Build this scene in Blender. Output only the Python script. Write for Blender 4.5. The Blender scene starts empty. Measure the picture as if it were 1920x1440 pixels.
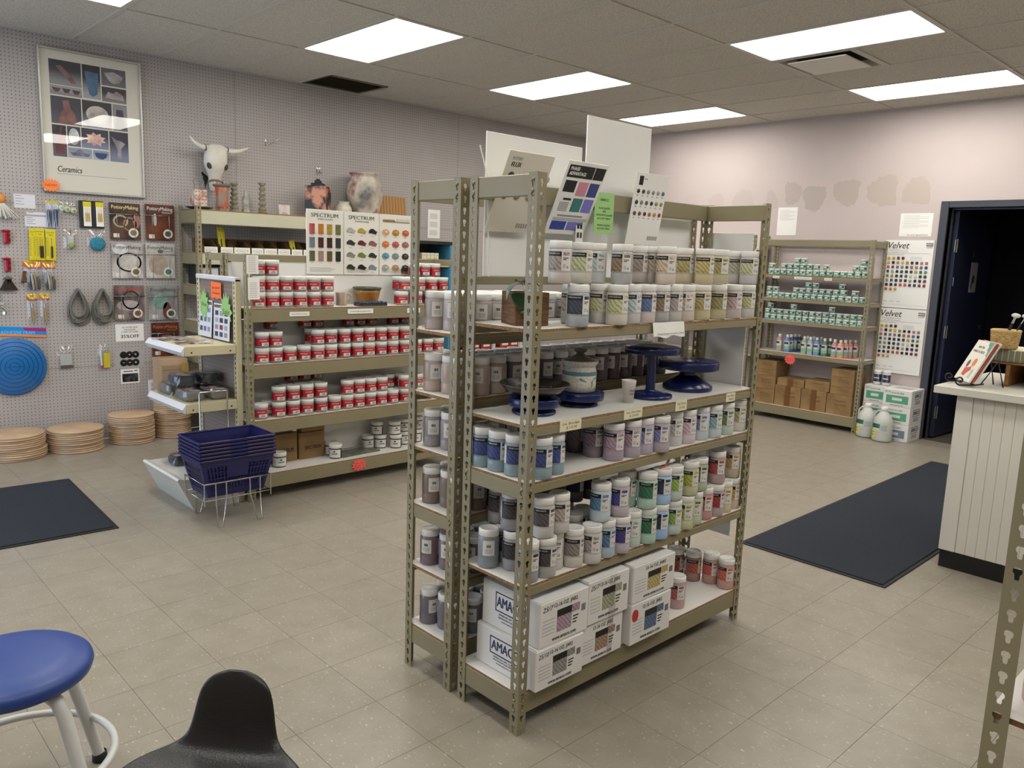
import bpy, bmesh, math, random
import numpy as np
from mathutils import Vector, Matrix
random.seed(7)
SC = bpy.context.scene
C = SC.collection
PI = math.pi

# ------------------------------------------------------------------ camera
CAMH = 1.55
cam_d = bpy.data.cameras.new('camera'); cam_d.sensor_width = 36; cam_d.lens = 27.861
cam_d.clip_start = .05; cam_d.clip_end = 60
cam = bpy.data.objects.new('camera', cam_d); C.objects.link(cam); SC.camera = cam
_r = ((0.72666254, -0.68614104, 0.03423493), (-0.08462474, -0.13885324, -0.98669065), (0.68176258, 0.714094, -0.15896396))
cam.matrix_world = Matrix(((_r[0][0], -_r[1][0], -_r[2][0], 0), (_r[0][1], -_r[1][1], -_r[2][1], 0),
                           (_r[0][2], -_r[1][2], -_r[2][2], CAMH), (0, 0, 0, 1)))
# ------------------------------------------------------------------ world and window daylight
W = bpy.data.worlds.new('sky'); SC.world = W; W.use_nodes = True
W.node_tree.nodes['Background'].inputs[0].default_value = (.70, .83, 1, 1)
W.node_tree.nodes['Background'].inputs[1].default_value = 1.1
SC.view_settings.view_transform = 'Standard'; SC.view_settings.look = 'None'
SC.view_settings.gamma = 1; SC.view_settings.use_curve_mapping = False
SC.view_settings.exposure = 0.12
SC.cycles.max_bounces = 6; SC.cycles.diffuse_bounces = 3; SC.cycles.glossy_bounces = 2; SC.cycles.transmission_bounces = 2; SC.cycles.transparent_max_bounces = 8
SC.cycles.adaptive_threshold = .035; SC.cycles.caustics_reflective = False; SC.cycles.caustics_refractive = False
LAMP = 12.0          # radiance of the ceiling light lenses
def daylight(name, loc, rot, sx, sy, power, col):
    l = bpy.data.lights.new(name, 'AREA'); l.shape = 'RECTANGLE'; l.size = sx; l.size_y = sy; l.energy = power; l.color = col
    o = bpy.data.objects.new(name, l); C.objects.link(o); o.location = loc; o.rotation_euler = rot
    return o
# daylight that falls through the shop windows in the near end wall (left of the camera)
daylight('window_daylight', (-1.97, 5.0, 1.30), (0, -PI/2, 0), 2.0, 2.8, 62, (.60, .76, 1.0))

# ------------------------------------------------------------------ helpers
def lin(c):
    if isinstance(c, str):
        c = c.lstrip('#'); c = [int(c[i:i+2], 16)/255 for i in (0, 2, 4)]
    return tuple(((v/12.92) if v <= .04045 else ((v+.055)/1.055)**2.4) for v in c[:3]) + (1,)
MATS = {}
def nodes(m):
    m.use_nodes = True; nt = m.node_tree; return nt, nt.nodes, nt.links, nt.nodes['Principled BSDF']
def M(name, col, rough=.5, metal=0., spec=.5, var=0., scale=30, bump=0., bscale=80, emit=0., sss=0.):
    """plain procedural material: colour with an optional noise variation and a fine bump"""
    if name in MATS: return MATS[name]
    m = bpy.data.materials.new(name); nt, N, L, b = nodes(m)
    b.inputs['Base Color'].default_value = lin(col); b.inputs['Roughness'].default_value = rough
    b.inputs['Metallic'].default_value = metal; b.inputs['Specular IOR Level'].default_value = spec
    tc = N.new('ShaderNodeTexCoord')
    if var:
        n = N.new('ShaderNodeTexNoise'); n.inputs['Scale'].default_value = scale; n.inputs['Detail'].default_value = 4
        L.new(tc.outputs['Object'], n.inputs['Vector'])
        mx = N.new('ShaderNodeHueSaturation'); mx.inputs['Color'].default_value = lin(col)
        mr = N.new('ShaderNodeMapRange'); mr.inputs[1].default_value = .3; mr.inputs[2].default_value = .7
        mr.inputs[3].default_value = 1-var; mr.inputs[4].default_value = 1+var
        L.new(n.outputs[0], mr.inputs[0]); L.new(mr.outputs[0], mx.inputs['Value']); L.new(mx.outputs[0], b.inputs['Base Color'])
    if bump:
        n2 = N.new('ShaderNodeTexNoise'); n2.inputs['Scale'].default_value = bscale; n2.inputs['Detail'].default_value = 3
        L.new(tc.outputs['Object'], n2.inputs['Vector'])
        bp = N.new('ShaderNodeBump'); bp.inputs['Strength'].default_value = bump; bp.inputs['Distance'].default_value = .004
        L.new(n2.outputs[0], bp.inputs['Height']); L.new(bp.outputs[0], b.inputs['Normal'])
    if emit:
        b.inputs['Emission Color'].default_value = lin(col); b.inputs['Emission Strength'].default_value = emit
    MATS[name] = m; return m
def MO(name, rough=.45, spec=.5, var=.05, scale=25, mode=None):
    """material whose colour is the object's own colour (obj.color)"""
    if name in MATS: return MATS[name]
    m = bpy.data.materials.new(name); nt, N, L, b = nodes(m)
    oi = N.new('ShaderNodeObjectInfo'); tc = N.new('ShaderNodeTexCoord')
    b.inputs['Roughness'].default_value = rough; b.inputs['Specular IOR Level'].default_value = spec
    hs = N.new('ShaderNodeHueSaturation'); hs.inputs['Saturation'].default_value = .88; L.new(oi.outputs['Color'], hs.inputs['Color'])
    mr = N.new('ShaderNodeMapRange'); mr.inputs[1].default_value = .3; mr.inputs[2].default_value = .7
    mr.inputs[3].default_value = 1-var; mr.inputs[4].default_value = 1+var
    if mode == 'swatch':      # printed glaze photo: streaky pattern, different on every jar
        mp = N.new('ShaderNodeMapping'); mp.inputs['Rotation'].default_value = (.4, .7, .3)
        ad = N.new('ShaderNodeVectorMath'); ad.operation = 'ADD'
        L.new(tc.outputs['Object'], ad.inputs[0]); L.new(oi.outputs['Random'], ad.inputs[1])
        L.new(ad.outputs[0], mp.inputs['Vector'])
        w = N.new('ShaderNodeTexWave'); w.inputs['Scale'].default_value = 26; w.inputs['Distortion'].default_value = 5
        w.inputs['Detail'].default_value = 2; w.inputs['Detail Scale'].default_value = 1.2
        L.new(mp.outputs[0], w.inputs['Vector']); L.new(w.outputs['Fac'], mr.inputs[0])
        mr.inputs[1].default_value = .0; mr.inputs[2].default_value = .6; mr.inputs[3].default_value = .62; mr.inputs[4].default_value = 1.12
    else:
        n = N.new('ShaderNodeTexNoise'); n.inputs['Scale'].default_value = scale; L.new(tc.outputs['Object'], n.inputs['Vector'])
        L.new(n.outputs[0], mr.inputs[0])
    L.new(mr.outputs[0], hs.inputs['Value']); L.new(hs.outputs[0], b.inputs['Base Color'])
    MATS[name] = m; return m
def ramp2(name, c0, c1, tex='noise', scale=20, lo=.4, hi=.6, rough=.5, stretch=(1, 1, 1), detail=4, coord='Object', bump=0, spec=.5, dist=0):
    """two colours mixed by a noise / voronoi / wave pattern"""
    if name in MATS: return MATS[name]
    m = bpy.data.materials.new(name); nt, N, L, b = nodes(m)
    b.inputs['Roughness'].default_value = rough; b.inputs['Specular IOR Level'].default_value = spec
    tc = N.new('ShaderNodeTexCoord'); mp = N.new('ShaderNodeMapping'); mp.inputs['Scale'].default_value = stretch
    L.new(tc.outputs[coord], mp.inputs['Vector'])
    if tex == 'wave':
        t = N.new('ShaderNodeTexWave'); t.inputs['Scale'].default_value = scale; t.inputs['Distortion'].default_value = dist; out = t.outputs['Fac']
    elif tex == 'voronoi':
        t = N.new('ShaderNodeTexVoronoi'); t.inputs['Scale'].default_value = scale; out = t.outputs['Distance']
    else:
        t = N.new('ShaderNodeTexNoise'); t.inputs['Scale'].default_value = scale; t.inputs['Detail'].default_value = detail; out = t.outputs[0]
    L.new(mp.outputs[0], t.inputs['Vector'])
    r = N.new('ShaderNodeValToRGB'); r.color_ramp.elements[0].position = lo; r.color_ramp.elements[1].position = hi
    r.color_ramp.elements[0].color = lin(c0); r.color_ramp.elements[1].color = lin(c1)
    L.new(out, r.inputs[0]); L.new(r.outputs[0], b.inputs['Base Color'])
    if bump:
        bp = N.new('ShaderNodeBump'); bp.inputs['Strength'].default_value = bump; bp.inputs['Distance'].default_value = .003
        L.new(out, bp.inputs['Height']); L.new(bp.outputs[0], b.inputs['Normal'])
    MATS[name] = m; return m
def film(name, tint=(1, 1, 1), gloss=.35, rough=.08):
    """thin clear plastic film or glass pane: mostly see-through with a sheen"""
    if name in MATS: return MATS[name]
    m = bpy.data.materials.new(name); nt, N, L, b = nodes(m); N.remove(b)
    tr = N.new('ShaderNodeBsdfTransparent'); tr.inputs[0].default_value = (*tint, 1)
    gl = N.new('ShaderNodeBsdfGlossy'); gl.inputs['Roughness'].default_value = rough
    fr = N.new('ShaderNodeLayerWeight'); fr.inputs[0].default_value = .5
    pw = N.new('ShaderNodeMath'); pw.operation = 'POWER'; pw.inputs[1].default_value = 4.; L.new(fr.outputs['Facing'], pw.inputs[0])
    mu = N.new('ShaderNodeMath'); mu.operation = 'MULTIPLY_ADD'; mu.inputs[1].default_value = .8; mu.inputs[2].default_value = gloss
    L.new(pw.outputs[0], mu.inputs[0])
    mx = N.new('ShaderNodeMixShader'); L.new(mu.outputs[0], mx.inputs[0]); L.new(tr.outputs[0], mx.inputs[1]); L.new(gl.outputs[0], mx.inputs[2])
    L.new(mx.outputs[0], N['Material Output'].inputs[0]); MATS[name] = m; return m

class G:
    """collects geometry for ONE mesh; faces carry a material slot"""
    def __init__(s): s.v = []; s.f = []; s.m = []; s.sm = []
    def add(s, vs, fs, mi=0, sm=False):
        o = len(s.v); s.v += [tuple(v) for v in vs]
        for f in fs: s.f.append(tuple(i+o for i in f)); s.m.append(mi); s.sm.append(sm)
        return s
    def box(s, x0, x1, y0, y1, z0, z1, mi=0, top=None, bot=None):
        v = [(x0, y0, z0), (x1, y0, z0), (x1, y1, z0), (x0, y1, z0), (x0, y0, z1), (x1, y0, z1), (x1, y1, z1), (x0, y1, z1)]
        s.add(v, [(0, 1, 5, 4), (1, 2, 6, 5), (2, 3, 7, 6), (3, 0, 4, 7)], mi)
        s.add(v, [(4, 5, 6, 7)], mi if top is None else top); s.add(v, [(3, 2, 1, 0)], mi if bot is None else bot); return s
    def cbox(s, x0, x1, y0, y1, z0, z1, c=.004, mi=0):
        """box with chamfered edges"""
        xs = (x0, x1); ys = (y0, y1); zs = (z0, z1); V = []; idx = {}
        for i in (0, 1):
            for j in (0, 1):
                for k in (0, 1):
                    for a in range(3):
                        p = [xs[i], ys[j], zs[k]]; sg = (1 if i == 0 else -1, 1 if j == 0 else -1, 1 if k == 0 else -1)
                        for b in range(3):
                            if b != a: p[b] += sg[b]*c
                        idx[i, j, k, a] = len(V); V.append(tuple(p))
        F = []
        I = lambda i, j, k, a: idx[i, j, k, a]
        for k in (0, 1):
            q = [I(0, 0, k, 2), I(1, 0, k, 2), I(1, 1, k, 2), I(0, 1, k, 2)]; F.append(q if k else q[::-1])
            q = [I(k, 0, 0, 0), I(k, 1, 0, 0), I(k, 1, 1, 0), I(k, 0, 1, 0)]; F.append(q if k else q[::-1])
            q = [I(0, k, 0, 1), I(0, k, 1, 1), I(1, k, 1, 1), I(1, k, 0, 1)]; F.append(q if k else q[::-1])
        for a in (0, 1):
            for b in (0, 1):
                q = [I(a, b, 0, 0), I(a, b, 1, 0), I(a, b, 1, 1), I(a, b, 0, 1)]; F.append(q if a == b else q[::-1])
                q = [I(a, 0, b, 0), I(a, 0, b, 2), I(a, 1, b, 2), I(a, 1, b, 0)]; F.append(q if a == b else q[::-1])
                q = [I(0, a, b, 1), I(1, a, b, 1), I(1, a, b, 2), I(0, a, b, 2)]; F.append(q if a == b else q[::-1])
        for i in (0, 1):
            for j in (0, 1):
                for k in (0, 1):
                    q = [I(i, j, k, 0), I(i, j, k, 1), I(i, j, k, 2)]; F.append(q if (i+j+k) % 2 else q[::-1])
        return s.add(V, F, mi)
    def lathe(s, prof, n=24, mi=0, sm=True, cx=0, cy=0, a0=0, a1=2*PI, capb=False, capt=False):
        full = abs(a1-a0-2*PI) < 1e-6; k = n if full else n+1; V = []
        for r, z in prof:
            for i in range(k):
                a = a0+(a1-a0)*i/n; V.append((cx+r*math.cos(a), cy+r*math.sin(a), z))
        F = []
        for j in range(len(prof)-1):
            for i in range(n):
                i2 = (i+1) % k; F.append((j*k+i, j*k+i2, (j+1)*k+i2, (j+1)*k+i))
        s.add(V, F, mi, sm)
        if capb: s.add([V[i] for i in range(k)], [tuple(range(k))[::-1]], mi)
        if capt: s.add([V[(len(prof)-1)*k+i] for i in range(k)], [tuple(range(k))], mi)
        return s
    def tube(s, pts, r, n=6, mi=0, closed=False, cap=True):
        pts = [Vector(p) for p in pts]; m = len(pts); V = []; F = []
        up = Vector((0, 0, 1)); prev = None
        for i, p in enumerate(pts):
            if closed: d = pts[(i+1) % m]-pts[i-1]
            else: d = pts[min(i+1, m-1)]-pts[max(i-1, 0)]
            d.normalize()
            if prev is None:
                a = d.cross(up) if abs(d.z) < .95 else d.cross(Vector((1, 0, 0)))
            else:
                a = prev-d*prev.dot(d)
            a.normalize(); prev = a.copy(); b = d.cross(a); rr = r[i] if isinstance(r, (list, tuple)) else r
            for k in range(n):
                t = 2*PI*k/n; V.append(p+(a*math.cos(t)+b*math.sin(t))*rr)
        for i in range(m if closed else m-1):
            j = (i+1) % m
            for k in range(n):
                k2 = (k+1) % n; F.append((i*n+k, i*n+k2, j*n+k2, j*n+k))
        s.add(V, F, mi, True)
        if cap and not closed:
            s.add(V[:n], [tuple(range(n))[::-1]], mi); s.add(V[-n:], [tuple(range(n))], mi)
        return s
    def prism(s, poly, d, fr=None, mi=0, side=None):
        """polygon in local (u,v) extruded by d along w; fr maps (u,v,w)->xyz"""
        fr = fr or (lambda u, v, w: (u, v, w)); n = len(poly)
        V = [fr(u, v, 0) for u, v in poly]+[fr(u, v, d) for u, v in poly]
        s.add(V, [tuple(range(n))[::-1]], mi); s.add(V, [tuple(range(n, 2*n))], mi)
        s.add(V, [(i, (i+1) % n, n+(i+1) % n, n+i) for i in range(n)], mi if side is None else side); return s
    def quad(s, a, b, c, d, mi=0): return s.add([a, b, c, d], [(0, 1, 2, 3)], mi)
    def ell(s, c, r, n=12, m=8, mi=0):
        V = []; F = []
        for j in range(m+1):
            t = PI*j/m
            for i in range(n):
                a = 2*PI*i/n; V.append((c[0]+r[0]*math.sin(t)*math.cos(a), c[1]+r[1]*math.sin(t)*math.sin(a), c[2]-r[2]*math.cos(t)))
        for j in range(m):
            for i in range(n): F.append((j*n+i, j*n+(i+1) % n, (j+1)*n+(i+1) % n, (j+1)*n+i))
        return s.add(V, F, mi, True)
    def mesh(s, name, mats):
        me = bpy.data.meshes.new(name); me.from_pydata(s.v, [], s.f)
        for m in (mats if isinstance(mats, (list, tuple)) else [mats]): me.materials.append(m)
        me.polygons.foreach_set('material_index', s.m); me.polygons.foreach_set('use_smooth', s.sm)
        me.update(); return me
def obj(name, me, parent=None, loc=None, rot=None, color=None, mats=None):
    if isinstance(me, G): me = me.mesh(name, mats)
    o = bpy.data.objects.new(name, me); C.objects.link(o)
    if parent: o.parent = parent
    if name in STUFFN: o['kind'] = 'stuff'
    if loc is not None: o.location = loc
    if rot is not None: o.rotation_euler = rot if not isinstance(rot, (int, float)) else (0, 0, rot)
    if color is not None: o.color = lin(color)
    return o
STUFFN = {'fine_print', 'print', 'barcode', 'wrap_end', 'slot_row', 'ruler_print'}
def tag(o, label, cat, group=None):
    o['label'] = label; o['category'] = cat
    if group: o['group'] = group
    return o
def thing(name, label, cat, loc=(0, 0, 0), rot=0, group=None):
    return tag(obj(name, None, None, loc, rot), label, cat, group)
def struct(o): o['kind'] = 'structure'; return o
TXT = {}; TS = bpy.data.scenes.new('lettering_bench')
def textmesh(s, size, mat, extr=.0004, bold=0., shear=0., align='CENTER', bend=None, width=None):
    """lettering as a mesh in the local XZ plane facing -Y (optionally wrapped round a cylinder of radius bend)"""
    key = (s, size, mat.name, extr, bold, shear, align, bend, width)
    if key in TXT: return TXT[key]
    cu = bpy.data.curves.new('lettering', 'FONT'); cu.body = s; cu.size = size; cu.extrude = extr; cu.offset = 0
    cu.shear = shear; cu.align_x = align; cu.align_y = 'CENTER'; cu.resolution_u = 2
    o = bpy.data.objects.new('lettering', cu); TS.collection.objects.link(o); TS.view_layers[0].update()
    dg = TS.view_layers[0].depsgraph; me = bpy.data.meshes.new_from_object(o.evaluated_get(dg))
    bpy.data.objects.remove(o); bpy.data.curves.remove(cu)
    n = len(me.vertices); co = np.zeros(n*3); me.vertices.foreach_get('co', co); co = co.reshape(-1, 3)
    if width and n:
        w = co[:, 0].max()-co[:, 0].min(); co[:, 0] *= width/max(w, 1e-6)
    if bold and n:          # heavier strokes: the same outline set twice, a hair apart
        bm = bmesh.new(); bm.from_mesh(me); bm.verts.ensure_lookup_table()
        d = bmesh.ops.duplicate(bm, geom=bm.verts[:]+bm.edges[:]+bm.faces[:]); bm.to_mesh(me); bm.free()
        sh = np.zeros_like(co); sh[:, 0] = min(.05*size, 2.2*bold*size); sh[:, 2] = extr*.2; co = np.concatenate([co-sh*.5, co+sh*.5]); n = len(co)
    x, y, z = co[:, 0].copy(), co[:, 1].copy(), co[:, 2].copy()
    if bend:
        a = x/bend; rr = bend+z; co = np.stack([rr*np.sin(a), -rr*np.cos(a), y], 1)
    else: co = np.stack([x, -z, y], 1)
    me.vertices.foreach_set('co', co.ravel()); me.materials.clear(); me.materials.append(mat); me.update()
    TXT[key] = me; return me
ORD = ['first', 'second', 'third', 'fourth', 'fifth', 'sixth', 'seventh', 'eighth', 'ninth', 'tenth', 'eleventh', 'twelfth', 'thirteenth',
       'fourteenth', 'fifteenth', 'sixteenth', 'seventeenth', 'eighteenth', 'nineteenth', 'twentieth', 'twenty-first', 'twenty-second',
       'twenty-third', 'twenty-fourth', 'twenty-fifth', 'twenty-sixth', 'twenty-seventh', 'twenty-eighth', 'twenty-ninth', 'thirtieth']
def kids(o): return [c for c in C.objects if c.parent == o]
# ------------------------------------------------------------------ common materials
TAN = M('tan_enamel_steel', '#857d62', .42, .0, .5, .05, 6, .02, 60)
TANL = M('light_tan_enamel_steel', '#b5b39b', .42, .0, .5, .04, 6)
WHITE = M('white_melamine', '#dddbd5', .35, 0, .5, .03, 5)
CHIP = ramp2('particle_board_edge', '#5c452a', '#a08056', 'noise', 260, .3, .7, .85)
LID = M('white_plastic_lid', '#e4e3df', .4, 0, .5, .02, 40)
BLACK = M('black_print', '#0c0c0d', .45)
PAPER = M('white_paper', '#e6e5e0', .6, 0, .4, .02, 8)
INK = M('dark_ink', '#2a2a2c', .7)
GREYINK = M('grey_ink', '#8d8d90', .7)
FOAM = M('white_foam_board', '#e2e2de', .55, 0, .4, .015, 3)
CHROME = M('chrome_wire', '#c9c9c9', .22, 1.)
DARKHOLE = M('dark_void', '#141312', .9)
KRAFT = ramp2('kraft_cardboard', '#80643f', '#9a7c52', 'noise', 6, .3, .7, .8)
CLEAR = film('clear_plastic_film', (.985, .985, .99), .07, .13)
GLASS = film('picture_glass', (1, 1, 1), .032, .012)

# ================================================================== SETTING
HC = 3.007; XW = 7.77; YW = 6.71; XN = -2.05; YN = -2.6
# ---- floor: vinyl tiles laid on a slab
def floor_mat():
    m = bpy.data.materials.new('flecked_vinyl_tile'); nt, N, L, b = nodes(m)
    g = N.new('ShaderNodeNewGeometry')
    def noise(scale, stretch, lo, hi, detail=2):
        mp = N.new('ShaderNodeMapping'); mp.inputs['Scale'].default_value = stretch; L.new(g.outputs['Position'], mp.inputs['Vector'])
        n = N.new('ShaderNodeTexNoise'); n.inputs['Scale'].default_value = scale; n.inputs['Detail'].default_value = detail
        L.new(mp.outputs[0], n.inputs['Vector'])
        r = N.new('ShaderNodeMapRange'); r.inputs[1].default_value = lo; r.inputs[2].default_value = hi; L.new(n.outputs[0], r.inputs[0]); return r
    def mix(a, col, fac):
        x = N.new('ShaderNodeMix'); x.data_type = 'RGBA'; L.new(fac, x.inputs[0])
        if isinstance(a, str): x.inputs[6].default_value = lin(a)
        else: L.new(a, x.inputs[6])
        x.inputs[7].default_value = lin(col); return x.outputs[2]
    c = mix('#8f887b', '#878072', noise(9, (1, 1, 1), .35, .65, 4).outputs[0])
    c = mix(c, '#b4ad9f', noise(120, (1, .4, 1), .65, .71).outputs[0])
    c = mix(c, '#7a7365', noise(170, (.4, 1, 1), .67, .73).outputs[0])
    # every tile a shade of its own
    sn = N.new('ShaderNodeVectorMath'); sn.operation = 'SNAP'; sn.inputs[1].default_value = (.3048, .3048, 100)
    of = N.new('ShaderNodeVectorMath'); of.operation = 'SUBTRACT'; of.inputs[1].default_value = (.84, 2.76, -50)
    L.new(g.outputs['Position'], of.inputs[0]); L.new(of.outputs[0], sn.inputs[0])
    wn = N.new('ShaderNodeTexWhiteNoise'); L.new(sn.outputs[0], wn.inputs['Vector'])
    mr = N.new('ShaderNodeMapRange'); mr.inputs[3].default_value = .965; mr.inputs[4].default_value = 1.03; L.new(wn.outputs[0], mr.inputs[0])
    hs = N.new('ShaderNodeHueSaturation'); L.new(c, hs.inputs['Color']); L.new(mr.outputs[0], hs.inputs['Value'])
    L.new(hs.outputs[0], b.inputs['Base Color'])
    b.inputs['Roughness'].default_value = .33
    b.inputs['Specular IOR Level'].default_value = .45
    return m
FT = floor_mat(); T = .3048
fl = struct(obj('floor', G().box(XN, XW+3, YN, YW, -.12, -.003).mesh('floor', M('dark_tile_seam', '#4a4236', .9))))
cells = []
for i in range(-9, 24):
    for j in range(-18, 14):
        x0 = .84+i*T; y0 = 2.76+j*T; x1 = min(x0+T, XW); y1 = min(y0+T, YW); x0 = max(x0, XN); y0 = max(y0, YN)
        if x1-x0 < .03 or y1-y0 < .03: continue
        cx, cy = (x0+x1)/2, (y0+y1)/2
        v = [_r[k][0]*cx+_r[k][1]*cy+_r[k][2]*(-CAMH) for k in range(3)]
        vis = v[2] > .3 and abs(v[0]/v[2]) < .75 and -.6 < v[1]/v[2] < .58
        cells.append((0 if vis else 1, v[2], x0, x1, y0, y1))
cells.sort()
tile_me = G().box(0, T-.0013, 0, T-.0013, -.003, 0).mesh('floor_tile', FT); far = G()
for k, (_, _, x0, x1, y0, y1) in enumerate(cells):
    if k < 300 and abs(x1-x0-T) < 1e-4 and abs(y1-y0-T) < 1e-4: obj('floor_tile', tile_me, fl, (x0, y0, 0))
    else: far.box(x0, x1-.0013, y0, y1-.0013, -.003, 0)
o = obj('floor_tile_field', far.mesh('floor_tile_field', FT), fl); o['kind'] = 'stuff'

# ---- pegboard wall
PEG = M('pegboard_paint', '#aaa4a1', .55, 0, .4, .03, 4)
wl = struct(obj('wall_left', G().box(XN, XW+.1, YW+.012, YW+.15, 0, HC+.1).mesh('wall_left', M('wall_cavity', '#2a2724', .9))))
def peg_panel(x0, x1, z0, z1, p=.0254, r=.0034):
    nx = round((x1-x0)/p); nz = round((z1-z0)/p); px = (x1-x0)/nx; pz = (z1-z0)/nz
    gx, gz = np.meshgrid(np.arange(nx+1)*px+x0, np.arange(nz+1)*pz+z0, indexing='xy')
    A = np.stack([gx.ravel(), np.zeros(gx.size), gz.ravel()], 1)
    cx, cz = np.meshgrid((np.arange(nx)+.5)*px+x0, (np.arange(nz)+.5)*pz+z0, indexing='xy'); cx = cx.ravel(); cz = cz.ravel(); n = cx.size
    ang = np.arange(6)*PI/3
    H = np.stack([(cx[:, None]+r*np.cos(ang)), np.zeros((n, 6)), (cz[:, None]+r*np.sin(ang))], 2).reshape(-1, 3)
    V = np.concatenate([A, H]); k = np.arange(n); row = k//nx; col = k % nx
    c0 = row*(nx+1)+col; c1 = c0+1; c3 = c0+nx+1; c2 = c3+1; hb = A.shape[0]+k*6; h = [hb+i for i in range(6)]
    tri = [(c1, c2, h[0]), (c2, h[1], h[0]), (c3, h[3], h[2]), (c3, c0, h[3]), (c0, h[4], h[3]), (c1, h[0], h[5])]
    qd = [(c2, c3, h[2], h[1]), (c0, c1, h[5], h[4])]
    lt = np.concatenate([np.stack(t, 1) for t in tri]).ravel(); lq = np.concatenate([np.stack(t, 1) for t in qd]).ravel()
    me = bpy.data.meshes.new('pegboard_panel'); me.vertices.add(len(V)); me.vertices.foreach_set('co', V.ravel().astype('f4'))
    nt_, nq = len(lt)//3, len(lq)//4; me.loops.add(len(lt)+len(lq)); me.polygons.add(nt_+nq)
    me.loops.foreach_set('vertex_index', np.concatenate([lt, lq]).astype('i4'))
    st = np.concatenate([np.arange(nt_)*3, nt_*3+np.arange(nq)*4]); me.polygons.foreach_set('loop_start', st.astype('i4'))
    me.materials.append(PEG); me.update(calc_edges=True); me.validate()
    return me
zr = [0, .587, 1.806, HC]; xr = [.62, 3.06, 5.50, XW]
for a in range(3):
    for b in range(3):
        obj('pegboard_panel', peg_panel(xr[b]+.0012, xr[b+1]-.0012, zr[a]+.0012, zr[a+1]-.0012), wl, (0, YW, 0))
    obj('pegboard_panel', G().box(XN, .618, YW, YW+.005, zr[a]+.001, zr[a+1]-.001).mesh('pegboard_panel', PEG), wl)

# ---- back wall with door opening (Y 1.68..2.58)
PAINT = M('mauve_wall_paint', '#bdb1ae', .6, 0, .35, .02, 3, .03, 120)
DY0, DY1, DZ = 1.68, 2.582, 2.108
g = G(); g.box(XW, XW+.12, DY1, YW+.1, 0, HC+.1); g.box(XW, XW+.12, YN, DY0, 0, HC+.1); g.box(XW, XW+.12, DY0, DY1, DZ, HC+.1)
wb = struct(obj('wall_back', g.mesh('wall_back', PAINT)))
PATCH = [(5.29, 2.23, .19, .18, '#b9adaa', 1), (4.975, 2.22, .18, .17, '#b8aaa8', 2), (4.65, 2.24, .24, .18, '#b5a9a6', 3), (4.32, 2.21, .14, .2, '#b4a8a4', 4),
         (4.085, 2.283, .18, .22, '#b0a49f', 5), (3.855, 2.235, .23, .24, '#aca29b', 6), (3.526, 2.28, .26, .25, '#afa39c', 7), (3.175, 2.275, .28, .28, '#b3a69d', 8), (2.875, 2.262, .25, .24, '#b4a79e', 9)]
for cy, cz, w, h, col, sd in PATCH:
    rd = random.Random(sd); n = 30
    pl = []
    for k in range(n):
        a = 2*PI*k/n; q = 1+.10*rd.uniform(-1, 1)+.12*math.sin(3*a+sd)
        pl.append((math.copysign(abs(math.cos(a))**.75, math.cos(a))*w/2*q, math.copysign(abs(math.sin(a))**.75, math.sin(a))*h/2*q))
    obj('paint_patch', G().prism(pl, .0012, lambda u, v, w_: (XW-w_, cy+u, cz+v)).mesh('paint_patch', M('paint_test_'+str(sd), col, .62)), wb)
NAVY = M('navy_door_paint', '#20253a', .38, 0, .5, .05, 6)
NAVYF = M('dark_slate_frame_paint', '#33363f', .38, 0, .5, .04, 8)
g = G()
g.cbox(XW-.022, XW+.13, DY1, DY1+.066, 0, DZ+.058, .004); g.cbox(XW-.022, XW+.13, DY0-.066, DY0, 0, DZ+.058, .004)
g.cbox(XW-.022, XW+.13, DY0, DY1, DZ, DZ+.058, .004)
g.box(XW+.07, XW+.10, DY1-.014, DY1, 0, DZ); g.box(XW+.07, XW+.10, DY0, DY1-.014, DZ-.014, DZ)
fr_ = struct(obj('door_2', g.mesh('door_frame', NAVYF)))
STEEL = M('brushed_steel_hinge', '#8d8b84', .35, .9, .5, .05, 30)
DZ_ = 2.09
dl = struct(obj('door_1', G().cbox(0, .90, -.045, 0, .012, DZ_, .003).mesh('door_leaf', NAVY), None, (XW+.128, DY1-.006, 0), -.045))
for z in (1.78, 1.0, .25):
    obj('hinge', G().box(-.04, .0, -.055, -.046, z-.055, z+.055).tube([(-.005, -.055, z-.06), (-.005, -.055, z+.06)], .008, 8).mesh('hinge', STEEL), dl)
h_ = obj('door_handle', G().lathe([(.028, 0), (.028, .01), (.01, .014), (.01, .05)], 16, capb=True).tube([(0, 0, .05), (.06, 0, .052), (.11, .0, .05)], .009, 8).mesh('lever_handle', CHROME), dl, (.83, -.046, 1.02), (PI/2, 0, PI))
obj('latch', G().box(.02, .05, -.052, -.046, 1.42, 1.50).mesh('latch', CHROME), dl)
nt_ = obj('notice', G().box(.42, .58, -.0475, -.0455, 1.36, 1.64).mesh('notice', M('grey_notice_paper', '#9a9a9c', .7)), dl)
obj('notice_picture', G().prism([(.45, 1.40), (.475, 1.39), (.48, 1.44), (.53, 1.46), (.52, 1.51), (.48, 1.53), (.46, 1.48)], .0008, lambda u, v, w: (u, -.0476-w, v)).mesh('notice_picture', M('notice_print', '#3c2c2c', .7)), nt_)
obj('door_plate', G().box(.44, .56, -.0485, -.0455, 1.68, 1.75).mesh('door_plate', M('bronze_plate', '#4a443c', .4, .6)), dl)
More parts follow.
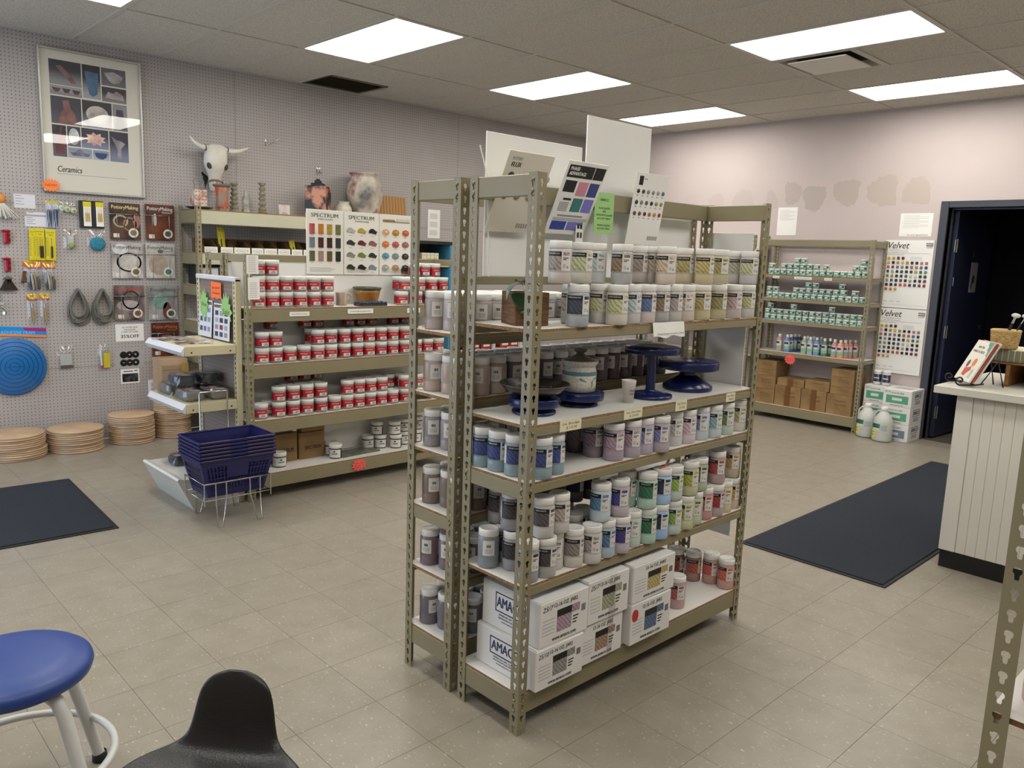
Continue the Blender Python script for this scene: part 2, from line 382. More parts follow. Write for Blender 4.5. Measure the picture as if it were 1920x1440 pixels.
# dark store room behind the door
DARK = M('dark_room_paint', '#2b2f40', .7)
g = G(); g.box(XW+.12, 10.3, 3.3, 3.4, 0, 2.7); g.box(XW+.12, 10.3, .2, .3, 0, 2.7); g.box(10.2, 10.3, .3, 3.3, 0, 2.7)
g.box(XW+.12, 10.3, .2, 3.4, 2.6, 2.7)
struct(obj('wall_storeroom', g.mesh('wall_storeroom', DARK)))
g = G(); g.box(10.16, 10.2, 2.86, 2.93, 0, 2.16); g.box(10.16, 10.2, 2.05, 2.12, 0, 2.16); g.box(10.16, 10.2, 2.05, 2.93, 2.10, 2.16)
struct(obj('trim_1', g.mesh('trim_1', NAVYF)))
# ---- walls behind the camera: near end with shop windows, right side
g = G(); W0, W1, WZ0, WZ1 = 3.5, 6.5, .25, 2.36
g.box(XN-.15, XN, YN, W0, 0, HC+.1); g.box(XN-.15, XN, W1, YW+.1, 0, HC+.1); g.box(XN-.15, XN, W0, W1, 0, WZ0); g.box(XN-.15, XN, W0, W1, WZ1, HC+.1)
struct(obj('wall_front', g.mesh('wall_front', PAINT)))
struct(obj('wall_right', G().box(XN-.15, XW+.12, YN-.12, YN, 0, HC+.1).mesh('wall_right', PAINT)))
ALU = M('aluminium_window_frame', '#8f9092', .4, .8)
for k in range(3):
    y0 = W0+k*(W1-W0)/3; y1 = y0+(W1-W0)/3; g = G()
    g.box(XN-.1, XN-.04, y0, y0+.05, WZ0, WZ1); g.box(XN-.1, XN-.04, y1-.05, y1, WZ0, WZ1); g.box(XN-.1, XN-.04, y0, y1, WZ0, WZ0+.05); g.box(XN-.1, XN-.04, y0, y1, WZ1-.05, WZ1)
    w = struct(obj('window_%d' % (k+1), g.mesh('window_frame', ALU)))
    obj('pane', G().box(XN-.075, XN-.069, y0+.05, y1-.05, WZ0+.05, WZ1-.05).mesh('pane', GLASS), w)

# ---- ceiling: mineral tiles in a T-bar grid, flush fluorescent lights
TT = .6096; GX = 4.2698; GY = 1.9336
CT = ramp2('mineral_ceiling_tile', '#a9a59b', '#cdc9bf', 'noise', 130, .36, .56, .9, bump=.35, detail=5)
TB = M('ceiling_grid_enamel', '#bdb9af', .5)
ce = struct(obj('ceiling', G().box(XN-.1, XW+.1, YN-.1, YW+.1, HC+.06, HC+.14).mesh('ceiling', M('ceiling_void', '#55504a', .9))))
xl = [GX+i*TT for i in range(-11, 7)]; yl = [GY+j*2*TT for j in range(-4, 5)]
lights = {(i, j) for i in (-8, -5, -2, 1, 4) for j in (-2, 0, 2)}
ct_me = G().box(.004, TT-.004, .004, 2*TT-.004, .006, .022).mesh('ceiling_tile', CT)
def clip(a, b, lo, hi): return max(a, lo), min(b, hi)
LENS = M('lit_acrylic_lens', '#ffffff', .4, emit=LAMP)
MATS['lit_acrylic_lens'].node_tree.nodes['Principled BSDF'].inputs['Emission Color'].default_value = (1, .955, .88, 1)
lnum = 0; rowname = {-2: 'row above the near aisle', 0: 'row above the counter side', 2: 'row nearest the pegboard wall'}
for i in range(-11, 6):
    for j in range(-4, 4):
        x0, x1 = clip(GX+i*TT, GX+(i+1)*TT, XN, XW); y0, y1 = clip(GY+j*2*TT, GY+(j+1)*2*TT, YN, YW)
        if x1-x0 < .02 or y1-y0 < .02: continue
        if (i, j) in lights:
            k = [-8, -5, -2, 1, 4].index(i)
            t = thing('ceiling_light', 'lit flush ceiling light, %s from the back wall in the %s' % (ORD[4-k], rowname[j]), 'ceiling light', ((x0+x1)/2, (y0+y1)/2, HC), 0, 'flush fluorescent ceiling lights')
            a, b = (x1-x0)/2, (y1-y0)/2
            g = G(); f = .028
            g.box(-a+.003, a-.003, -b+.003, -b+f, .001, .02); g.box(-a+.003, a-.003, b-f, b-.003, .001, .02)
            g.box(-a+.003, -a+f, -b+f, b-f, .001, .02); g.box(a-f, a-.003, -b+f, b-f, .001, .02)
            obj('frame', g.mesh('light_frame', TB), t); obj('lens', G().box(-a+f, a-f, -b+f, b-f, .006, .018).mesh('light_lens', LENS), t)
            continue
        if (i, j) == (2, 0):       # half a tile plus the supply air diffuser
            o = obj('ceiling_tile', G().box(x0+.004, x1-.004, y0+.004, y0+TT-.004, HC+.006, HC+.022).mesh('ceiling_tile', CT), ce)
            obj('grid_bar', G().box(x0, x1, y0+TT-.011, y0+TT+.011, HC-.001, HC+.02).mesh('grid_bar', TB), ce)
            t = thing('air_diffuser', 'square plaque air diffuser beside a lit ceiling light', 'vent', (x0+TT/2, y0+1.5*TT, HC)); a = TT/2-.004
            g = G(); r = .035
            P4 = lambda s, z: [(-s, -s, z), (s, -s, z), (s, s, z), (-s, s, z)]
            rings = [P4(a, 0), P4(a-r, 0), P4(a-r-.03, .07)]
            for q in range(2):
                g.add(rings[q]+rings[q+1], [(k, 4+k, 4+(k+1) % 4, (k+1) % 4) for k in range(4)])
            obj('housing', g.mesh('diffuser_housing', TB), t); obj('throat', G().box(-a+.06, a-.06, -a+.06, a-.06, .05, .058).mesh('throat', DARKHOLE), t)
            obj('plaque', G().cbox(-.215, .215, -.215, .215, -.012, -.004, .002).mesh('plaque', M('diffuser_enamel', '#dedad2', .5)), t)
            continue
        if (i, j) == (-1, 3):      # dark return grille against the pegboard wall
            ym = 6.2; obj('ceiling_tile', G().box(x0+.004, x1-.004, y0+.004, ym-.004, HC+.006, HC+.022).mesh('ceiling_tile', CT), ce)
            t = thing('return_grille', 'dark square return air grille at the ceiling edge above the pegboard wall', 'vent', ((x0+x1)/2, (ym+y1)/2, HC))
            a, b = (x1-x0)/2-.004, (y1-ym)/2-.004; g = G()
            for s_ in (-1, 1): g.box(s_*a-(.02 if s_ > 0 else 0), s_*a+(.02 if s_ < 0 else 0), -b, b, 0, .015); g.box(-a, a, s_*b-(.02 if s_ > 0 else 0), s_*b+(.02 if s_ < 0 else 0), 0, .015)
            GR = M('dark_grille_enamel', '#77715f', .6)
            obj('frame', g.mesh('grille_frame', GR), t); obj('backing', G().box(-a, a, -b, b, .03, .035).mesh('grille_backing', GR), t)
            sl = G().add([(-a+.02, 0, .002), (a-.02, 0, .002), (a-.02, .014, .012), (-a+.02, .014, .012)], [(0, 1, 2, 3), (3, 2, 1, 0)]).mesh('slat', GR)
            for k in range(int((2*b-.04)/.022)): obj('slat', sl, t, (0, -b+.02+k*.022, 0))
            continue
        if abs(x1-x0-TT) < 1e-4 and abs(y1-y0-2*TT) < 1e-4: obj('ceiling_tile', ct_me, ce, (x0, y0, HC))
        else: obj('ceiling_tile', G().box(x0+.004, x1-.004, y0+.004, y1-.004, HC+.006, HC+.022).mesh('ceiling_tile', CT), ce)
for x in xl:
    if XN < x < XW: obj('grid_bar', G().box(x-.011, x+.011, YN, YW, HC, HC+.02).mesh('grid_bar', TB), ce)
for y in yl:
    if YN < y < YW: obj('grid_bar', G().box(XN, XW, y-.011, y+.011, HC-.0005, HC+.02).mesh('grid_bar', TB), ce)
struct(obj('trim_2', G().box(XN, XW, YW-.022, YW-.0005, HC-.002, HC+.02).mesh('trim_2', TB)))
struct(obj('trim_3', G().box(XW-.022, XW-.0005, YN, YW-.022, HC-.002, HC+.02).mesh('trim_3', TB)))
# outlet plate on the pegboard
ou = thing('wall_outlet', 'white wall outlet plate low on the pegboard beside the board stacks', 'outlet', (2.305, YW-.002, .385))
obj('plate', G().cbox(-.036, .036, -.008, 0, -.06, .06, .003).mesh('plate', M('white_outlet_plastic', '#dfdde0', .4)), ou)
for z in (-.022, .022): obj('socket', G().cbox(-.017, .017, -.011, -.008, z-.015, z+.015, .002).mesh('socket', M('outlet_socket', '#b9b8ba', .4)), ou)
# floor mats
MATM = M('charcoal_mat_pile', '#2b2f37', .95, 0, .2, .12, 90, .6, 300); MATE = M('black_rubber_edge', '#191a1c', .8)
def mat(label, x0, x1, y0, y1, loc, rz):
    t = thing('floor_mat', label, 'floor mat', loc, rz)
    obj('rubber_edge', G().cbox(x0, x1, y0, y1, .0, .006, .002).mesh('rubber_edge', MATE), t)
    obj('carpet', G().cbox(x0+.02, x1-.02, y0+.02, y1-.02, .006, .011, .003).mesh('carpet', MATM), t)
mat('charcoal entrance mat at the left, in front of the pegboard wall', -1.5, 0, 0, 1.165, (1.335, 4.485, 0), -.045)
mat('long charcoal runner mat beside the white counter', 0, 3.0, 0, .80, (3.905, 1.385, 0), .006)

# ------------------------------------------------------------------ measured positions of the goods (metres)
A1 = [
  (1.9068, 1.7048, 1.3346, 0, '3f4856', '9aa0a8', 'blue-black striped', 'flux', 0),
  (2.1004, 1.7759, 1.3346, 0, 'b5b78a', 'b5b2a8', 'pale green', 'flux', 1),
  (2.099, 1.7, 1.3346, 0, 'b9bd8c', 'c3bdb0', 'pale lime', 'flux', 0),
  (2.1913, 1.715, 1.3346, 0, 'a9bcc4', 'b6b6b2', 'ice blue', 'flux', 0),
  (2.2758, 1.715, 1.3346, 0, '5a6f9a', 'c0b5ae', 'slate blue', 'flux', 0),
  (2.3575, 1.715, 1.3346, 0, '8a7460', 'a3a3a3', 'brown wave', 'flux', 0),
  (2.4359, 1.715, 1.3346, 0, 'a59a98', 'b5b0ac', 'mauve', 'flux', 0),
  (2.5173, 1.715, 1.3346, 0, 'c8b59c', 'c2b5a8', 'tan', 'flux', 0),
  (2.6235, 1.715, 1.3346, 0, 'a8995f', 'b9ae84', 'olive wave', 'flux', 0),
  (2.7351, 1.715, 1.3346, 0, '95905c', 'b0a684', 'dark olive', 'flux', 0),
  (2.8484, 1.715, 1.3346, 0, 'b89e9c', 'b5a9a6', 'dusty pink', 'flux', 0),
  (2.9633, 1.722, 1.3346, 0, 'b5b58a', 'b8b4b0', 'pale green', 'flux', 0),
  (1.9803, 1.7957, 1.3346, 0, 'a39a90', 'b4aea6', 'grey', 'flux', 1),
  (2.0477, 1.8305, 1.3346, 0, 'a39a90', 'b4aea6', 'grey', 'flux', 1),
  (2.1696, 1.8072, 1.3346, 0, 'a39a90', 'b4aea6', 'grey', 'flux', 1),
  (2.2599, 1.8, 1.3346, 0, 'a39a90', 'b4aea6', 'grey', 'flux', 1),
  (2.3533, 1.8, 1.3346, 0, 'a39a90', 'b4aea6', 'grey', 'flux', 1),
  (2.4576, 1.8, 1.3346, 0, 'a39a90', 'b4aea6', 'grey', 'flux', 1),
  (2.5601, 1.8, 1.3346, 0, 'a39a90', 'b4aea6', 'grey', 'flux', 1),
  (2.6602, 1.8, 1.3346, 0, 'a39a90', 'b4aea6', 'grey', 'flux', 1),
  (2.7803, 1.8, 1.3346, 0, 'a39a90', 'b4aea6', 'grey', 'flux', 1),
  (2.8988, 1.8, 1.3346, 0, 'a39a90', 'b4aea6', 'grey', 'flux', 1),
  (2.982, 1.8, 1.3346, 0, 'a39a90', 'b4aea6', 'grey', 'flux', 1),
  (1.8482, 1.735, 1.4701, 1, '9a8f88', 'b8b0a8', 'mauve swirl', 'flux', 0),
  (1.9884, 1.77, 1.4701, 1, 'b3b88a', 'b9b5a8', 'pale green', 'flux', 0),
  (2.1077, 1.81, 1.4701, 1, 'a9bcc0', 'b5b9b5', 'ice blue', 'flux', 0),
  (2.1507, 1.73, 1.4701, 1, '87725c', '9f9f9f', 'brown wave', 'flux', 0),
  (2.3397, 1.8104, 1.4701, 1, '8f8078', 'aaa09a', 'mauve brown', 'flux', 0),
  (2.4154, 1.8021, 1.4701, 1, 'c0ab92', 'bdb0a4', 'tan', 'flux', 0),
  (2.4008, 1.7275, 1.4701, 1, 'c4ae94', 'bfb2a6', 'peach tan', 'flux', 0),
  (2.5971, 1.7869, 1.4701, 1, 'a3935c', 'b5aa8c', 'ochre wave', 'flux', 0),
  (2.6389, 1.7231, 1.4701, 1, 'b0a05e', 'b9ae88', 'straw wave', 'flux', 0),
  (2.773, 1.74, 1.4701, 1, '9c9256', 'b0a88a', 'olive wave', 'flux', 0),
  (2.982, 1.8029, 1.4701, 1, 'a5a58e', 'b2ada6', 'sage', 'flux', 0),
  (2.9767, 1.7271, 1.4701, 1, 'b5b88e', 'b5b5b5', 'pale green', 'flux', 0),
]
A3 = [
  (1.725, 1.938, 0.8536, 0, '2c3f7c', '7f979f', 'deep blue', 'phase', 0),
  (1.7281, 1.8622, 0.8536, 0, '2c3f7c', '7f979f', 'deep blue', 'phase', 0),
  (1.733, 1.7864, 0.8536, 0, '2c3f7c', '7f979f', 'deep blue', 'phase', 0),
  (1.7747, 1.7126, 0.8536, 0, '2c3f7c', '7f979f', 'deep blue', 'phase', 0),
  (1.8491, 1.7279, 0.8536, 0, '2f4488', '7f979f', 'deep blue', 'phase', 0),
  (2.1357, 1.8916, 0.8536, 0, '7a6a70', '6f6468', 'plum', 'phase', 0),
  (2.1334, 1.8015, 0.8536, 0, '8c6f7e', '857a80', 'plum', 'phase', 0),
  (2.1511, 1.7222, 0.8536, 0, 'a58aa0', 'a090a0', 'lilac', 'phase', 0),
  (2.2432, 1.7187, 0.8536, 0, 'a58898', 'a59aa5', 'dusty rose', 'phase', 0),
  (2.3191, 1.7194, 0.8536, 0, '7c7cb0', 'a8a0b0', 'periwinkle', 'phase', 0),
  (2.3925, 1.7, 0.8536, 0, '7878b4', 'a8a0ac', 'violet blue', 'phase', 0),
  (2.5234, 1.7341, 0.8536, 0, 'b0b0a8', 'c0c0be', 'pale grey', 'phase', 0),
  (2.5986, 1.7236, 0.8536, 0, 'c9a9b5', 'c4b8be', 'pale pink', 'phase', 0),
  (2.6988, 1.729, 0.8536, 0, '6a7fa8', 'b5bfc8', 'steel blue', 'phase', 0),
  (2.7766, 1.7195, 0.8536, 0, '7fa8b5', 'b5c0c4', 'aqua', 'phase', 0),
  (2.8727, 1.7221, 0.8536, 0, '6c7f4a', 'b0c0b8', 'moss green', 'phase', 0),
  (2.982, 1.7293, 0.8536, 0, 'a8a06c', 'c4bfb5', 'khaki', 'phase', 0),
]
A4 = [
  (1.725, 1.8938, 0.5126, 0, '6a6f74', '7e8890', 'grey (back turned)', 'satin', 0),
  (1.8005, 1.9016, 0.5126, 0, '3a3a3d', '7b7b7b', 'charcoal', 'satin', 0),
  (1.7749, 1.8248, 0.5126, 0, '3a3a3d', '8a8d94', 'charcoal', 'satin', 0),
  (1.7424, 1.722, 0.5126, 0, '2d2f33', '8f969c', 'black grey', 'satin', 0),
  (1.8177, 1.7154, 0.5126, 0, '4a4749', 'a5a5a3', 'charcoal', 'satin', 0),
  (1.8865, 1.7469, 0.5126, 0, '9a938e', 'c2beb8', 'light grey', 'satin', 0),
  (1.9569, 1.7189, 0.5126, 0, '8f8280', 'c4bfb8', 'mauve grey', 'satin', 0),
  (2.0304, 1.7, 0.5126, 0, 'a2949a', 'c4c0bb', 'pale mauve', 'satin', 0),
  (2.1113, 1.7066, 0.5126, 0, '3f6f9c', '9db4c2', 'teal blue', 'satin', 0),
  (2.187, 1.7, 0.5126, 0, '3a2f7c', 'b5aab8', 'indigo', 'satin', 0),
  (2.2694, 1.7137, 0.5126, 0, '8fb5a4', 'b5c4bb', 'mint', 'satin', 0),
  (2.344, 1.7, 0.5126, 0, '2f6b4f', 'a2c4b4', 'forest green', 'satin', 0),
  (2.4199, 1.7, 0.5126, 0, '26344f', '8fb0dc', 'navy', 'satin', 0),
  (2.5061, 1.7, 0.5126, 0, '84a83a', 'b5c4bc', 'lime green', 'satin', 0),
  (2.593, 1.7019, 0.5126, 0, '9aa22c', 'bcbf92', 'yellow green', 'satin', 0),
  (2.6702, 1.7127, 0.5126, 0, '5c7048', 'b0bfa0', 'olive green', 'satin', 0),
  (2.7553, 1.7192, 0.5126, 0, 'b02c30', 'b87f84', 'red', 'satin', 0),
  (2.8311, 1.7151, 0.5126, 0, '96292c', 'a8989c', 'dark red', 'satin', 0),
  (2.9067, 1.7223, 0.5126, 0, 'c07a28', 'c2b792', 'orange', 'satin', 0),
  (2.982, 1.7317, 0.5126, 0, 'b5893a', 'b8ad92', 'ochre', 'satin', 0),
  (2.0684, 1.8218, 0.5126, 0, '7a7270', 'a8a49e', 'grey', 'satin', 1),
  (2.1525, 1.8483, 0.5126, 0, '7a7270', 'a8a49e', 'grey', 'satin', 1),
  (2.1276, 1.92, 0.5126, 0, '7a7270', 'a8a49e', 'grey', 'satin', 1),
  (2.1556, 1.7725, 0.5126, 0, '6a6a78', 'a0a0a4', 'grey', 'satin', 1),
  (2.2709, 1.8202, 0.5126, 0, '3a3f6a', '8f929c', 'grey blue', 'satin', 1),
  (2.3551, 1.8051, 0.5126, 0, '4a6a60', '90a098', 'grey green', 'satin', 1),
  (1.7916, 1.9216, 0.6481, 1, '4a4448', '8a8a8a', 'charcoal', 'satin', 0),
  (1.7759, 1.8403, 0.6481, 1, '4a4448', '8d9098', 'charcoal', 'satin', 0),
  (1.8082, 1.7236, 0.6481, 1, '5a5256', 'b5b3af', 'charcoal', 'satin', 0),
  (1.8842, 1.7252, 0.6481, 1, 'a89c92', 'bfb9b2', 'beige grey', 'satin', 0),
  (2.0856, 1.7141, 0.6481, 1, '4a80a8', 'b2c4cf', 'teal blue', 'satin', 0),
  (2.1838, 1.7098, 0.6481, 1, '3f3590', 'b5aab0', 'indigo', 'satin', 0),
  (2.2954, 1.7651, 0.6481, 1, '2a5c48', '8fb0a4', 'dark green', 'satin', 0),
  (2.3344, 1.7, 0.6481, 1, '2f7454', 'a8c8b8', 'green', 'satin', 0),
  (2.4241, 1.7, 0.6481, 1, '2a3855', '94b8e0', 'navy', 'satin', 0),
  (2.5001, 1.7, 0.6481, 1, '8cb040', 'b5c0b8', 'lime green', 'satin', 0),
  (2.6046, 1.7, 0.6481, 1, 'a5ad30', 'b5b890', 'yellow green', 'satin', 0),
  (2.6903, 1.7135, 0.6481, 1, '4f6040', 'a5b098', 'olive green', 'satin', 0),
  (2.8487, 1.7297, 0.6481, 1, 'a53230', 'a88c8c', 'red', 'satin', 0),
  (2.982, 1.7393, 0.6481, 1, 'b08a45', 'b0a48c', 'ochre', 'satin', 0),
  (2.1793, 1.9237, 0.6481, 1, '1c2246', '6a6468', 'dark navy', 'satin', 0),
  (2.2547, 1.9118, 0.6481, 1, '1c2246', '6a6468', 'dark navy', 'satin', 0),
  (2.8048, 1.7923, 0.6481, 1, '5a1a1e', '6a4a4a', 'dark red', 'satin', 0),
]
A5 = [
  (2.9125, 1.9376, 0.1476, 0, 'a8391f', '8a5f50', 'dark orange', 'satin', 0),
  (2.9418, 1.8674, 0.1476, 0, 'b04424', '9a7060', 'burnt orange', 'satin', 0),
  (2.982, 1.8, 0.1476, 0, 'c0401f', 'b08878', 'orange red', 'satin', 0),
  (2.982, 1.7225, 0.1476, 0, 'c94a22', 'c09080', 'bright orange', 'satin', 0),
  (2.6481, 1.7492, 0.1476, 0, 'b05050', 'b59090', 'rose red', 'satin', 0),
]
B1 = [
  (1.7434, 2.0781, 1.2856, 0, 'a89c94', 'a59a94', 'warm grey', 'back', 0),
  (1.8247, 2.0782, 1.2856, 0, 'a89c94', 'a59a94', 'warm grey', 'back', 0),
  (1.9068, 2.0771, 1.2856, 0, 'a89c94', 'a59a94', 'warm grey', 'back', 0),
  (1.9836, 2.0787, 1.2856, 0, '9a9296', '908a8e', 'grey', 'back', 0),
  (2.0656, 2.0775, 1.2856, 0, '9a9296', '908a8e', 'grey', 'back', 0),
  (2.1505, 2.0779, 1.2856, 0, '9a9296', '908a8e', 'grey', 'back', 0),
  (2.23, 2.078, 1.2856, 0, '9a9296', '908a8e', 'grey', 'back', 0),
  (1.7658, 2.1573, 1.2856, 0, 'a89c94', 'a59a94', 'warm grey', 'back', 1),
  (1.8463, 2.1587, 1.2856, 0, 'a89c94', 'a59a94', 'warm grey', 'back', 1),
  (1.9261, 2.1585, 1.2856, 0, 'a89c94', 'a59a94', 'warm grey', 'back', 1),
  (2.0075, 2.1571, 1.2856, 0, '9a9296', '908a8e', 'grey', 'back', 1),
  (2.0885, 2.1582, 1.2856, 0, '9a9296', '908a8e', 'grey', 'back', 1),
  (2.1663, 2.1571, 1.2856, 0, '9a9296', '908a8e', 'grey', 'back', 1),
  (2.2502, 2.1579, 1.2856, 0, '9a9296', '908a8e', 'grey', 'back', 1),
  (1.7463, 2.2388, 1.2856, 0, 'a89c94', 'a59a94', 'warm grey', 'back', 2),
  (1.8268, 2.2388, 1.2856, 0, 'a89c94', 'a59a94', 'warm grey', 'back', 2),
  (1.9054, 2.2386, 1.2856, 0, 'a89c94', 'a59a94', 'warm grey', 'back', 2),
  (1.9862, 2.2389, 1.2856, 0, '9a9296', '908a8e', 'grey', 'back', 2),
  (2.0693, 2.2372, 1.2856, 0, '9a9296', '908a8e', 'grey', 'back', 2),
  (2.1453, 2.2374, 1.2856, 0, '9a9296', '908a8e', 'grey', 'back', 2),
  (2.2308, 2.2379, 1.2856, 0, '9a9296', '908a8e', 'grey', 'back', 2),
]
B2 = [
  (1.7458, 2.0776, 1.0636, 0, 'b5a296', 'b09c90', 'peach beige', 'back', 0),
  (1.8255, 2.0778, 1.0636, 0, 'b5a296', 'b09c90', 'peach beige', 'back', 0),
  (1.9051, 2.0782, 1.0636, 0, 'b5a296', 'b09c90', 'peach beige', 'back', 0),
  (1.987, 2.0788, 1.0636, 0, '706c7c', '6c6878', 'purple grey', 'back', 0),
  (2.0681, 2.0789, 1.0636, 0, '706c7c', '6c6878', 'purple grey', 'back', 0),
  (2.1496, 2.079, 1.0636, 0, '706c7c', '6c6878', 'purple grey', 'back', 0),
  (2.229, 2.0773, 1.0636, 0, '706c7c', '6c6878', 'purple grey', 'back', 0),
  (2.3107, 2.0789, 1.0636, 0, '706268', '6a5c60', 'plum grey', 'back', 0),
  (2.3914, 2.0781, 1.0636, 0, '706268', '6a5c60', 'plum grey', 'back', 0),
  (2.4708, 2.0774, 1.0636, 0, '706268', '6a5c60', 'plum grey', 'back', 0),
  (2.552, 2.0781, 1.0636, 0, '5a4a4c', '5c4c4c', 'brown plum', 'back', 0),
  (2.6292, 2.0771, 1.0636, 0, '5a4a4c', '5c4c4c', 'brown plum', 'back', 0),
  (2.7131, 2.079, 1.0636, 0, '5a4a4c', '5c4c4c', 'brown plum', 'back', 0),
  (2.789, 2.0786, 1.0636, 0, '5a4a4c', '5c4c4c', 'brown plum', 'back', 0),
  (2.8715, 2.0773, 1.0636, 0, '6a625c', '5c5652', 'taupe', 'back', 0),
  (1.7638, 2.1585, 1.0636, 0, 'b5a296', 'b09c90', 'peach beige', 'back', 1),
  (1.8477, 2.1571, 1.0636, 0, 'b5a296', 'b09c90', 'peach beige', 'back', 1),
  (1.9267, 2.1571, 1.0636, 0, 'b5a296', 'b09c90', 'peach beige', 'back', 1),
  (2.0078, 2.1577, 1.0636, 0, '706c7c', '6c6878', 'purple grey', 'back', 1),
  (2.0893, 2.159, 1.0636, 0, '706c7c', '6c6878', 'purple grey', 'back', 1),
  (2.1675, 2.159, 1.0636, 0, '706c7c', '6c6878', 'purple grey', 'back', 1),
  (2.2469, 2.1572, 1.0636, 0, '706c7c', '6c6878', 'purple grey', 'back', 1),
  (2.3291, 2.1571, 1.0636, 0, '706268', '6a5c60', 'plum grey', 'back', 1),
  (2.4072, 2.1578, 1.0636, 0, '706268', '6a5c60', 'plum grey', 'back', 1),
  (2.4902, 2.1573, 1.0636, 0, '706268', '6a5c60', 'plum grey', 'back', 1),
  (2.5673, 2.1587, 1.0636, 0, '5a4a4c', '5c4c4c', 'brown plum', 'back', 1),
  (2.6494, 2.1589, 1.0636, 0, '5a4a4c', '5c4c4c', 'brown plum', 'back', 1),
  (2.7334, 2.1578, 1.0636, 0, '5a4a4c', '5c4c4c', 'brown plum', 'back', 1),
  (2.8113, 2.158, 1.0636, 0, '5a4a4c', '5c4c4c', 'brown plum', 'back', 1),
  (2.8929, 2.1582, 1.0636, 0, '6a625c', '5c5652', 'taupe', 'back', 1),
  (1.7454, 2.2382, 1.0636, 0, 'b5a296', 'b09c90', 'peach beige', 'back', 2),
  (1.8281, 2.238, 1.0636, 0, 'b5a296', 'b09c90', 'peach beige', 'back', 2),
  (1.9056, 2.2384, 1.0636, 0, 'b5a296', 'b09c90', 'peach beige', 'back', 2),
  (1.9849, 2.2376, 1.0636, 0, '706c7c', '6c6878', 'purple grey', 'back', 2),
  (2.0699, 2.238, 1.0636, 0, '706c7c', '6c6878', 'purple grey', 'back', 2),
  (2.1478, 2.237, 1.0636, 0, '706c7c', '6c6878', 'purple grey', 'back', 2),
  (2.2275, 2.2382, 1.0636, 0, '706c7c', '6c6878', 'purple grey', 'back', 2),
  (2.3056, 2.2382, 1.0636, 0, '706268', '6a5c60', 'plum grey', 'back', 2),
  (2.3898, 2.2371, 1.0636, 0, '706268', '6a5c60', 'plum grey', 'back', 2),
  (2.4703, 2.2379, 1.0636, 0, '706268', '6a5c60', 'plum grey', 'back', 2),
  (2.5511, 2.2377, 1.0636, 0, '5a4a4c', '5c4c4c', 'brown plum', 'back', 2),
  (2.6317, 2.2385, 1.0636, 0, '5a4a4c', '5c4c4c', 'brown plum', 'back', 2),
  (2.7081, 2.2371, 1.0636, 0, '5a4a4c', '5c4c4c', 'brown plum', 'back', 2),
  (2.7926, 2.2389, 1.0636, 0, '5a4a4c', '5c4c4c', 'brown plum', 'back', 2),
  (2.8705, 2.2379, 1.0636, 0, '6a625c', '5c5652', 'taupe', 'back', 2),
]
B3 = [
  (1.7456, 2.0776, 0.8606, 0, '9a9496', '8f898a', 'mauve grey', 'back', 0),
  (1.8247, 2.0776, 0.8606, 0, '9a9496', '8f898a', 'mauve grey', 'back', 0),
  (1.9052, 2.0782, 0.8606, 0, '9a9496', '8f898a', 'mauve grey', 'back', 0),
  (1.9853, 2.0778, 0.8606, 0, '7a7a90', '807c88', 'blue grey', 'back', 0),
  (2.0686, 2.0771, 0.8606, 0, '7a7a90', '807c88', 'blue grey', 'back', 0),
  (2.1479, 2.0785, 0.8606, 0, '7a7a90', '807c88', 'blue grey', 'back', 0),
  (1.7639, 2.1574, 0.8606, 0, '9a9496', '8f898a', 'mauve grey', 'back', 1),
  (1.8473, 2.1575, 0.8606, 0, '9a9496', '8f898a', 'mauve grey', 'back', 1),
  (1.9241, 2.1579, 0.8606, 0, '9a9496', '8f898a', 'mauve grey', 'back', 1),
  (2.0077, 2.1572, 0.8606, 0, '7a7a90', '807c88', 'blue grey', 'back', 1),
  (2.0859, 2.1577, 0.8606, 0, '7a7a90', '807c88', 'blue grey', 'back', 1),
  (2.1695, 2.1579, 0.8606, 0, '7a7a90', '807c88', 'blue grey', 'back', 1),
  (1.7471, 2.2373, 0.8606, 0, '9a9496', '8f898a', 'mauve grey', 'back', 2),
  (1.8245, 2.2383, 0.8606, 0, '9a9496', '8f898a', 'mauve grey', 'back', 2),
  (1.9083, 2.2379, 0.8606, 0, '9a9496', '8f898a', 'mauve grey', 'back', 2),
  (1.9849, 2.2372, 0.8606, 0, '7a7a90', '807c88', 'blue grey', 'back', 2),
  (2.0672, 2.2374, 0.8606, 0, '7a7a90', '807c88', 'blue grey', 'back', 2),
  (2.1493, 2.2387, 0.8606, 0, '7a7a90', '807c88', 'blue grey', 'back', 2),
]
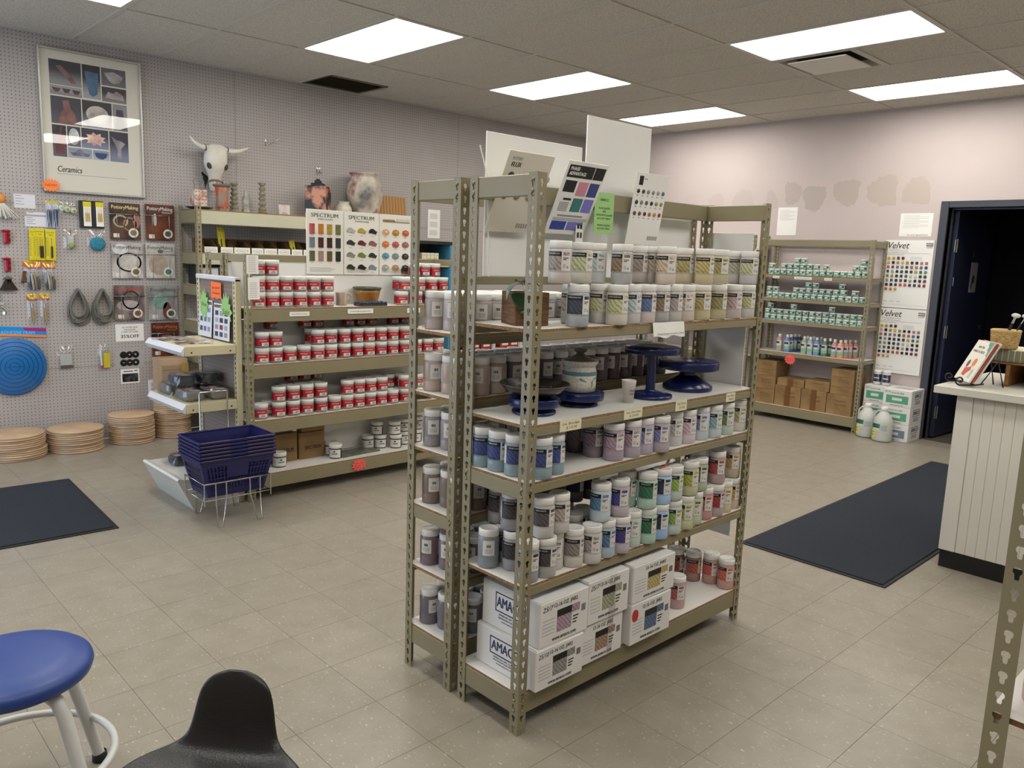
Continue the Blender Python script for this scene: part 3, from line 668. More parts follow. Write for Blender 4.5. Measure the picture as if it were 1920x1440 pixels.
B4 = [
  (1.7431, 2.0776, 0.6466, 0, '7a6a60', '7c6c62', 'brown', 'back', 0),
  (1.8273, 2.0783, 0.6466, 0, '7a6a60', '7c6c62', 'brown', 'back', 0),
  (1.9078, 2.0777, 0.6466, 0, '7a6a60', '7c6c62', 'brown', 'back', 0),
  (1.9843, 2.0776, 0.6466, 0, '8a807a', '807670', 'taupe', 'back', 0),
  (2.0688, 2.0775, 0.6466, 0, '8a807a', '807670', 'taupe', 'back', 0),
  (2.1466, 2.0778, 0.6466, 0, '8a807a', '807670', 'taupe', 'back', 0),
  (2.2275, 2.0778, 0.6466, 0, '8a807a', '807670', 'taupe', 'back', 0),
  (2.311, 2.0773, 0.6466, 0, '7c7674', '76706e', 'grey brown', 'back', 0),
  (2.386, 2.0789, 0.6466, 0, '7c7674', '76706e', 'grey brown', 'back', 0),
  (1.7673, 2.159, 0.6466, 0, '7a6a60', '7c6c62', 'brown', 'back', 1),
  (1.8451, 2.1589, 0.6466, 0, '7a6a60', '7c6c62', 'brown', 'back', 1),
  (1.9286, 2.1574, 0.6466, 0, '7a6a60', '7c6c62', 'brown', 'back', 1),
  (2.008, 2.1587, 0.6466, 0, '8a807a', '807670', 'taupe', 'back', 1),
  (2.088, 2.158, 0.6466, 0, '8a807a', '807670', 'taupe', 'back', 1),
  (2.1662, 2.1577, 0.6466, 0, '8a807a', '807670', 'taupe', 'back', 1),
  (2.2464, 2.1571, 0.6466, 0, '8a807a', '807670', 'taupe', 'back', 1),
  (2.329, 2.1576, 0.6466, 0, '7c7674', '76706e', 'grey brown', 'back', 1),
  (1.7469, 2.2371, 0.6466, 0, '7a6a60', '7c6c62', 'brown', 'back', 2),
  (1.8279, 2.2384, 0.6466, 0, '7a6a60', '7c6c62', 'brown', 'back', 2),
  (1.9085, 2.2388, 0.6466, 0, '7a6a60', '7c6c62', 'brown', 'back', 2),
  (1.9889, 2.2382, 0.6466, 0, '8a807a', '807670', 'taupe', 'back', 2),
  (2.0641, 2.2385, 0.6466, 0, '8a807a', '807670', 'taupe', 'back', 2),
  (2.1455, 2.2376, 0.6466, 0, '8a807a', '807670', 'taupe', 'back', 2),
  (2.229, 2.238, 0.6466, 0, '8a807a', '807670', 'taupe', 'back', 2),
  (2.308, 2.2389, 0.6466, 0, '7c7674', '76706e', 'grey brown', 'back', 2),
  (2.3897, 2.2377, 0.6466, 0, '7c7674', '76706e', 'grey brown', 'back', 2),
]
B5 = [
  (1.7435, 2.0787, 0.4106, 0, '7f6c74', '78666e', 'plum', 'back', 0),
  (1.8254, 2.0786, 0.4106, 0, '7f6c74', '78666e', 'plum', 'back', 0),
  (1.9051, 2.0774, 0.4106, 0, '7f6c74', '78666e', 'plum', 'back', 0),
  (1.9867, 2.0786, 0.4106, 0, '7a6a74', '746870', 'mauve plum', 'back', 0),
  (2.065, 2.0786, 0.4106, 0, '7a6a74', '746870', 'mauve plum', 'back', 0),
  (2.15, 2.0786, 0.4106, 0, '7a6a74', '746870', 'mauve plum', 'back', 0),
  (1.7669, 2.157, 0.4106, 0, '7f6c74', '78666e', 'plum', 'back', 1),
  (1.8463, 2.1587, 0.4106, 0, '7f6c74', '78666e', 'plum', 'back', 1),
  (1.9233, 2.1575, 0.4106, 0, '7f6c74', '78666e', 'plum', 'back', 1),
  (2.0051, 2.1581, 0.4106, 0, '7a6a74', '746870', 'mauve plum', 'back', 1),
  (2.0865, 2.1579, 0.4106, 0, '7a6a74', '746870', 'mauve plum', 'back', 1),
  (2.1692, 2.157, 0.4106, 0, '7a6a74', '746870', 'mauve plum', 'back', 1),
  (1.7423, 2.2373, 0.4106, 0, '7f6c74', '78666e', 'plum', 'back', 2),
  (1.8232, 2.2371, 0.4106, 0, '7f6c74', '78666e', 'plum', 'back', 2),
  (1.9088, 2.2387, 0.4106, 0, '7f6c74', '78666e', 'plum', 'back', 2),
  (1.984, 2.238, 0.4106, 0, '7a6a74', '746870', 'mauve plum', 'back', 2),
  (2.0659, 2.2376, 0.4106, 0, '7a6a74', '746870', 'mauve plum', 'back', 2),
  (2.1466, 2.2383, 0.4106, 0, '7a6a74', '746870', 'mauve plum', 'back', 2),
]
B6 = [
  (1.7455, 2.0777, 0.1766, 0, '7c727c', '726a74', 'grey mauve', 'back', 0),
  (1.8236, 2.0777, 0.1766, 0, '7c727c', '726a74', 'grey mauve', 'back', 0),
  (1.9037, 2.0781, 0.1766, 0, '7c727c', '726a74', 'grey mauve', 'back', 0),
  (1.9878, 2.0778, 0.1766, 0, '76747c', '6c6a74', 'blue grey', 'back', 0),
  (2.0645, 2.0774, 0.1766, 0, '76747c', '6c6a74', 'blue grey', 'back', 0),
  (2.1467, 2.0782, 0.1766, 0, '76747c', '6c6a74', 'blue grey', 'back', 0),
  (1.7667, 2.1578, 0.1766, 0, '7c727c', '726a74', 'grey mauve', 'back', 1),
  (1.8473, 2.1582, 0.1766, 0, '7c727c', '726a74', 'grey mauve', 'back', 1),
  (1.9256, 2.1577, 0.1766, 0, '7c727c', '726a74', 'grey mauve', 'back', 1),
  (2.0065, 2.1584, 0.1766, 0, '76747c', '6c6a74', 'blue grey', 'back', 1),
  (2.0865, 2.1584, 0.1766, 0, '76747c', '6c6a74', 'blue grey', 'back', 1),
  (2.1673, 2.1575, 0.1766, 0, '76747c', '6c6a74', 'blue grey', 'back', 1),
  (1.7452, 2.2384, 0.1766, 0, '7c727c', '726a74', 'grey mauve', 'back', 2),
  (1.8229, 2.2378, 0.1766, 0, '7c727c', '726a74', 'grey mauve', 'back', 2),
  (1.9056, 2.2388, 0.1766, 0, '7c727c', '726a74', 'grey mauve', 'back', 2),
  (1.9891, 2.2377, 0.1766, 0, '76747c', '6c6a74', 'blue grey', 'back', 2),
  (2.0694, 2.2386, 0.1766, 0, '76747c', '6c6a74', 'blue grey', 'back', 2),
  (2.1461, 2.2379, 0.1766, 0, '76747c', '6c6a74', 'blue grey', 'back', 2),
]
C1 = [
  (2.194, 4.545, 1.1906, 0, '9a8f86', 'taupe', -0.195, 0),
  (2.2845, 4.545, 1.1906, 0, '9a8f86', 'taupe', 0.116, 0),
  (2.375, 4.545, 1.1906, 0, '82868c', 'blue grey', 0.048, 0),
  (2.4702, 4.545, 1.1906, 0, 'a59a8c', 'beige', 0.149, 0),
  (2.5687, 4.545, 1.1906, 0, '7a7c82', 'slate grey', 0.107, 0),
  (2.666, 4.545, 1.1906, 0, '8f6d6c', 'plum grey', 0.05, 0),
  (3.253, 4.545, 1.1906, 0, '94807e', 'mauve grey', -0.205, 0),
  (3.3741, 4.545, 1.1906, 0, '8a8580', 'grey', 0.146, 0),
  (3.4939, 4.545, 1.1906, 0, 'a59a8c', 'beige', -0.169, 0),
  (3.605, 4.545, 1.1906, 0, 'b0a698', 'cream', -0.239, 0),
  (3.3023, 4.64, 1.1906, 0, 'a59a8c', 'beige', 0.011, 1),
  (3.4301, 4.64, 1.1906, 0, '8f6d6c', 'plum grey', 0.109, 1),
  (3.5521, 4.64, 1.1906, 0, '9a8f86', 'taupe', -0.234, 1),
  (2.194, 4.545, 1.2871, 1, 'b0a698', 'cream', 0.08, 0),
  (2.2845, 4.545, 1.2871, 1, 'b0a698', 'cream', 0.004, 0),
  (2.375, 4.545, 1.2871, 1, '8f6d6c', 'plum grey', -0.204, 0),
  (2.4702, 4.545, 1.2871, 1, '94807e', 'mauve grey', 0.014, 0),
  (2.5687, 4.545, 1.2871, 1, '8a8580', 'grey', -0.248, 0),
  (2.666, 4.545, 1.2871, 1, 'a59a8c', 'beige', -0.185, 0),
  (3.276, 4.545, 1.2871, 1, '8a8580', 'grey', -0.195, 0),
  (3.3978, 4.545, 1.2871, 1, 'b0a698', 'cream', 0.13, 0),
  (3.5086, 4.545, 1.2871, 1, 'a59a8c', 'beige', 0.053, 0),
  (3.605, 4.545, 1.2871, 1, '8a8580', 'grey', 0.126, 0),
  (3.2883, 4.64, 1.2871, 1, '7a7c82', 'slate grey', -0.02, 1),
  (3.4062, 4.64, 1.2871, 1, '8f6d6c', 'plum grey', 0.072, 1),
  (3.5274, 4.64, 1.2871, 1, '9a8f86', 'taupe', -0.202, 1),
  (2.1944, 4.545, 1.3836, 2, '82868c', 'blue grey', 0.098, 0),
  (2.285, 4.545, 1.3836, 2, '82868c', 'blue grey', -0.23, 0),
  (3.424, 4.64, 1.3836, 2, '82868c', 'blue grey', 0.087, 1),
  (3.605, 4.64, 1.3836, 2, '8f6d6c', 'plum grey', 0.171, 1),
  (3.5145, 4.64, 1.3836, 2, '7a7c82', 'slate grey', -0.222, 1),
]
C2 = [
  (2.2128, 4.545, 0.8506, 0, 'b0a698', 'cream', -0.104, 0),
  (2.3033, 4.545, 0.8506, 0, '7a7c82', 'slate grey', 0.004, 0),
  (2.3961, 4.545, 0.8506, 0, '9a8f86', 'taupe', 0.123, 0),
  (2.4964, 4.545, 0.8506, 0, '8a8580', 'grey', -0.141, 0),
  (2.5957, 4.545, 0.8506, 0, 'b0a698', 'cream', -0.169, 0),
  (2.6898, 4.545, 0.8506, 0, 'b0a698', 'cream', -0.138, 0),
  (2.7903, 4.545, 0.8506, 0, '7a7c82', 'slate grey', 0.027, 0),
  (2.8894, 4.545, 0.8506, 0, '7a7c82', 'slate grey', 0.089, 0),
  (2.9826, 4.545, 0.8506, 0, 'a59a8c', 'beige', -0.073, 0),
  (3.078, 4.545, 0.8506, 0, '82868c', 'blue grey', -0.085, 0),
  (3.1758, 4.545, 0.8506, 0, '9a8f86', 'taupe', -0.072, 0),
  (3.276, 4.545, 0.8506, 0, '7a7c82', 'slate grey', -0.092, 0),
  (3.3788, 4.545, 0.8506, 0, 'a59a8c', 'beige', -0.062, 0),
  (3.4794, 4.545, 0.8506, 0, '94807e', 'mauve grey', -0.213, 0),
  (3.5775, 4.545, 0.8506, 0, 'b0a698', 'cream', -0.025, 0),
  (2.6029, 4.64, 0.8506, 0, '9a8f86', 'taupe', 0.087, 1),
  (2.7057, 4.64, 0.8506, 0, '82868c', 'blue grey', 0.162, 1),
  (2.8073, 4.64, 0.8506, 0, '8a8580', 'grey', -0.017, 1),
  (2.9116, 4.64, 0.8506, 0, 'a59a8c', 'beige', -0.051, 1),
  (3.0144, 4.64, 0.8506, 0, 'a59a8c', 'beige', 0.074, 1),
  (3.1111, 4.64, 0.8506, 0, '82868c', 'blue grey', -0.166, 1),
  (3.2101, 4.64, 0.8506, 0, '9a8f86', 'taupe', -0.13, 1),
  (3.3116, 4.64, 0.8506, 0, '7a7c82', 'slate grey', -0.16, 1),
  (2.2128, 4.545, 0.9471, 1, '82868c', 'blue grey', 0.188, 0),
  (2.3033, 4.545, 0.9471, 1, '8a8580', 'grey', -0.064, 0),
  (2.5957, 4.545, 0.9471, 1, '82868c', 'blue grey', 0.086, 0),
  (2.6898, 4.545, 0.9471, 1, '82868c', 'blue grey', -0.178, 0),
  (2.7903, 4.545, 0.9471, 1, '8a8580', 'grey', 0.061, 0),
  (2.8894, 4.545, 0.9471, 1, '8a8580', 'grey', 0.09, 0),
  (2.9826, 4.545, 0.9471, 1, '94807e', 'mauve grey', 0.053, 0),
  (3.078, 4.545, 0.9471, 1, '8f6d6c', 'plum grey', -0.017, 0),
  (3.1758, 4.545, 0.9471, 1, 'b0a698', 'cream', -0.032, 0),
  (3.276, 4.545, 0.9471, 1, '8a8580', 'grey', 0.039, 0),
  (3.3788, 4.545, 0.9471, 1, '94807e', 'mauve grey', 0.154, 0),
  (3.4794, 4.545, 0.9471, 1, '7a7c82', 'slate grey', -0.183, 0),
  (3.5775, 4.545, 0.9471, 1, '82868c', 'blue grey', -0.207, 0),
  (2.6029, 4.64, 0.9471, 1, 'b0a698', 'cream', 0.014, 1),
  (2.7057, 4.64, 0.9471, 1, '8f6d6c', 'plum grey', -0.108, 1),
  (2.8073, 4.64, 0.9471, 1, '9a8f86', 'taupe', -0.145, 1),
  (2.9116, 4.64, 0.9471, 1, '94807e', 'mauve grey', 0.061, 1),
  (3.0144, 4.64, 0.9471, 1, '94807e', 'mauve grey', 0.179, 1),
  (3.1111, 4.64, 0.9471, 1, '8f6d6c', 'plum grey', -0.117, 1),
  (3.2101, 4.64, 0.9471, 1, 'b0a698', 'cream', 0.067, 1),
  (3.3116, 4.64, 0.9471, 1, '8a8580', 'grey', -0.064, 1),
  (2.3439, 4.69, 1.0436, 2, '7a7c82', 'slate grey', 0.134, 1),
  (2.5851, 4.69, 1.0436, 2, '82868c', 'blue grey', 0.013, 1),
  (2.6763, 4.69, 1.0436, 2, '94807e', 'mauve grey', -0.13, 1),
  (2.9124, 4.69, 1.0436, 2, '82868c', 'blue grey', -0.152, 1),
  (3.0029, 4.69, 1.0436, 2, '8a8580', 'grey', -0.24, 1),
  (3.0934, 4.69, 1.0436, 2, 'b0a698', 'cream', -0.034, 1),
  (3.2786, 4.69, 1.0436, 2, '82868c', 'blue grey', -0.078, 1),
  (3.3694, 4.69, 1.0436, 2, '8a8580', 'grey', -0.172, 1),
]
C3 = [
  (2.2001, 4.545, 0.5056, 0, '94807e', 'mauve grey', -0.088, 0),
  (2.32, 4.545, 0.5056, 0, '8a8580', 'grey', -0.105, 0),
  (2.4182, 4.545, 0.5056, 0, '7a7c82', 'slate grey', 0.098, 0),
  (2.5153, 4.545, 0.5056, 0, '9a8f86', 'taupe', -0.185, 0),
  (2.6151, 4.545, 0.5056, 0, '82868c', 'blue grey', 0.196, 0),
  (2.7177, 4.545, 0.5056, 0, 'a59a8c', 'beige', -0.034, 0),
  (2.8124, 4.545, 0.5056, 0, 'a59a8c', 'beige', 0.02, 0),
  (2.9029, 4.545, 0.5056, 0, '94807e', 'mauve grey', -0.039, 0),
  (2.9934, 4.545, 0.5056, 0, '7a7c82', 'slate grey', 0.126, 0),
  (3.0839, 4.545, 0.5056, 0, '8a8580', 'grey', 0.12, 0),
  (3.1803, 4.545, 0.5056, 0, '94807e', 'mauve grey', 0.001, 0),
  (3.2852, 4.545, 0.5056, 0, '9a8f86', 'taupe', -0.033, 0),
  (3.3835, 4.545, 0.5056, 0, 'b0a698', 'cream', 0.074, 0),
  (3.4794, 4.545, 0.5056, 0, '94807e', 'mauve grey', 0.135, 0),
  (2.2996, 4.64, 0.5056, 0, '8f6d6c', 'plum grey', -0.141, 1),
  (2.4164, 4.64, 0.5056, 0, '8f6d6c', 'plum grey', -0.165, 1),
  (2.518, 4.64, 0.5056, 0, '82868c', 'blue grey', -0.134, 1),
  (2.6185, 4.64, 0.5056, 0, 'a59a8c', 'beige', -0.166, 1),
  (2.92, 4.64, 0.5056, 0, '7a7c82', 'slate grey', 0.067, 1),
  (3.0144, 4.64, 0.5056, 0, 'a59a8c', 'beige', 0.136, 1),
  (3.1066, 4.64, 0.5056, 0, '94807e', 'mauve grey', 0.155, 1),
  (3.2016, 4.64, 0.5056, 0, '8f6d6c', 'plum grey', -0.135, 1),
  (3.2923, 4.64, 0.5056, 0, '94807e', 'mauve grey', 0.139, 1),
  (2.32, 4.545, 0.6021, 1, '9a8f86', 'taupe', -0.07, 0),
  (2.4182, 4.545, 0.6021, 1, '8a8580', 'grey', 0.08, 0),
  (2.5153, 4.545, 0.6021, 1, 'b0a698', 'cream', 0.182, 0),
  (2.6151, 4.545, 0.6021, 1, '8f6d6c', 'plum grey', -0.04, 0),
  (2.8149, 4.545, 0.6021, 1, '94807e', 'mauve grey', -0.147, 0),
  (2.9056, 4.545, 0.6021, 1, '8f6d6c', 'plum grey', -0.144, 0),
  (2.9961, 4.545, 0.6021, 1, 'a59a8c', 'beige', 0.073, 0),
  (3.0868, 4.545, 0.6021, 1, '94807e', 'mauve grey', 0.054, 0),
  (3.2806, 4.545, 0.6021, 1, 'a59a8c', 'beige', 0.181, 0),
  (3.393, 4.545, 0.6021, 1, 'a59a8c', 'beige', 0.134, 0),
  (2.4164, 4.64, 0.6021, 1, 'a59a8c', 'beige', -0.109, 1),
  (2.518, 4.64, 0.6021, 1, '8f6d6c', 'plum grey', -0.06, 1),
  (2.6185, 4.64, 0.6021, 1, '94807e', 'mauve grey', 0.078, 1),
  (2.92, 4.64, 0.6021, 1, '8a8580', 'grey', -0.211, 1),
  (3.0144, 4.64, 0.6021, 1, '94807e', 'mauve grey', -0.208, 1),
  (3.1066, 4.64, 0.6021, 1, '7a7c82', 'slate grey', 0.125, 1),
  (3.2128, 4.64, 0.6021, 1, '94807e', 'mauve grey', -0.119, 1),
  (3.3039, 4.64, 0.6021, 1, '7a7c82', 'slate grey', -0.09, 1),
  (2.4854, 4.69, 0.6986, 2, 'a59a8c', 'beige', 0.011, 1),
  (2.5796, 4.69, 0.6986, 2, 'b0a698', 'cream', 0.054, 1),
  (2.6702, 4.69, 0.6986, 2, '8a8580', 'grey', -0.247, 1),
]
C4 = [
  (2.3475, 4.6, 0.1656, 0),
  (2.245, 4.655, 0.1656, 0),
  (2.747, 4.582, 0.1656, 0),
  (2.768, 4.676, 0.1656, 0),
  (3.07, 4.685, 0.1656, 0),
  (3.155, 4.65, 0.1656, 0),
  (3.245, 4.59, 0.1656, 0),
  (3.355, 4.645, 0.1656, 0),
  (3.475, 4.655, 0.1656, 0),
  (3.135, 4.665, 0.2621, 1),
  (3.24, 4.6, 0.2621, 1),
  (3.352, 4.645, 0.2621, 1),
  (3.478, 4.652, 0.2621, 1),
]
E1 = [
  (7.505, 4.1, 1.4626, 0, 0),
  (7.505, 4.032, 1.4626, 0, 0),
  (7.505, 3.964, 1.4626, 0, 0),
  (7.505, 3.896, 1.4626, 0, 0),
  (7.505, 3.828, 1.4626, 0, 0),
  (7.505, 3.76, 1.4626, 0, 0),
  (7.505, 3.692, 1.4626, 0, 0),
  (7.505, 3.624, 1.4626, 0, 0),
  (7.505, 3.556, 1.4626, 0, 0),
  (7.505, 3.488, 1.4626, 0, 0),
  (7.505, 3.42, 1.4626, 0, 0),
  (7.505, 3.352, 1.4626, 0, 0),
  (7.505, 3.284, 1.4626, 0, 0),
  (7.505, 3.216, 1.4626, 0, 0),
  (7.505, 3.148, 1.4626, 0, 0),
  (7.505, 4.1, 1.5191, 1, 0),
  (7.505, 3.9678, 1.5191, 1, 0),
  (7.505, 3.8985, 1.5191, 1, 0),
  (7.505, 3.8305, 1.5191, 1, 0),
  (7.505, 3.7625, 1.5191, 1, 0),
  (7.505, 3.6945, 1.5191, 1, 0),
  (7.505, 3.6265, 1.5191, 1, 0),
  (7.505, 3.5295, 1.5191, 1, 0),
  (7.505, 3.2405, 1.5191, 1, 0),
  (7.505, 3.1725, 1.5191, 1, 0),
  (7.505, 3.8247, 1.5756, 2, 0),
  (7.505, 3.7567, 1.5756, 2, 0),
  (7.505, 3.1706, 1.5756, 2, 0),
]
E2 = [
  (7.505, 4.1, 1.2286, 0, 0),
  (7.505, 4.032, 1.2286, 0, 0),
  (7.505, 3.964, 1.2286, 0, 0),
  (7.505, 3.896, 1.2286, 0, 0),
  (7.505, 3.828, 1.2286, 0, 0),
  (7.505, 3.76, 1.2286, 0, 0),
  (7.505, 3.692, 1.2286, 0, 0),
  (7.505, 3.624, 1.2286, 0, 0),
  (7.505, 3.556, 1.2286, 0, 0),
  (7.505, 3.488, 1.2286, 0, 0),
  (7.505, 3.42, 1.2286, 0, 0),
  (7.505, 3.352, 1.2286, 0, 0),
  (7.505, 3.284, 1.2286, 0, 0),
  (7.505, 3.216, 1.2286, 0, 0),
  (7.505, 3.148, 1.2286, 0, 0),
  (7.505, 4.1, 1.2851, 1, 0),
  (7.505, 4.032, 1.2851, 1, 0),
  (7.505, 3.8143, 1.2851, 1, 0),
  (7.505, 3.7463, 1.2851, 1, 0),
  (7.505, 3.6783, 1.2851, 1, 0),
  (7.505, 3.6103, 1.2851, 1, 0),
  (7.505, 3.5423, 1.2851, 1, 0),
  (7.505, 3.4743, 1.2851, 1, 0),
  (7.505, 3.4063, 1.2851, 1, 0),
  (7.505, 3.3383, 1.2851, 1, 0),
  (7.505, 3.2264, 1.2851, 1, 0),
  (7.505, 3.6904, 1.3416, 2, 0),
  (7.505, 3.6174, 1.3416, 2, 0),
  (7.505, 3.3542, 1.3416, 2, 0),
]
E3 = [
  (7.505, 4.1, 1.0066, 0, 0),
  (7.505, 4.032, 1.0066, 0, 0),
  (7.505, 3.964, 1.0066, 0, 0),
  (7.505, 3.896, 1.0066, 0, 0),
  (7.505, 3.828, 1.0066, 0, 0),
  (7.505, 3.76, 1.0066, 0, 0),
  (7.505, 3.692, 1.0066, 0, 0),
  (7.505, 3.624, 1.0066, 0, 0),
  (7.505, 3.556, 1.0066, 0, 0),
  (7.505, 3.488, 1.0066, 0, 0),
  (7.505, 3.42, 1.0066, 0, 0),
  (7.505, 3.352, 1.0066, 0, 0),
  (7.505, 3.284, 1.0066, 0, 0),
  (7.505, 3.216, 1.0066, 0, 0),
  (7.505, 3.148, 1.0066, 0, 0),
  (7.505, 4.1, 1.0631, 1, 0),
  (7.505, 4.032, 1.0631, 1, 0),
  (7.505, 3.964, 1.0631, 1, 0),
  (7.505, 3.896, 1.0631, 1, 0),
  (7.505, 3.828, 1.0631, 1, 0),
  (7.505, 3.76, 1.0631, 1, 0),
  (7.505, 3.692, 1.0631, 1, 0),
  (7.505, 3.624, 1.0631, 1, 0),
  (7.505, 3.556, 1.0631, 1, 0),
  (7.505, 3.488, 1.0631, 1, 0),
  (7.505, 3.42, 1.0631, 1, 0),
  (7.505, 3.352, 1.0631, 1, 0),
  (7.505, 3.284, 1.0631, 1, 0),
  (7.505, 3.216, 1.0631, 1, 0),
  (7.505, 3.148, 1.0631, 1, 0),
  (7.505, 4.0763, 1.1196, 2, 0),
  (7.505, 3.8247, 1.1196, 2, 0),
  (7.505, 3.4314, 1.1196, 2, 0),
]
E4 = [
  (7.51, 3.9491, 'b58a8c', 'dusty pink'),
  (7.51, 3.8659, '5c7ab8', 'blue'),
  (7.5752, 3.8605, '4a64a0', 'blue'),
  (7.6371, 3.8517, '45598f', 'dark blue'),
  (7.6977, 3.8362, '3c4c80', 'dark blue'),
  (7.51, 3.6842, '9aa878', 'pale green'),
  (7.51, 3.6217, '8fa6c4', 'pale blue'),
  (7.51, 3.5558, '5f86c0', 'sky blue'),
  (7.51, 3.4763, '4f7a58', 'green'),
  (7.57, 3.4513, '44684c', 'dark green'),
  (7.5101, 3.3762, 'c47a7a', 'coral red'),
  (7.5013, 3.3143, 'e08a6a', 'orange'),
  (7.5608, 3.2953, 'd88a70', 'salmon'),
  (7.6214, 3.2799, 'd8806a', 'salmon'),
  (7.6764, 3.2503, 'd07868', 'coral'),
  (7.6, 3.6923, '8aa09a', 'grey green'),
  (7.6, 3.6298, '7c96b8', 'grey blue'),
  (7.62, 3.5647, '6a8aa8', 'grey blue'),
]

# ================================================================== STEEL RACKS
KH = [(-.0042, .010), (-.003, .0065), (.003, .0065), (.0042, .010), (.0042, .0165), (.0074, .020), (.0074, .0258), (.004, .0295), (-.004, .0295), (-.0074, .0258), (-.0074, .020), (-.0042, .0165)]
FW = .038; PP = .038
KO = [(-FW/2, .012), (-FW/2, 0), (FW/2, 0), (FW/2, .012), (FW/2, .018), (FW/2, .022), (FW/2, .027), (FW/2, PP), (-FW/2, PP), (-FW/2, .027), (-FW/2, .022), (-FW/2, .018)]
POSTS = {}
def post_mesh(H, mat=TAN):
    key = (round(H, 3), mat.name)
    if key in POSTS: return POSTS[key]
    g = G(); n = int(H/PP); t = .0022
    for fl_ in (0, 1):
        def tr(u, w, z):          # u across the flange, w through its thickness
            return (u+FW/2, w, z) if fl_ == 0 else (w, u+FW/2, z)
        for k in range(n):
            z0 = k*PP
            V = [tr(u, 0, z0+z) for u, z in KH]+[tr(u, 0, z0+z) for u, z in KO]+[tr(u, t, z0+z) for u, z in KH]+[tr(u, t, z0+z) for u, z in KO]
            F = []
            for i in range(12):
                j = (i+1) % 12
                a = [(12+i, 12+j, j, i), (24+i, 24+j, 36+j, 36+i), (i, j, 24+j, 24+i)]
                F += a if fl_ == 0 else [q[::-1] for q in a]
            g.add(V, F)
        zt = n*PP
        if fl_ == 0: g.box(0, FW, 0, t, zt, H); g.box(FW-.0001, FW, 0, t, 0, H)
        else: g.box(0, t, 0, FW, zt, H); g.box(0, t, FW-.0001, FW, 0, H)
    POSTS[key] = g.mesh('post', mat); return POSTS[key]
def rivets(g, x, y, z0, h, ax, s):
    """rivet heads standing out of the post's keyholes"""
    for z in ([z0+h*.5] if h < .045 else [z0+h*.25, z0+h*.75]):
        c = (x, y-s*.001, z) if ax == 'y' else (x-s*.001, y, z)
        r = (.0052, .003, .0052) if ax == 'y' else (.003, .0052, .0052)
        g.ell(c, r, 8, 5)
BT = .011
def rack(name, label, x0, x1, y0, y1, H, levels, top=(0, 0, 0), mat=TAN, bmat=None, cat='shelving unit', toph=.065, edge=CHIP):
    """levels: (z of board top, long beam height, end beam height or 0); top = (front, back, ends) beams present"""
    bmat = bmat or mat; t = thing(name, label, cat, ((x0+x1)/2, (y0+y1)/2, 0)); ox, oy = (x0+x1)/2, (y0+y1)/2; a = (x1-x0)/2; b = (y1-y0)/2
    pm = post_mesh(H, mat)
    for q, (sx, sy, rz) in enumerate([(-1, -1, 0), (1, -1, PI/2), (1, 1, PI), (-1, 1, -PI/2)]): obj('post', pm, t, (sx*a, sy*b, 0), rz)
    def long(z1, h, s):
        g = G(); ya = s*(b-.003); yb = s*(b-.017)
        g.cbox(-a+.003, a-.003, min(ya, yb), max(ya, yb), z1-h, z1, .0025)
        for sx in (-1, 1): rivets(g, sx*(a-.019), s*b, z1-h, h, 'y', -s)
        obj('beam', g.mesh('beam', bmat), t)
    def end(z1, h, s):
        g = G(); xa = s*(a-.003); xb = s*(a-.017)
        g.cbox(min(xa, xb), max(xa, xb), -b+.003, b-.003, z1-h, z1, .0025)
        for sy in (-1, 1): rivets(g, s*a, sy*(b-.019), z1-h, h, 'x', -s)
        obj('end_beam', g.mesh('end_beam', mat), t)
    for z, fb, sb in levels:
        obj('shelf_board', G().box(-a+.004, a-.004, -b+.004, b-.004, z-BT, z, 1, 0, 0).mesh('shelf_board', [WHITE, edge]), t)
        if fb:
            for s in (-1, 1): long(z-BT*.75, fb, s)
        if sb:
            for s in (-1, 1): end(z-BT*.75, sb, s)
    if top[0]: long(H-.004, toph, -1)
    if top[1]: long(H-.004, toph, 1)
    if top[2]:
        for s in (-1, 1): end(H-.004, toph, s)
    return t
A = rack('steel_rack', 'tan steel rack in the middle of the shop, its near half with banding wheels', 1.68, 3.03, 1.68, 1.985, 1.797,
     [(1.334, .028, 0), (1.036, .03, 0), (.853, .03, .05), (.512, .03, 0), (.147, .072, .072)], (0, 1, 1))
B = rack('steel_rack', 'narrow tan steel rack backed against the middle rack, jars turned backwards', 1.68, 3.03, 2.03, 2.30, 1.797,
     [(1.285, .03, 0), (1.063, .03, 0), (.86, .03, 0), (.646, .03, .045), (.41, .03, 0), (.176, .07, .07)], (0, 1, 1))
g = G().cbox(-.672, .672, -.132, -.118, 1.452, 1.480, .002); obj('beam', g.mesh('beam', TAN), B)
CU = rack('steel_rack', 'tan steel rack holding red-labelled glaze jars', 2.09, 3.70, 4.48, 4.765, 1.512,
     [(1.19, .075, 0), (.85, .078, 0), (.505, .075, 0), (.165, .085, 0)], (0, 1, 1), toph=.045)
obj('back_panel', G().box(-.80, .80, .125, .131, 1.195, 1.455).mesh('back_panel', FOAM), CU)
obj('back_panel', G().box(-.80, .80, .125, .131, .52, .77).mesh('back_panel', FOAM), CU)
obj('back_panel', G().box(-.80, .80, .125, .131, .86, 1.10).mesh('back_panel', FOAM), CU)
obj('back_panel', G().box(-.3, .80, .125, .131, .17, .42).mesh('back_panel', FOAM), CU)
CB = rack('steel_rack', 'tan steel rack standing back to back behind the red-labelled jars', 2.09, 3.70, 4.80, 5.06, 1.512,
     [(1.19, .04, 0), (.85, .04, 0), (.505, .04, 0), (.165, .07, 0)], (0, 1, 1), toph=.045)
DU = rack('steel_rack', 'pale tan steel rack against the pegboard wall with pottery on top', 2.555, 4.52, 6.33, 6.69, 1.862,
     [(1.834, .105, .10), (1.495, .085, .085), (1.235, .075, .075), (.945, .09, .09), (.69, .08, .08), (.30, .08, .08)], (0, 0, 0), TAN, TANL)
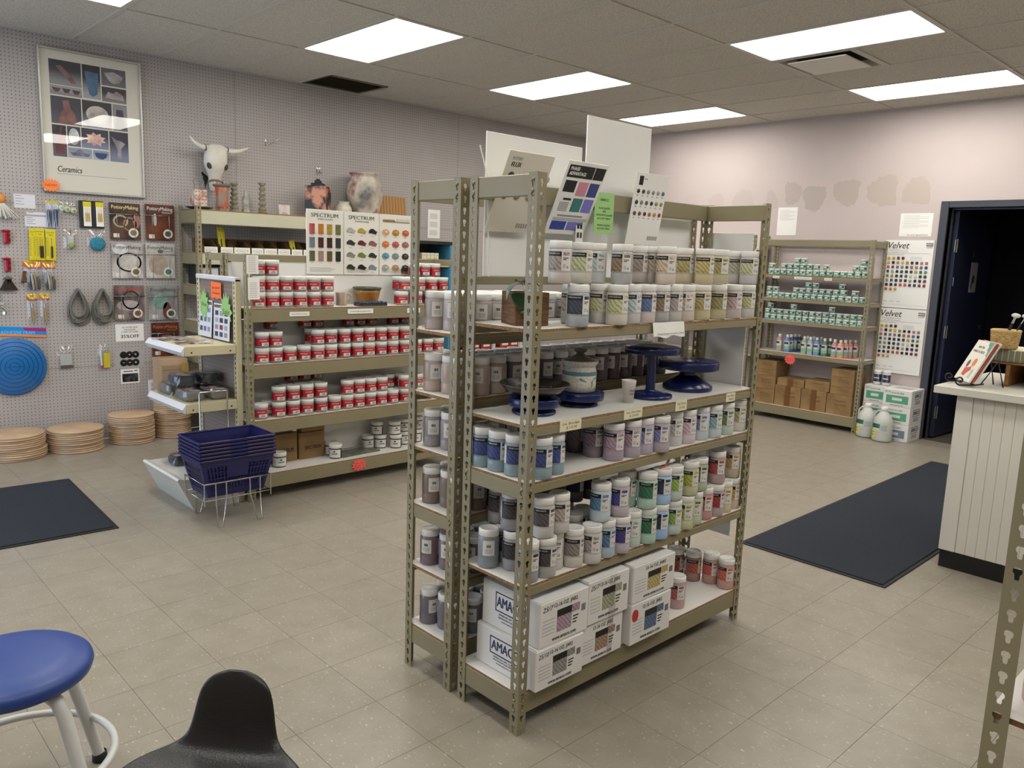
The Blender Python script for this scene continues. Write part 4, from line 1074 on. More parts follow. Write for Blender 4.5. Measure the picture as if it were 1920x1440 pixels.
EU = rack('steel_rack', 'tan steel rack against the back wall with small green-labelled jars', 7.446, 7.744, 3.07, 4.20, 1.81,
     [(1.462, .0, .026), (1.228, .0, .026), (1.006, .0, .028), (.69, .0, .034), (.145, .0, .085)], (0, 0, 0))
# the back-wall rack's long side runs along Y: long beams on the two X faces are its end beams; add the top rail
for s, nm in ((-1, 'beam'), (1, 'beam')):
    g = G(); xa = s*.148; xb = s*.134; g.cbox(min(xa, xb), max(xa, xb), -.562, .562, 1.745, 1.806, .0025); obj(nm, g.mesh(nm, TAN), EU)
for z in (1.462, 1.228, 1.006, .69, .145):
    for s in (-1, 1):
        g = G(); ya = s*.562; yb = s*.548; g.cbox(-.148, .148, min(ya, yb), max(ya, yb), z-.008-.03, z-.008, .0025); obj('end_beam', g.mesh('end_beam', TAN), EU)
for s in (-1, 1):
    g = G(); ya = s*.562; yb = s*.548; g.cbox(-.148, .148, min(ya, yb), max(ya, yb), 1.74, 1.80, .0025); obj('end_beam', g.mesh('end_beam', TAN), EU)
EV = rack('steel_rack', 'tan steel rack at the back wall, half hidden behind the middle rack', 7.45, 7.752, 4.28, 5.6, 1.85,
     [(1.70, .0, .05), (1.45, .0, .04), (1.2, .0, .04), (.9, 0, .04), (.6, 0, .04), (.145, .0, .085)], (0, 0, 0))
FU = rack('steel_rack', 'tan steel rack post and shelves at the right edge of the view', 1.52, 2.9, .04, .348, 1.80,
     [(1.22, .03, 0), (.785, .03, 0), (.42, .03, 0), (.12, .07, .07)], (0, 1, 1), edge=M('brown_board_edge', '#6b4a2c', .8, 0, .3, .2, 120))

# ================================================================== JARS
BODY = MO('glaze_in_clear_jar', .30, .5, .04, 30)
SW = MO('glaze_photo_print', .45, .4, .1, 20, 'swatch')
LW = M('label_white', '#d4d2cd', .5); LG = M('label_pale_grey', '#b4b2b0', .5)
def arc(g, r, a0, a1, z0, z1, mi, n=6):
    a0 *= PI/180; a1 *= PI/180
    V = []; F = []
    for i in range(n+1):
        a = a0+(a1-a0)*i/n; V += [(r*math.sin(a), -r*math.cos(a), z0), (r*math.sin(a), -r*math.cos(a), z1)]
    for i in range(n): F.append((2*i, 2*i+2, 2*i+3, 2*i+1))
    g.add(V, F, mi, True)
PINT = {}
def pint_parts():
    if PINT: return PINT
    b = G(); b.lathe([(.0, .0), (.034, .0), (.0366, .004), (.0366, .033), (.0355, .0355), (.0366, .038), (.0366, .1), (.035, .106), (.0328, .109), (.0328, .114)], 24, capb=False)
    PINT['body'] = b.mesh('jar_body', BODY)
    l = G(); l.lathe([(.0342, .110), (.0352, .111), (.0352, .131), (.034, .1335), (.0285, .1335), (.0275, .1325), (0, .1325)], 24); PINT['lid'] = l.mesh('jar_lid', LID)
    r = .0369
    def sleeve():
        g = G(); arc(g, r, -60, 32, .086, .1, 0); arc(g, r, -60, 32, .041, .086, 1); arc(g, r, 32, 84, .041, .1, 2); arc(g, r, -104, -60, .041, .1, 2)
        arc(g, r+.0002, 40, 76, .088, .098, 1, 4)
        for z, w in ((.079, 30), (.0745, 18)): arc(g, r+.0003, 40, 40+w, z, z+.0025, 0, 3)
        for k in range(3): arc(g, r+.0003, 40, 54, .05+k*.004, .0518+k*.004, 3, 2)
        arc(g, r+.0003, 60, 70, .048, .056, 3, 2)
        for k in range(9): arc(g, r+.0003, -98, -72, .062+k*.0036, .0635+k*.0036, 3, 2)
        arc(g, r+.0001, 148, 212, .046, .098, 2, 6)
        for k in range(7): arc(g, r+.0003, 168+k*3.6, 169.6+k*3.6+(k % 3)*.7, .074, .084, 0, 1)
        for k in range(5): arc(g, r+.0003, 160, 200, .054+k*.0032, .0552+k*.0032, 3, 3)
        return g.mesh('jar_label', [BLACK, SW, LW, GREYINK])
    PINT['label'] = sleeve()
    WT = M('label_white_print', '#d9d9d9', .6)
    for k, s in (('flux', "POTTER'S CHOICE FLUX"), ('phase', 'PHASE GLAZE'), ('satin', 'SATIN MATTE')):
        PINT[k] = textmesh(s, .0062, WT, .0001, .012, bend=.0371, width=.046 if k == 'flux' else .036)
    PINT['ml'] = textmesh('16 FL OZ (473 ML)', .0045, INK, .0001, 0, bend=.0371, width=.03)
    return PINT
def pint(x, y, z, pic, body, kind, rz, label, group, lid=True):
    p = pint_parts(); t = thing('glaze_jar', label, 'jar', (x, y, z), rz, group)
    obj('jar_body', p['body'], t, color=body); obj('lid', p['lid'], t)
    l = obj('jar_label', p['label'], t, color=pic)
    if kind in p:
        obj('lettering', p[kind], l, (0, 0, .0935), -14*PI/180)
        obj('lettering', p['ml'], l, (0, 0, .0465), -14*PI/180)
    return t
rj = random.Random(5)
SHELF = {'A1': 'top shelf of the middle rack', 'A3': 'third shelf of the middle rack', 'A4': 'fourth shelf of the middle rack', 'A5': 'bottom shelf of the middle rack'}
def place_pints(tab, nm):
    seen = {}
    rows = {}
    for e in tab: rows.setdefault((e[3], e[8]), []).append(e)
    for (tier, back), es in rows.items():
        es.sort(key=lambda e: e[0]-.3*e[1])
        for k, (x, y, z, t_, pic, body, cn, kind, bk) in enumerate(es):
            turned = 'back turned' in cn; cn = cn.replace(' (back turned)', '')
            row = ('upper' if tier else ('rear' if back else 'lower'))+' row'
            lab = '%s glaze jar, %s from left, %s, %s' % (cn, ORD[k], row, SHELF[nm])
            rz = -math.atan2(x, y)-.17+rj.uniform(-.38, .30)
            if turned: rz += PI
            pint(x, y, z, pic, body, kind, rz, lab, 'pint glaze jars on the '+SHELF[nm])
for nm, tab in (('A1', A1), ('A3', A3), ('A4', A4), ('A5', A5)): place_pints(tab, nm)
BS = {'B1': 'top', 'B2': 'second', 'B3': 'third', 'B4': 'fourth', 'B5': 'fifth', 'B6': 'bottom'}
BR = ['near row', 'middle row', 'far row']
for nm, tab in (('B1', B1), ('B2', B2), ('B3', B3), ('B4', B4), ('B5', B5), ('B6', B6)):
    cnt = {}
    for (x, y, z, t_, pic, body, cn, kind, ri) in tab:
        k = cnt.get(ri, 0); cnt[ri] = k+1
        pint(x, y, z, pic, body, 'back', PI-math.atan2(x, y)+rj.uniform(-.55, .55), '%s jar showing its back, %s from left, %s, %s shelf of narrow rack' % (cn, ORD[k], BR[ri], BS[nm]), 'backward jars on the narrow rack')
# ---- red-labelled glaze jars
RED = ramp2('red_label_print', '#a8151f', '#c41f2b', 'noise', 60, .3, .7, .45)
SPEC = {}
def spec_parts():
    if SPEC: return SPEC
    b = G().lathe([(0, 0), (.039, 0), (.0425, .005), (.0425, .066), (.040, .072)], 22); SPEC['body'] = b.mesh('jar_body', BODY)
    SPEC['lid'] = G().lathe([(.0420, .070), (.0440, .071), (.0440, .0925), (.0425, .0950), (.037, .0950), (.036, .0940), (0, .0940)], 22).mesh('jar_lid', LID)
    g = G(); r = .0428
    arc(g, r, -72, 74, .013, .060, 0, 10); arc(g, r+.0003, -4, 66, .014, .033, 1, 6); arc(g, r+.0002, -72, -40, .013, .060, 2, 3)
    arc(g, r+.0005, 12, 50, .019, .0235, 3, 3); arc(g, r+.0005, 20, 44, .0265, .029, 3, 3)
    SPEC['label'] = g.mesh('jar_label', [RED, LW, M('red_label_dark', '#8c1219', .5), INK])
    SPEC['txt'] = textmesh('SPECTRUM', .010, M('label_white_print', '#d9d9d9', .6), .0001, .01, bend=.0433, width=.046)
    return SPEC
def spec(x, y, z, col, rz, label):
    p = spec_parts(); t = thing('glaze_jar', label, 'jar', (x, y, z), rz, 'red-labelled glaze jars'); obj('jar_body', p['body'], t, color=col); obj('lid', p['lid'], t)
    l = obj('jar_label', p['label'], t); obj('lettering', p['txt'], l, (0, 0, .046), .2)
for nm, tab, sh in (('C1', C1, 'top'), ('C2', C2, 'second'), ('C3', C3, 'third')):
    rows = {}
    for e in tab: rows.setdefault((e[3], e[7]), []).append(e)
    for (tier, bk), es in rows.items():
        es.sort(key=lambda e: e[0])
        for k, (x, y, z, t_, col, cn, rz, b_) in enumerate(es):
            spec(x, y, z, col, rz-.55, 'red-labelled %s jar, %s from left, %s, %s shelf' % (cn, ORD[k], ['bottom', 'middle', 'upper'][tier]+(' rear row' if bk else ' front row'), sh))
# ---- white-labelled jars on the bottom shelf of that rack
for k, (x, y, z, t_) in enumerate(sorted(C4)):
    t = thing('white_label_jar', 'white-labelled jar, %s from left, on the bottom shelf below the red-labelled jars' % ORD[k], 'jar', (x, y, z), -.45+.3*math.sin(k*2.1), 'white-labelled jars')
    obj('jar_body', SPEC['body'], t, color='#4c4a4a'); obj('lid', SPEC['lid'], t)
    if k == 0:
        g = G(); r = .0428; arc(g, r, -100, 60, .008, .062, 0, 12); arc(g, r+.0003, 62, 80, .008, .05, 1, 3)
        for q in range(6): arc(g, r+.0003, -90, -50, .016+q*.006, .018+q*.006, 2, 3)
        arc(g, r+.0003, -12, 8, .046, .054, 1, 3)
        WL = g.mesh('jar_label', [LW, INK, GREYINK]); WLT = textmesh('STONEWARE', .012, BLACK, .0001, .02, bend=.0433, width=.04)
    l = obj('jar_label', WL, t); obj('lettering', WLT, l, (0, 0, .034), .05)
# ---- small green-labelled jars on the back rack
b = G().lathe([(0, 0), (.030, 0), (.032, .003), (.032, .042), (.030, .045)], 16).mesh('jar_body', BODY)
l = G().lathe([(.0315, .044), (.0328, .045), (.0328, .0545), (.032, .0555), (0, .0555)], 16).mesh('jar_lid', LID)
g = G(); arc(g, .0323, -80, 80, .006, .040, 0, 8); arc(g, .0325, -38, 18, .026, .036, 1, 4); arc(g, .0325, -50, 40, .010, .016, 2, 4); arc(g, .0325, 30, 60, .02, .036, 2, 2)
GRN = ramp2('green_label_print', '#4f8474', '#b4cfc3', 'noise', 60, .35, .65, .5)
lab = g.mesh('jar_label', [GRN, LW, M('label_dark_green', '#1d4a3c', .5)])
for nm, tab, sh in (('E1', E1, 'top'), ('E2', E2, 'second'), ('E3', E3, 'third')):
    cnt = {}
    for (x, y, z, t_, bk) in sorted(tab, key=lambda e: -e[1]):
        k = cnt.get(t_, 0); cnt[t_] = k+1
        t = thing('underglaze_jar', 'small green-labelled jar, %s from left, %s tier, %s shelf of the back-wall rack' % (ORD[k], ['lowest', 'second', 'third'][t_], sh), 'jar', (x, y, z), -PI/2+rj.uniform(-.4, .4), 'small underglaze jars on the back-wall rack')
        obj('jar_body', b, t, color=rj.choice(['#3c6a5c', '#6a9484', '#8fb09c', '#2c4a44', '#a8b890', '#5c7a84'])); obj('lid', l, t); obj('jar_label', lab, t)
# deeper rows of the same jars, seen dark between the front ones
# ---- squeeze bottles
bb = G().lathe([(0, 0), (.027, 0), (.0295, .003), (.0295, .125), (.026, .137), (.013, .147), (.012, .152)], 18).mesh('bottle_body', MO('bottle_plastic', .35))
bc = G().lathe([(.0135, .148), (.014, .15), (.0135, .176), (0, .177)], 14).mesh('bottle_cap', LID)
g = G(); arc(g, .0298, -85, 85, .030, .115, 0, 8); arc(g, .030, -80, 80, .03, .062, 1, 8); arc(g, .0302, -45, 40, .082, .102, 2, 6)
bl = g.mesh('bottle_label', [LW, M('bottle_label_green', '#7fae94', .5), M('bottle_label_navy', '#27305a', .5)])
for k, (x, y, col, cn) in enumerate(E4):
    t = thing('squeeze_bottle', '%s paint bottle, %s listed from left on the fourth shelf, back wall' % (cn, ORD[k]) if False else '%s underglaze bottle, %s from left on the back-wall rack' % (cn, ORD[sorted([-e[1] for e in E4]).index(-y)]), 'bottle', (x, y, .6906), -PI/2+rj.uniform(-.35, .35), 'underglaze bottles on the back-wall rack')
    obj('bottle_body', bb, t, color=col); obj('cap', bc, t); obj('bottle_label', bl, t)

# ================================================================== GOODS ON THE MIDDLE RACK
EPS = .0006
BLUE = M('blue_enamel', '#0e1c4e', .25, 0, .5, .05, 10); BLUED = M('dark_blue_enamel', '#101c48', .35)
def banding(label, x, y, z, parts):
    t = thing('banding_wheel', label, 'banding wheel', (x, y, z+EPS))
    for nm, prof in parts: obj(nm, G().lathe(prof, 40).mesh(nm, BLUE), t)
    return t
def rings(t, r, z):
    for k in (.3, .55, .8): obj('groove', G().lathe([(r*k, z), (r*k+.0012, z+.0006), (r*k+.0024, z)], 36).mesh('groove', BLUED), t)
Z2 = 1.036
w = banding('low blue banding wheel carrying the black relief bowl', 1.852, 1.83, Z2, [('base', [(0, 0), (.073, 0), (.075, .004), (.073, .010), (.03, .018), (.03, .026)]), ('wheel_head', [(0, .026), (.084, .026), (.086, .029), (.086, .052), (.084, .054), (0, .054)])])
# black bowl with relief
bm = M('black_glazed_clay', '#14110f', .25, 0, .6, .3, 30)
t = thing('relief_bowl', 'wide black glazed bowl with relief pattern on a blue banding wheel', 'bowl', (1.852, 1.83, Z2+.055))
obj('bowl_wall', G().lathe([(0, .004), (.045, .004), (.045, 0), (.055, 0), (.062, .006), (.095, .022), (.116, .042), (.118, .046), (.116, .048), (.112, .046), (.085, .026), (.05, .016), (0, .014)], 44).mesh('bowl_wall', bm), t)
obj('rim', G().lathe([(.114, .0455), (.1165, .0475), (.1185, .047), (.119, .0445), (.1175, .0425)], 44).mesh('rim', M('brown_glaze_rim', '#4a3626', .3)), t)
BUMP = M('relief_glaze', '#3d3833', .25)
for k in range(9):
    a = 2*PI*k/9; obj('relief_leaf', G().ell((0, 0, 0), (.020, .007, .004), 8, 5).mesh('relief_leaf', BUMP), t, (.078*math.cos(a), .078*math.sin(a), .0255), (0, -.5, 0) if False else (0, 0, a+.7))
w = banding('low blue banding wheel under the lidded stoneware jar', 2.094, 1.845, Z2, [('base', [(0, 0), (.066, 0), (.068, .004), (.066, .009), (.03, .014), (.03, .022)]), ('wheel_head', [(0, .022), (.086, .022), (.088, .025), (.088, .047), (.086, .049), (0, .049)])])
rings(w, .088, .049)
STON = ramp2('speckled_stoneware', '#a9a89e', '#c9c8be', 'noise', 160, .35, .55, .4); STB = M('stoneware_blue_band', '#5c7c86', .35); STD = M('stoneware_dark_lid', '#5d5548', .35, 0, .5, .1, 30)
t = thing('lidded_jar', 'lidded stoneware jar with blue leaf brushwork', 'jar', (2.09, 1.845, Z2+.0505))
obj('jar_body', G().lathe([(0, 0), (.05, 0), (.058, .004), (.060, .03), (.061, .07), (.056, .086), (.054, .09)], 32).mesh('jar_body', STON), t)
obj('glaze_band', G().lathe([(.0612, .061), (.0618, .064), (.0618, .072), (.0608, .075)], 32).mesh('glaze_band', STB), t)
obj('collar', G().lathe([(.054, .088), (.062, .098), (.066, .108), (.064, .112), (.06, .108)], 32).mesh('collar', STON), t)
ld = obj('lid', G().lathe([(.059, .108), (.05, .114), (.028, .124), (.014, .132), (.014, .138)], 32).mesh('lid', STD), t)
obj('knob', G().lathe([(.012, .137), (.021, .141), (.024, .147), (.021, .151), (0, .1515)], 24).mesh('knob', STD), ld)
def bent(g, poly, r, mi=0, eps=.0006):      # flat brush mark wrapped round a cylinder
    V = [((r+eps)*math.sin(u/r), -(r+eps)*math.cos(u/r), v) for u, v in poly]; g.add(V, [tuple(range(len(V)))], mi)
for u, v, s, fl_ in ((-.034, .045, 1, 1), (.012, .05, .7, -1), (.04, .042, .8, 1)):
    g = G(); bent(g, [(u+fl_*s*p, v+s*q) for p, q in ((-.02, .006), (-.012, .009), (.0, .004), (.012, -.006), (.004, -.004), (-.008, -.002))], .0605); obj('brush_leaf', g.mesh('brush_leaf', STB), t)
g = G(); bent(g, [(-.002, .022), (.001, .022), (.002, .045), (-.002, .045)], .0605); obj('brush_stem', g.mesh('brush_stem', M('brush_dark', '#3c4a50', .4)), t)
t = thing('paper_cup', 'white paper cup with handwriting beside the tall blue wheel', 'cup', (2.285, 1.775, Z2+EPS))
obj('cup_wall', G().lathe([(0, .004), (.0175, .003), (.0185, 0), (.0265, .079), (.0275, .081), (.0265, .0825), (.0255, .081), (.018, .006), (0, .006)], 28).mesh('cup_wall', M('white_paper_cup', '#dcd9d0', .6)), t)
for k, (s, zz) in enumerate((('White Stn.', .046), ('Dark Br.', .034))): obj('handwriting', textmesh(s, .011, INK, .0001, 0, .3, bend=.0238, width=.028), t, (0, -.0, zz), -.15)
w = banding('tall pedestal blue banding wheel', 2.45, 1.80, Z2, [('base', [(0, 0), (.083, 0), (.085, .004), (.084, .012), (.055, .019), (.022, .024), (.02, .03)]), ('column', [(.018, .028), (.018, .168), (.026, .172)]), ('wheel_head', [(0, .170), (.102, .170), (.105, .173), (.105, .193), (.103, .195), (0, .195)])])
rings(w, .105, .195)
w = banding('wide cone-based blue banding wheel near the shaded white board', 2.742, 1.83, Z2, [('base', [(0, 0), (.098, 0), (.101, .004), (.100, .018), (.06, .045), (.035, .06), (.03, .062)]), ('column', [(.034, .058), (.034, .085)]), ('wheel_head', [(0, .085), (.118, .085), (.122, .088), (.122, .116), (.12, .119), (0, .119)])])
rings(w, .122, .119)
CARD = M('cream_card', '#dcd6b4', .7)
def price(x0, x1, z0, z1, y, l1, l2, label, rot=0., tm=None):
    t = thing('price_tag', label, 'price tag', ((x0+x1)/2, y, (z0+z1)/2), (0, rot, 0), 'price tags on the middle rack')
    w, h = x1-x0, z1-z0; obj('card', G().cbox(-w/2, w/2, -.0006, .0006, -h/2, h/2, .0002).mesh('card', tm or CARD), t)
    obj('handwriting', textmesh(l1, h*.32, INK, .0001, .0, .25, width=w*.78), t, (0, -.0008, h*.18)); obj('handwriting', textmesh(l2, h*.32, INK, .0001, 0., .25, width=w*.5), t, (.004, -.0008, -h*.2))
price(1.822, 1.925, 1.000, 1.036, 1.6815, 'Low, 18cm Diam', '$ 115.95', 'cream price tag below the black relief bowl')
price(2.147, 2.250, 1.002, 1.036, 1.6815, 'Low, 22cm Diam', '$ 124.95', 'cream price tag below the paper cup')
price(2.452, 2.525, .998, 1.038, 1.6815, 'Tall 22cm', '15 H - $175', 'cream price tag below the tall pedestal wheel')
price(2.800, 2.868, .998, 1.034, 1.6815, 'Low 30cm', 'Now $175', 'cream price tag below the cone-based wheel')
t = thing('paper_sign', 'curled white paper strip taped to the top shelf edge of the middle rack', 'sign', (2.365, 1.678, 1.315))
g = G(); n = 12
for i in range(n):
    x0, x1 = -.092+.184*i/n, -.092+.184*(i+1)/n; f = lambda x: -.003+.004*math.sin(x*40)
    g.add([(x0, f(x0)-.008, -.03+.004*math.sin(x0*60)), (x1, f(x1)-.008, -.03+.004*math.sin(x1*60)), (x1, f(x1), .022), (x0, f(x0), .022)], [(0, 1, 2, 3)], 0, True)
obj('sheet', g.mesh('sheet', PAPER), t); obj('lettering', textmesh('We reserve the right to limit quantities on all items', .009, INK, .0001, .0, width=.16), t, (0, -.016, -.018))
# ---- cartons on the bottom shelf
CARTON = M('white_carton', '#d9d8d5', .6, 0, .4, .02, 5); NAVYINK = M('navy_ink', '#1b2a55', .6)
ZB = .147
def carton(label, x0, x1, y0, y1, z0, z1, sw, hand, dot=False, tape=None, streak=True):
    t = thing('glaze_carton', label, 'box', ((x0+x1)/2, (y0+y1)/2, z0+EPS), 0, 'white cartons on the bottom shelf of the middle rack'); a, b, h = (x1-x0)/2, (y1-y0)/2, z1-z0-.001
    obj('box_body', G().cbox(-a, a, -b, b, 0, h, .003).mesh('box_body', CARTON), t)
    obj('top_flap', G().box(-a+.002, a*.15, -b+.002, b-.002, h, h+.0018).mesh('top_flap', CARTON), t)
    f = obj('front_label', G().box(-a*.32, a*.28, -b-.0008, -b+.0002, h*.24, h*.72).mesh('front_label', [SW]), t, color=sw)
    obj('label_band', G().box(-a*.32, a*.28, -b-.0012, -b-.0007, h*.58, h*.74).mesh('label_band', BLACK), f)
    obj('label_swatch', G().box(a*.30, a*.62, -b-.0008, -b+.0002, h*.56, h*.74).mesh('label_swatch', [SW]), t, color=sw)
    g = G()
    for k in range(5): g.box(-a*.9, -a*.42, -b-.0006, -b+.0002, h*(.26+.08*k), h*(.285+.08*k))
    obj('fine_print', g.mesh('fine_print', LG), t)
    g = G()
    for k in range(6): g.box(a*(.70+.03*k), a*(.714+.03*k), -b-.0006, -b+.0002, h*.50, h*.66)
    for k in range(3): g.box(a*.34, a*(.50+.04*k), -b-.0006, -b+.0002, h*(.30+.07*k), h*(.33+.07*k))
    obj('barcode', g.mesh('barcode', INK), t)
    obj('lettering', textmesh('12-16 OZ. JARS', h*.13, INK, .0002, .012, width=a*.95), t, (a*.02, -b-.0006, h*.86)); obj('lettering', textmesh('www.amaco.com', h*.13, INK, .0002, .012, width=a*.98), t, (0, -b-.0006, h*.12))
    if hand: obj('handwriting', textmesh(hand, h*.16, INK, .0002, 0, .25, width=a*.42), t, (-a*.72, -b-.0006, h*.84))
    if dot: obj('sticker', G().prism([(.019*math.cos(2*PI*k/18), .024*math.sin(2*PI*k/18)) for k in range(18)], .0008, lambda u, v, w_: (-a*.80+u, -b-w_, h*.72+v)).mesh('sticker', M('red_sticker', '#b5302a', .6)), t)
    if tape: obj('tape', G().box(tape[0]*a, tape[1]*a, -b-.0012, -b-.0006, 0, h).mesh('tape', CLEAR), t)
    # maker's logo on the end panel
    fx = lambda u, v, w_: (-a-w_, -u, v)
    lg = obj('end_logo', G().add([], []).mesh('end_logo', NAVYINK), t) if False else None
    g = G(); cy, cz, hw, hh, r_ = 0.0, h*.62, b*.52, h*.22, .004
    for (u0, u1, v0, v1) in ((-hw, hw, cz+hh-r_, cz+hh), (-hw, hw, cz-hh, cz-hh+r_), (-hw, -hw+r_, cz-hh, cz+hh), (hw-r_, hw, cz-hh, cz+hh)): g.box(-a-.0006, -a+.0002, u0, u1, v0, v1)
    lo = obj('end_logo', g.mesh('end_logo', NAVYINK), t)
    obj('lettering', textmesh('AMACO', h*.34, NAVYINK, .0003, .02, width=b*.92), lo, (-a-.0006, 0, cz), -PI/2)
    for s, zz, ww in (('AMERICAN ART CLAY CO.', .34, .8), ('INDIANAPOLIS, IN 46222', .27, .8), ('www.amaco.com', .20, .6)): obj('lettering', textmesh(s, h*.055, NAVYINK, .0002, .01, width=b*ww), t, (-a-.0005, 0, h*zz), -PI/2)
y0, y1 = 1.655, 1.945
carton('lower left carton with grey label, nearest the front post', 1.728, 1.957, y0-.005, y1, ZB, .290, '8a8a88', '25/10')
carton('upper left carton with lilac label, nearest the front post', 1.742, 1.978, y0, y1-.01, .2915, .448, 'a08898', '25/7')
carton('lower middle carton with brown wave label', 1.962, 2.190, y0+.012, y1, ZB, .294, '9a7c62', '', tape=(.25, .5))
carton('upper middle carton with sage label and torn tape', 1.983, 2.206, y0+.005, y1, .2955, .455, '9a9c7e', '25/7', tape=(.0, .34))
carton('lower right carton with blue label and red round sticker', 2.218, 2.465, y0-.004, y1, ZB, .306, '4a6488', '', True)
carton('upper right carton with straw wave label', 2.222, 2.480, y0-.002, y1, .3075, .452, 'b0a05e', '')
# ---- wooden box planter
WOOD = ramp2('planter_wood', '#3f2815', '#7c5830', 'noise', 14, .3, .75, .6, (1, 1, 9))
t = thing('planter_box', 'small wooden box planter at the left end of the top shelf', 'planter', (1.795, 1.832, 1.334+EPS), -.35)
a = .058; hb = .105
for s in (-1, 1):
    obj('side_plank', G().cbox(-a, a, s*a-(.008 if s > 0 else 0), s*a+(.008 if s < 0 else 0), .0, hb, .0015).mesh('side_plank', WOOD), t)
    obj('side_plank', G().cbox(s*a-(.008 if s > 0 else 0), s*a+(.008 if s < 0 else 0), -a+.008, a-.008, .0, hb, .0015).mesh('side_plank', WOOD), t)
    for z in (.025, .033): obj('groove', G().box(-a*.7, a*.6, -a-.0004, -a+.001, z, z+.0022).mesh('groove', M('dark_wood_groove', '#1e120a', .9)), t) if s < 0 else None
obj('soil', G().box(-a+.008, a-.008, -a+.008, a-.008, .06, .085).mesh('soil', M('potting_soil', '#2a1d14', .95, 0, .2, .3, 150)), t)
LEAF = M('glossy_green_leaf', '#16381a', .25, 0, .5, .2, 30); LEAFG = M('silvery_green_leaf', '#5a7468', .3, 0, .5, .15, 30)
def leaf(parent, base, tip, wid, droop, m, up=(0, 0, 1), name='leaf'):
    b_, tp = Vector(base), Vector(tip); d = tp-b_; upv = Vector(up); sd = d.cross(upv).normalized(); nn = sd.cross(d).normalized(); V = []; F = []; n = 8
    for i in range(n+1):
        s = i/n; c = b_+d*s+nn*(-droop*math.sin(PI*s)); w_ = wid*math.sin(PI*min(1, (s*.92+.06)))**.8
        V += [c-sd*w_+nn*w_*.25, c, c+sd*w_+nn*w_*.25]
    for i in range(n):
        for k in (0, 1): F.append((3*i+k, 3*i+k+1, 3*i+k+4, 3*i+k+3))
    g = G(); g.add(V, F, 0, True); V2 = [v-nn*.0012 for v in V]; g.add(V2, [f[::-1] for f in F], 0, True)
    return obj(name, g.mesh(name, m), parent)
pl = thing('trailing_plant', 'trailing green plant with oval leaves growing in the small wooden planter', 'plant', (1.795, 1.832, 1.4208))
R3 = Vector((-.727, .686, 0))          # screen-left direction along the shelf end
def loc(r, f, z): return (R3*(-r)+Vector((-.68, -.72, 0))*f+Vector((0, 0, z)))
obj('stem', G().tube([(0, 0, 0), loc(-.005, .02, .035), loc(-.01, .045, .047), loc(.0, .07, .02), loc(.013, .085, -.03)], .0022, 6).mesh('stem', M('pale_stem', '#b5ab98', .5)), pl)
leaf(pl, loc(-.006, .04, .047), loc(-.06, .075, -.005), .014, -.02, LEAFG)
leaf(pl, loc(.01, .088, -.026), loc(-.045, .10, .013), .024, .0, LEAF, (-.6, -.7, .4))
leaf(pl, loc(.014, .088, -.03), loc(.03, .10, -.058), .014, 0., LEAF, (-.6, -.7, .2))
leaf(pl, loc(-.005, .035, .047), loc(.045, .06, .035), .015, -.012, LEAF)
leaf(pl, loc(-.002, .02, .035), loc(-.035, -.02, .05), .018, -.01, LEAF)
leaf(pl, loc(.012, .086, -.028), loc(-.02, .105, -.043), .006, 0, LEAF, (-.6, -.7, .2))
# ================================================================== BOARDS ON TOP OF THE MIDDLE RACKS
def slab(name, label, cat, x0, x1, y, z0, z1, th=.006, tilt=0., mat=FOAM):
    t = thing(name, label, cat, ((x0+x1)/2, y, z0), (tilt, 0, 0)); a = (x1-x0)/2
    obj('board', G().cbox(-a, a, 0, th, 0, (z1-z0)/max(.2, math.cos(tilt)), .001).mesh('board', mat), t); return t
slab('foam_board', 'tall blank white foam board rising highest above the middle rack', 'board', 2.285, 2.672, 2.0345, 1.481, 2.075)
slab('foam_board', 'blank white foam board behind the cream test chart', 'board', 1.79, 2.262, 2.0345, 1.481, 1.955)
slab('foam_board', 'low blank white board right of the tall one behind the jars', 'board', 2.678, 2.985, 2.0345, 1.481, 1.728)
t = thing('foam_board', 'white board tied across the right end of the middle rack', 'board', (3.036, 1.755, .36)); SHADEB = M('shade_greyed_white_board', '#c9c9c7', .55)  # white board, with the grey of its shaded face put into the colour
obj('board', G().cbox(0, .006, 0, .225, 0, 1.32, .001).mesh('board', SHADEB), t)
obj('tie', G().tube([(-.045, -.05, 1.26), (-.01, -.02, 1.245), (.003, .0, 1.235)], .004, 6).mesh('tie', PAPER), t)
t = thing('white_rod', 'thin white rod sticking up behind the narrow rack', 'rod', (1.80, 2.016, 1.48)); obj('shaft', G().tube([(0, 0, .0), (-.02, 0, .33), (-.056, 0, .423)], .0022, 8).mesh('shaft', PAPER), t)
CREAM = M('cream_card_board', '#cfcabb', .55)
TL = .4229
def chips(t, rows, rad, y, x0, dx, z0, dz, cols, nm='glaze_dot'):
    k = 0
    me = {}
    for r in range(rows):
        for c in range(len(cols)//rows):
            col = cols[k]; k += 1
            o = obj(nm, G().lathe([(0, .002), (rad*.9, .002), (rad, 0)], 14).mesh(nm, M('chip_'+col, col, .25)), t, (x0+c*dx, y, z0-r*dz), (PI/2, 0, 0)); 
t = slab('glaze_chart', 'cream FLUX test chart leaning at the left of the rack top', 'chart', 1.766, 1.972, 2.006, 1.63, 1.882, .004, TL, CREAM)
obj('lettering', textmesh('POTTERY', .014, GREYINK, .0002, 0, width=.045), t, (-.06, -.0006, .252)); obj('lettering', textmesh('FLUX', .022, BLACK, .0002, .03, .2, width=.045), t, (-.06, -.0006, .232))
chips(t, 1, .014, -.001, -.068, .055, .195, .1, ['#3a3a40', '#a88488', '#a8a860', '#a9a99c'])
chips(t, 1, .014, -.001, -.068, .055, .13, .1, ['#6a5a50', '#8a8c74', '#a8a08c', '#7c8088'])
g = G()
for k in range(6): g.box(.028+k*.011, .035+k*.011, -.0006, .0002, .018, .034)
obj('fine_print', g.mesh('fine_print', GREYINK), t)
